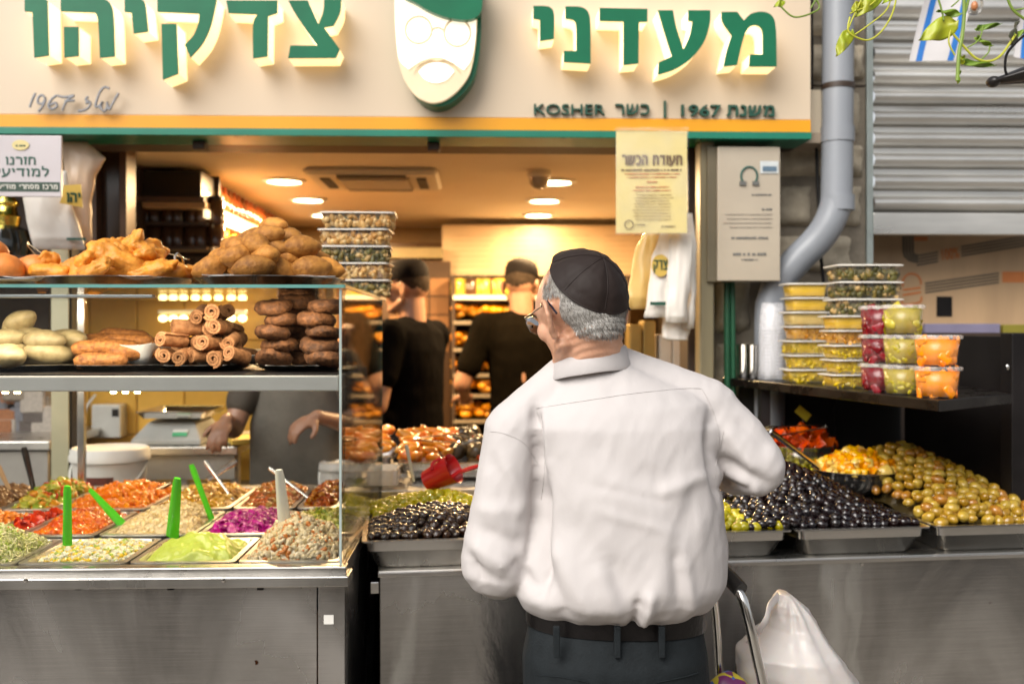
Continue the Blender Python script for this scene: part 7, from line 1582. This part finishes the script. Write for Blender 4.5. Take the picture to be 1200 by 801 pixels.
# left white sign, bag behind it, bottle
ns = thing('hebrew_notice', W(36, 195, 3.0), 'white Hebrew notice board with a small oval logo hanging at the upper left', 'notice')
NY = 3.0; a, b = W(-60, 230, NY), W(72, 159, NY); bxo('board', (a.x, NY, a.z), (b.x, NY+.01, b.z), mat('notice_white', (.5, .46, .47), .25, var=.1, scale=3), ns, .002)
bxo('band', W(-60, 224, NY-.001), W(70, 213.5, NY-.0002), mat('band_green', (.02, .05, .03), .4), ns, 0)
p = W(24, 193, NY-.001); heb('חזרנו', .023, .001, m_dgreen, ns, p, X(42, NY)-X(7, NY), .22)
p = W(24, 206.5, NY-.001); heb('למודיעין', .023, .001, m_dgreen, ns, p, X(57, NY)-X(-9, NY), .22)
m_wp = mat('white_print', (.7, .68, .6), .5); p = W(30, 221.5, NY-.002); heb('מרכז מסחרי מודיעין', .013, .001, m_wp, ns, p, X(67, NY)-X(-8, NY), .2)
oval(24, 170, 10, 6, NY-.002, mat('logo_cream', (.6, .5, .22), .4), ns); lines(ns, [(18, 30, 170.5, 2)], NY-.003, m_dgreen)
bl_ = bag('carrier_bag', [(166, 72, 102), (185, 74, 124), (205, 76, 112), (240, 74, 106), (285, 74, 108)], 3.32, m_bag0, 'translucent beige carrier bag hanging behind the white notice board', .03, None, 8)
b2_ = bag('carrier_bag', [(200, 30, 78), (235, 28, 82), (262, 32, 92), (292, 40, 100)], 3.24, m_bagw, 'large white carrier bag with a yellow logo tag under the notice board', .03, None, 9)
q = [W(*k, 3.2) for k in ((75, 217), (95, 216), (97, 243), (70, 238), (72, 232))]; MB(Mz).prism([(p.x, p.z) for p in q], -3.2, -3.199).build('logo_patch', m_oval, b2_)
p = W(86, 237, 3.197); heb('יהו', .030, .001, m_dgreen, b2_, p, .042, .22)
bxo('green_stripe', W(78, 281.5, 3.20), W(101, 278.5, 3.201), m_dgreen, b2_, 0)
bo = thing('gold_capped_bottle', W(10, 290, 3.4), 'dark bottle with a shiny gold foil neck behind the fried balls', 'bottle')
Mb = Matrix.Translation(W(8, 300, 3.38)); MB(Mb).lathe([(0, 0), (.075, 0), (.08, .05), (.07, .085), (.03, .105), (.03, .107)], 28).build('body', mat('black_glass', (.006, .008, .008), .08, spec=.8), bo, smooth=True)
MB(Mb).lathe([(.04, .100), (.045, .13), (.036, .135), (.03, .165), (.038, .17), (.038, .18), (.026, .195), (.024, .22), (0, .225)], 24).build('gold_foil', mat('gold_foil', (.7, .55, .12), .2, 1, bump=.5, bscale=60), bo, smooth=True, angle=60)

# ================================================================ UPPER RIGHT: FLAGS, VINE, LAMP
def flag(P, Y, label, star=None):
    t = thing('flag_pennant', W(P[0][0], P[0][1], Y), label, 'flag', 'flag pennants above the shutter')
    (x0_, y0_), (x1_, y1_), (x2_, y2_), (x3_, y3_) = P    # tl, tr, br, bl
    def f(u, v):
        a_ = (x0_+(x1_-x0_)*u, y0_+(y1_-y0_)*u); b_ = (x3_+(x2_-x3_)*u, y3_+(y2_-y3_)*u); return W(a_[0]+(b_[0]-a_[0])*v, a_[1]+(b_[1]-a_[1])*v, Y)+Vector((0, .012*math.sin(u*3+v*2), 0))
    MB().sheet(f, 16, 16, .0008).build('cloth', mat('flag_white', (.5, .48, .48), .8, var=.04, bump=.2, bscale=60), t, smooth=True)
    m_bl = mat('flag_blue', (.01, .13, .42), .75, var=.08)
    for u0 in (.14, .80): MB().sheet(lambda u, v: f(u0+.13*u, v)+Vector((0, -.0016, 0)), 4, 16, .0004).build('blue_stripe', m_bl, t, smooth=True)
    if star:
        for k in (0, 1):
            MB().tube([W(star[0]+star[2]*math.sin(2*PI*i/3+k*PI), star[1]-star[2]*math.cos(2*PI*i/3+k*PI), Y-.008) for i in range(3)], .0022, 5, closed=True, flat=.4, up=(0, -1, 0)).build('star_of_david', m_bl, t)
    return t
flag([(1090, -26), (1146, -26), (1118, 73), (1067, 71)], 3.1, 'white pennant with two blue stripes behind the yellow green leaf', (1107, 27, 9))
flag([(1199, 4), (1240, 2), (1240, 78), (1190, 66)], 3.08, 'blue striped white pennant cut by the right edge', None)
VY = 1.55
vn = thing('hanging_vine', W(1120, -30, VY), 'trailing pothos vine with yellow green heart shaped leaves at the upper right', 'plant')
m_leaf = mat('vine_leaf', (.09, .19, .015), .4, var=.35, scale=18, c2=(.20, .30, .02), spec=.4); m_leafy = mat('yellow_leaf', (.46, .40, .015), .4, var=.25, scale=16, c2=(.30, .40, .02)); m_stem = mat('vine_stem', (.16, .24, .03), .5, var=.2); m_stemy = mat('vine_stem_yellow', (.42, .42, .03), .5)
def stem(pts, r, m=m_stem, Y=VY, dy=0): MB().tube(curvy([W(x, y, Y+dy*i) for i, (x, y) in enumerate(pts)], 6), r, 7).build('stem', m, vn, smooth=True)
def leaf(b_, t_, w_, m, Y=VY, fold_=.25, tw=0):
    """from leaf base pixel to tip pixel; width relative to length"""
    B0, T0 = W(b_[0], b_[1], Y), W(t_[0], t_[1], Y); d = T0-B0; L = d.length; d.normalize(); s_ = d.cross(Vector((0, -1, 0))).normalized(); nn = d.cross(s_); s_ = (s_*math.cos(tw)+nn*math.sin(tw)); nn = d.cross(s_)
    def f(u, v):
        k = 2*u-1; wd = w_*L*.5*(math.sin(PI*min(1, v**.62))**.8)*(1-.25*v) if v < 1 else 0
        return B0+d*(L*(v-.06*abs(k)*(1-v)**3*2))+s_*(wd*k)+nn*(fold_*wd*abs(k)-.10*L*(v-.5)**2+.004*math.sin(v*9+k*2))
    MB().sheet(f, 10, 14, .0007).build('leaf', m, vn, smooth=True, angle=180)
stem([(1128, -40), (1130, 10), (1128, 40), (1124, 62), (1122, 95)], .0030); stem([(1097, -10), (1104, 14), (1106, 24)], .0016); stem([(1140, -20), (1131, 15)], .0022)
stem([(1119, 65), (1112, 50), (1114, 36)], .0014, m_stemy); stem([(1117, 40), (1130, 55), (1143, 68), (1158, 72), (1172, 66), (1184, 50), (1192, 38)], .0019, m_stemy); stem([(1125, 60), (1122, 95)], .002)
stem([(1134, 56), (1146, 48), (1150, 40), (1152, 30)], .0012); stem([(1150, 70), (1158, 62), (1160, 54)], .0012); stem([(1115, 8), (1122, 2), (1128, -6)], .0012)
stem([(1178, -10), (1186, 10), (1200, 22), (1216, 30)], .0022); stem([(1190, 12), (1200, 10), (1212, 4)], .0014)
leaf((1117, 27), (1077, 47), .62, m_leafy); leaf((1124, 16), (1098, 13), .36, m_leaf, fold_=.5); leaf((1146, 33), (1173, 28), .30, m_leaf, fold_=.5); leaf((1145, 44), (1163, 54), .36, m_leaf, fold_=.5)
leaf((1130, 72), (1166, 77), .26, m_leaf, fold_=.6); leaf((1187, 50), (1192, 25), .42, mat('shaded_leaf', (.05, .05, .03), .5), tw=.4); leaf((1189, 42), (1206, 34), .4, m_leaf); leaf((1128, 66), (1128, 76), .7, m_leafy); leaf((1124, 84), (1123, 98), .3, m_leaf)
VY2 = 1.7
def st2(p, r, m=m_stemy): MB().tube(curvy([W(x, y, VY2) for x, y in p], 6), r, 7).build('stem', m, vn, smooth=True)
st2([(1054, -30), (1050, 0), (1044, 20), (1032, 38), (1018, 47), (1004, 44), (994, 36), (996, 20)], .0016); st2([(1048, -20), (1040, 10), (1020, 28), (1000, 42)], .0013); st2([(1036, -10), (1020, 6), (1006, 12), (996, 16)], .0013); st2([(1014, -10), (1000, 20), (994, 34)], .0013)
for b_, t_, w_ in (((1030, -8), (1002, 20), .55), ((996, 38), (980, 66), .55), ((1008, 4), (998, 14), .8), ((1050, -8), (1034, 4), .5)): leaf(b_, t_, w_, m_leafy, VY2)
for p_ in ([(940, -20), (960, 6), (950, 16), (930, 20), (915, 8)], [(962, -10), (950, 10)]): MB().tube(curvy([W(x, y, 2.4) for x, y in p_], 6), .0022, 7).build('stem', m_stem, vn, smooth=True)
leaf((918, 2), (907, 8), .7, m_leafy, 2.4)
bu = thing('glass_bulb', W(1143, 5, 2.6), 'clear glass festoon bulb hanging behind the vine', 'bulb')
MB(Matrix.Translation(W(1142, 6, 2.6))).ell((0, 0, 0), (.022, .022, .028), seg=20, rings=12).build('bulb_glass', glass('bulb_glass', (.95, .94, .92), .6), bu, smooth=True)
MB(Matrix.Translation(W(1142, 6, 2.6))).ell((0, 0, -.003), (.009, .009, .013), seg=12, rings=8).build('filament_core', mat('filament', (.5, .2, .08), .3), bu, smooth=True)
MB(Matrix.Translation(W(1142, 6, 2.6))).lathe([(.013, .024), (.014, .055), (0, .056)], 16).build('socket', M_BLACK, bu, smooth=True, angle=50)
tag(MB().tube(curvy([W(1225, 25, 1.6), W(1200, 42, 1.6), W(1186, 55, 1.6), W(1179, 66, 1.6), W(1178, 82, 1.6), W(1182, 92, 1.6)]), .0022, 7).build('lamp_cable', M_BLACK, smooth=True), 'thin black cable curving down to the dark lamp at the right edge', 'cable')
lp = thing('black_lamp', W(1200, 86, 1.62), 'dark lamp shade poking in at the right edge under the vine', 'lamp')
def lsf(u, v): a = -PI/2+2*PI*u; q = W(1163+92*v, 96-23*v, 1.62); rr = .008+.038*v; return q+Vector((0, rr*math.cos(a)*2, rr*math.sin(a)*.55))
MB().sheet(lsf, 28, 10, .002).build('shade', mat('dark_lamp_metal', (.012, .009, .008), .35), lp, smooth=True, angle=180)
MB().ell(W(1164, 96, 1.62), (.011, .014, .009), seg=12, rings=8).build('shade_tip', mat('dark_lamp_metal', (.012, .009, .008), .35), lp, smooth=True)

# ================================================================ TROLLEY AND BAG IN THE FOREGROUND
TY = 1.97
tr_ = thing('shopping_trolley', (W(880, 750, TY).x, TY+.05, .03), 'shopping trolley with black grip and steel tube frame behind the customer', 'trolley')
tb = lambda name, P, r, m, n=6, Y=TY: MB().tube(curvy([W(p[0], p[1], p[2] if len(p) > 2 else Y) for p in P], n), r, 14).build(name, m, tr_, smooth=True)
zb_ = 900
tb('grip', [(818, 650, 2.06), (840, 665, 2.04), (853, 675, 2.01), (868, 691, 1.975)], .0165, mat('black_rubber', (.012, .011, .01), .35, bump=.2))
tb('frame_tube', [(862, 690, 1.985), (870, 701, 1.97), (878, 730, 1.96), (887, 770, 1.96), (896, 810, 1.96), (925, 960, 1.96), (942, 1085, 1.96)], .0105, M_CHROME)
tb('frame_tube', [(828, 660, 2.06), (836, 700, 2.10), (840, 740, 2.11), (843, 790, 2.11), (850, 900, 2.11), (856, 1000, 2.11)], .009, M_CHROME)
xa, xb = W(942, 1085, 1.96), W(856, 1000, 2.11)
MB().box((xb.x-.02, 1.95, .16), (xa.x+.10, 2.2, .175)).build('base_plate', M_CHROME, tr_, bevel=.003)
for x_, y_ in ((xb.x, 1.97), (xb.x, 2.18), (xa.x+.08, 1.97), (xa.x+.08, 2.18)):
    MB(Matrix.Translation((x_, y_, .095)) @ Matrix.Rotation(R(90), 4, 'X')).lathe([(0, -.012), (.05, -.012), (.062, -.006), (.062, .006), (.05, .012), (0, .012)], 24).build('wheel', M_BLACK, tr_, smooth=True, angle=40)
    MB().box((x_-.006, y_-.02, .09), (x_+.006, y_-.0125, .162)).build('wheel_fork', M_CHROME, tr_)
MB().box((xb.x, 1.98, .176), (xa.x-.02, 2.18, .52)).build('cloth_bin', mat('navy_canvas', (.03, .03, .05), .8), tr_, bevel=.02)
# purple printed pouch
pz = W(856, 806, 2.05); t = thing('printed_pouch', pz, 'purple pouch with yellow and blue blobs at the bottom beside the trolley tube', 'pouch')
me = MB().ell((pz.x+.0, 2.07, pz.z-.03), (.050, .035, .058), seg=28, rings=18); mb = MB(); mb.v = [p+Vector((0, 0, .006*noise.noise(p*30))) for p in me.v]; mb.f = me.f; mb.mi = me.mi
def pouch_mat():
    m, nt, P, N, L = _nt('pouch_print'); vo = N('ShaderNodeTexVoronoi'); vo.inputs['Scale'].default_value = 34; tc = N('ShaderNodeTexCoord'); L(tc.outputs['Object'], vo.inputs['Vector'])
    rp = N('ShaderNodeValToRGB'); rp.color_ramp.interpolation = 'CONSTANT'; e = rp.color_ramp.elements; e[0].color = (.16, .02, .12, 1); e[1].position = .62; e[1].color = (.55, .45, .03, 1); k = e.new(.82); k.color = (.05, .12, .4, 1)
    sp_ = N('ShaderNodeSeparateColor'); L(vo.outputs['Color'], sp_.inputs[0]); L(sp_.outputs[0], rp.inputs[0]); L(rp.outputs[0], P.inputs['Base Color']); P.inputs['Roughness'].default_value = .4; return m
mb.build('pouch_body', pouch_mat(), t, smooth=True, angle=180)
# white plastic bag of shopping hanging on the trolley
wbg = thing('white_carrier_bag', (W(930, 780, 2.1).x, 2.1, .18), 'full white plastic carrier bag glowing faintly peach standing beside the trolley', 'plastic bag')
rows = [(694, 907, 928), (699, 903, 935), (706, 901, 941), (716, 900, 948), (732, 896, 959), (745, 880, 968), (760, 862, 979), (780, 860, 993), (801, 864, 1009), (860, 866, 1030), (930, 876, 1036), (1010, 890, 1026)]
rings = []
for j, ((y0_, l0, r0), (y1_, l1, r1)) in enumerate(zip(rows, rows[1:])):
    n_ = 8
    for k in range(n_+(j == len(rows)-2)):
        f = k/n_; py, l_, r_ = y0_+(y1_-y0_)*f, l0+(l1-l0)*f, r0+(r1-r0)*f; Y_ = 2.13; a_, b_ = W(l_, py, Y_), W(r_, py, Y_); v = (j+f)/(len(rows)-1); ring_ = []
        for i in range(72):
            an = 2*PI*i/72; rx = (b_.x-a_.x)/2; q = Vector(((a_.x+b_.x)/2+rx*math.cos(an), Y_+min(.12, .02+rx*.9)*math.sin(an), a_.z)); nn = Vector((math.cos(an), math.sin(an), 0))
            top = Vector((W(921, 684, Y_).x, Y_, W(921, 684, Y_).z)); rad = (q-top); ang = math.atan2(rad.x, -rad.z)
            q += nn*(.009*min(1, v*4)*(1-abs(2*noise.noise((ang*3.0+3, an*.6, 1.3))))-.010+.006*noise.noise(q*14)+.005*(.4-abs(noise.noise(q*20)))+.003*(.4-abs(noise.noise(q*45)))); ring_.append(q)
        rings.append(ring_)
mb = MB(); mb.loft(rings)
m_sb = mat('thin_white_film', (.56, .50, .47), .38, var=.03, scale=6, bump=.35, bscale=16, sss=.25, c2=(.60, .57, .55)); mb.build('bag_body', m_sb, wbg, smooth=True, angle=180)
MB().tube(curvy([W(878, 752, 2.06), W(888, 740, 2.03), W(898, 725, 2.02), W(902, 710, 2.05), W(912, 698, 2.12)]), [.010]*24+[.008]*10 if False else .009, 10, flat=.35).build('bag_handle', m_sb, wbg, smooth=True)
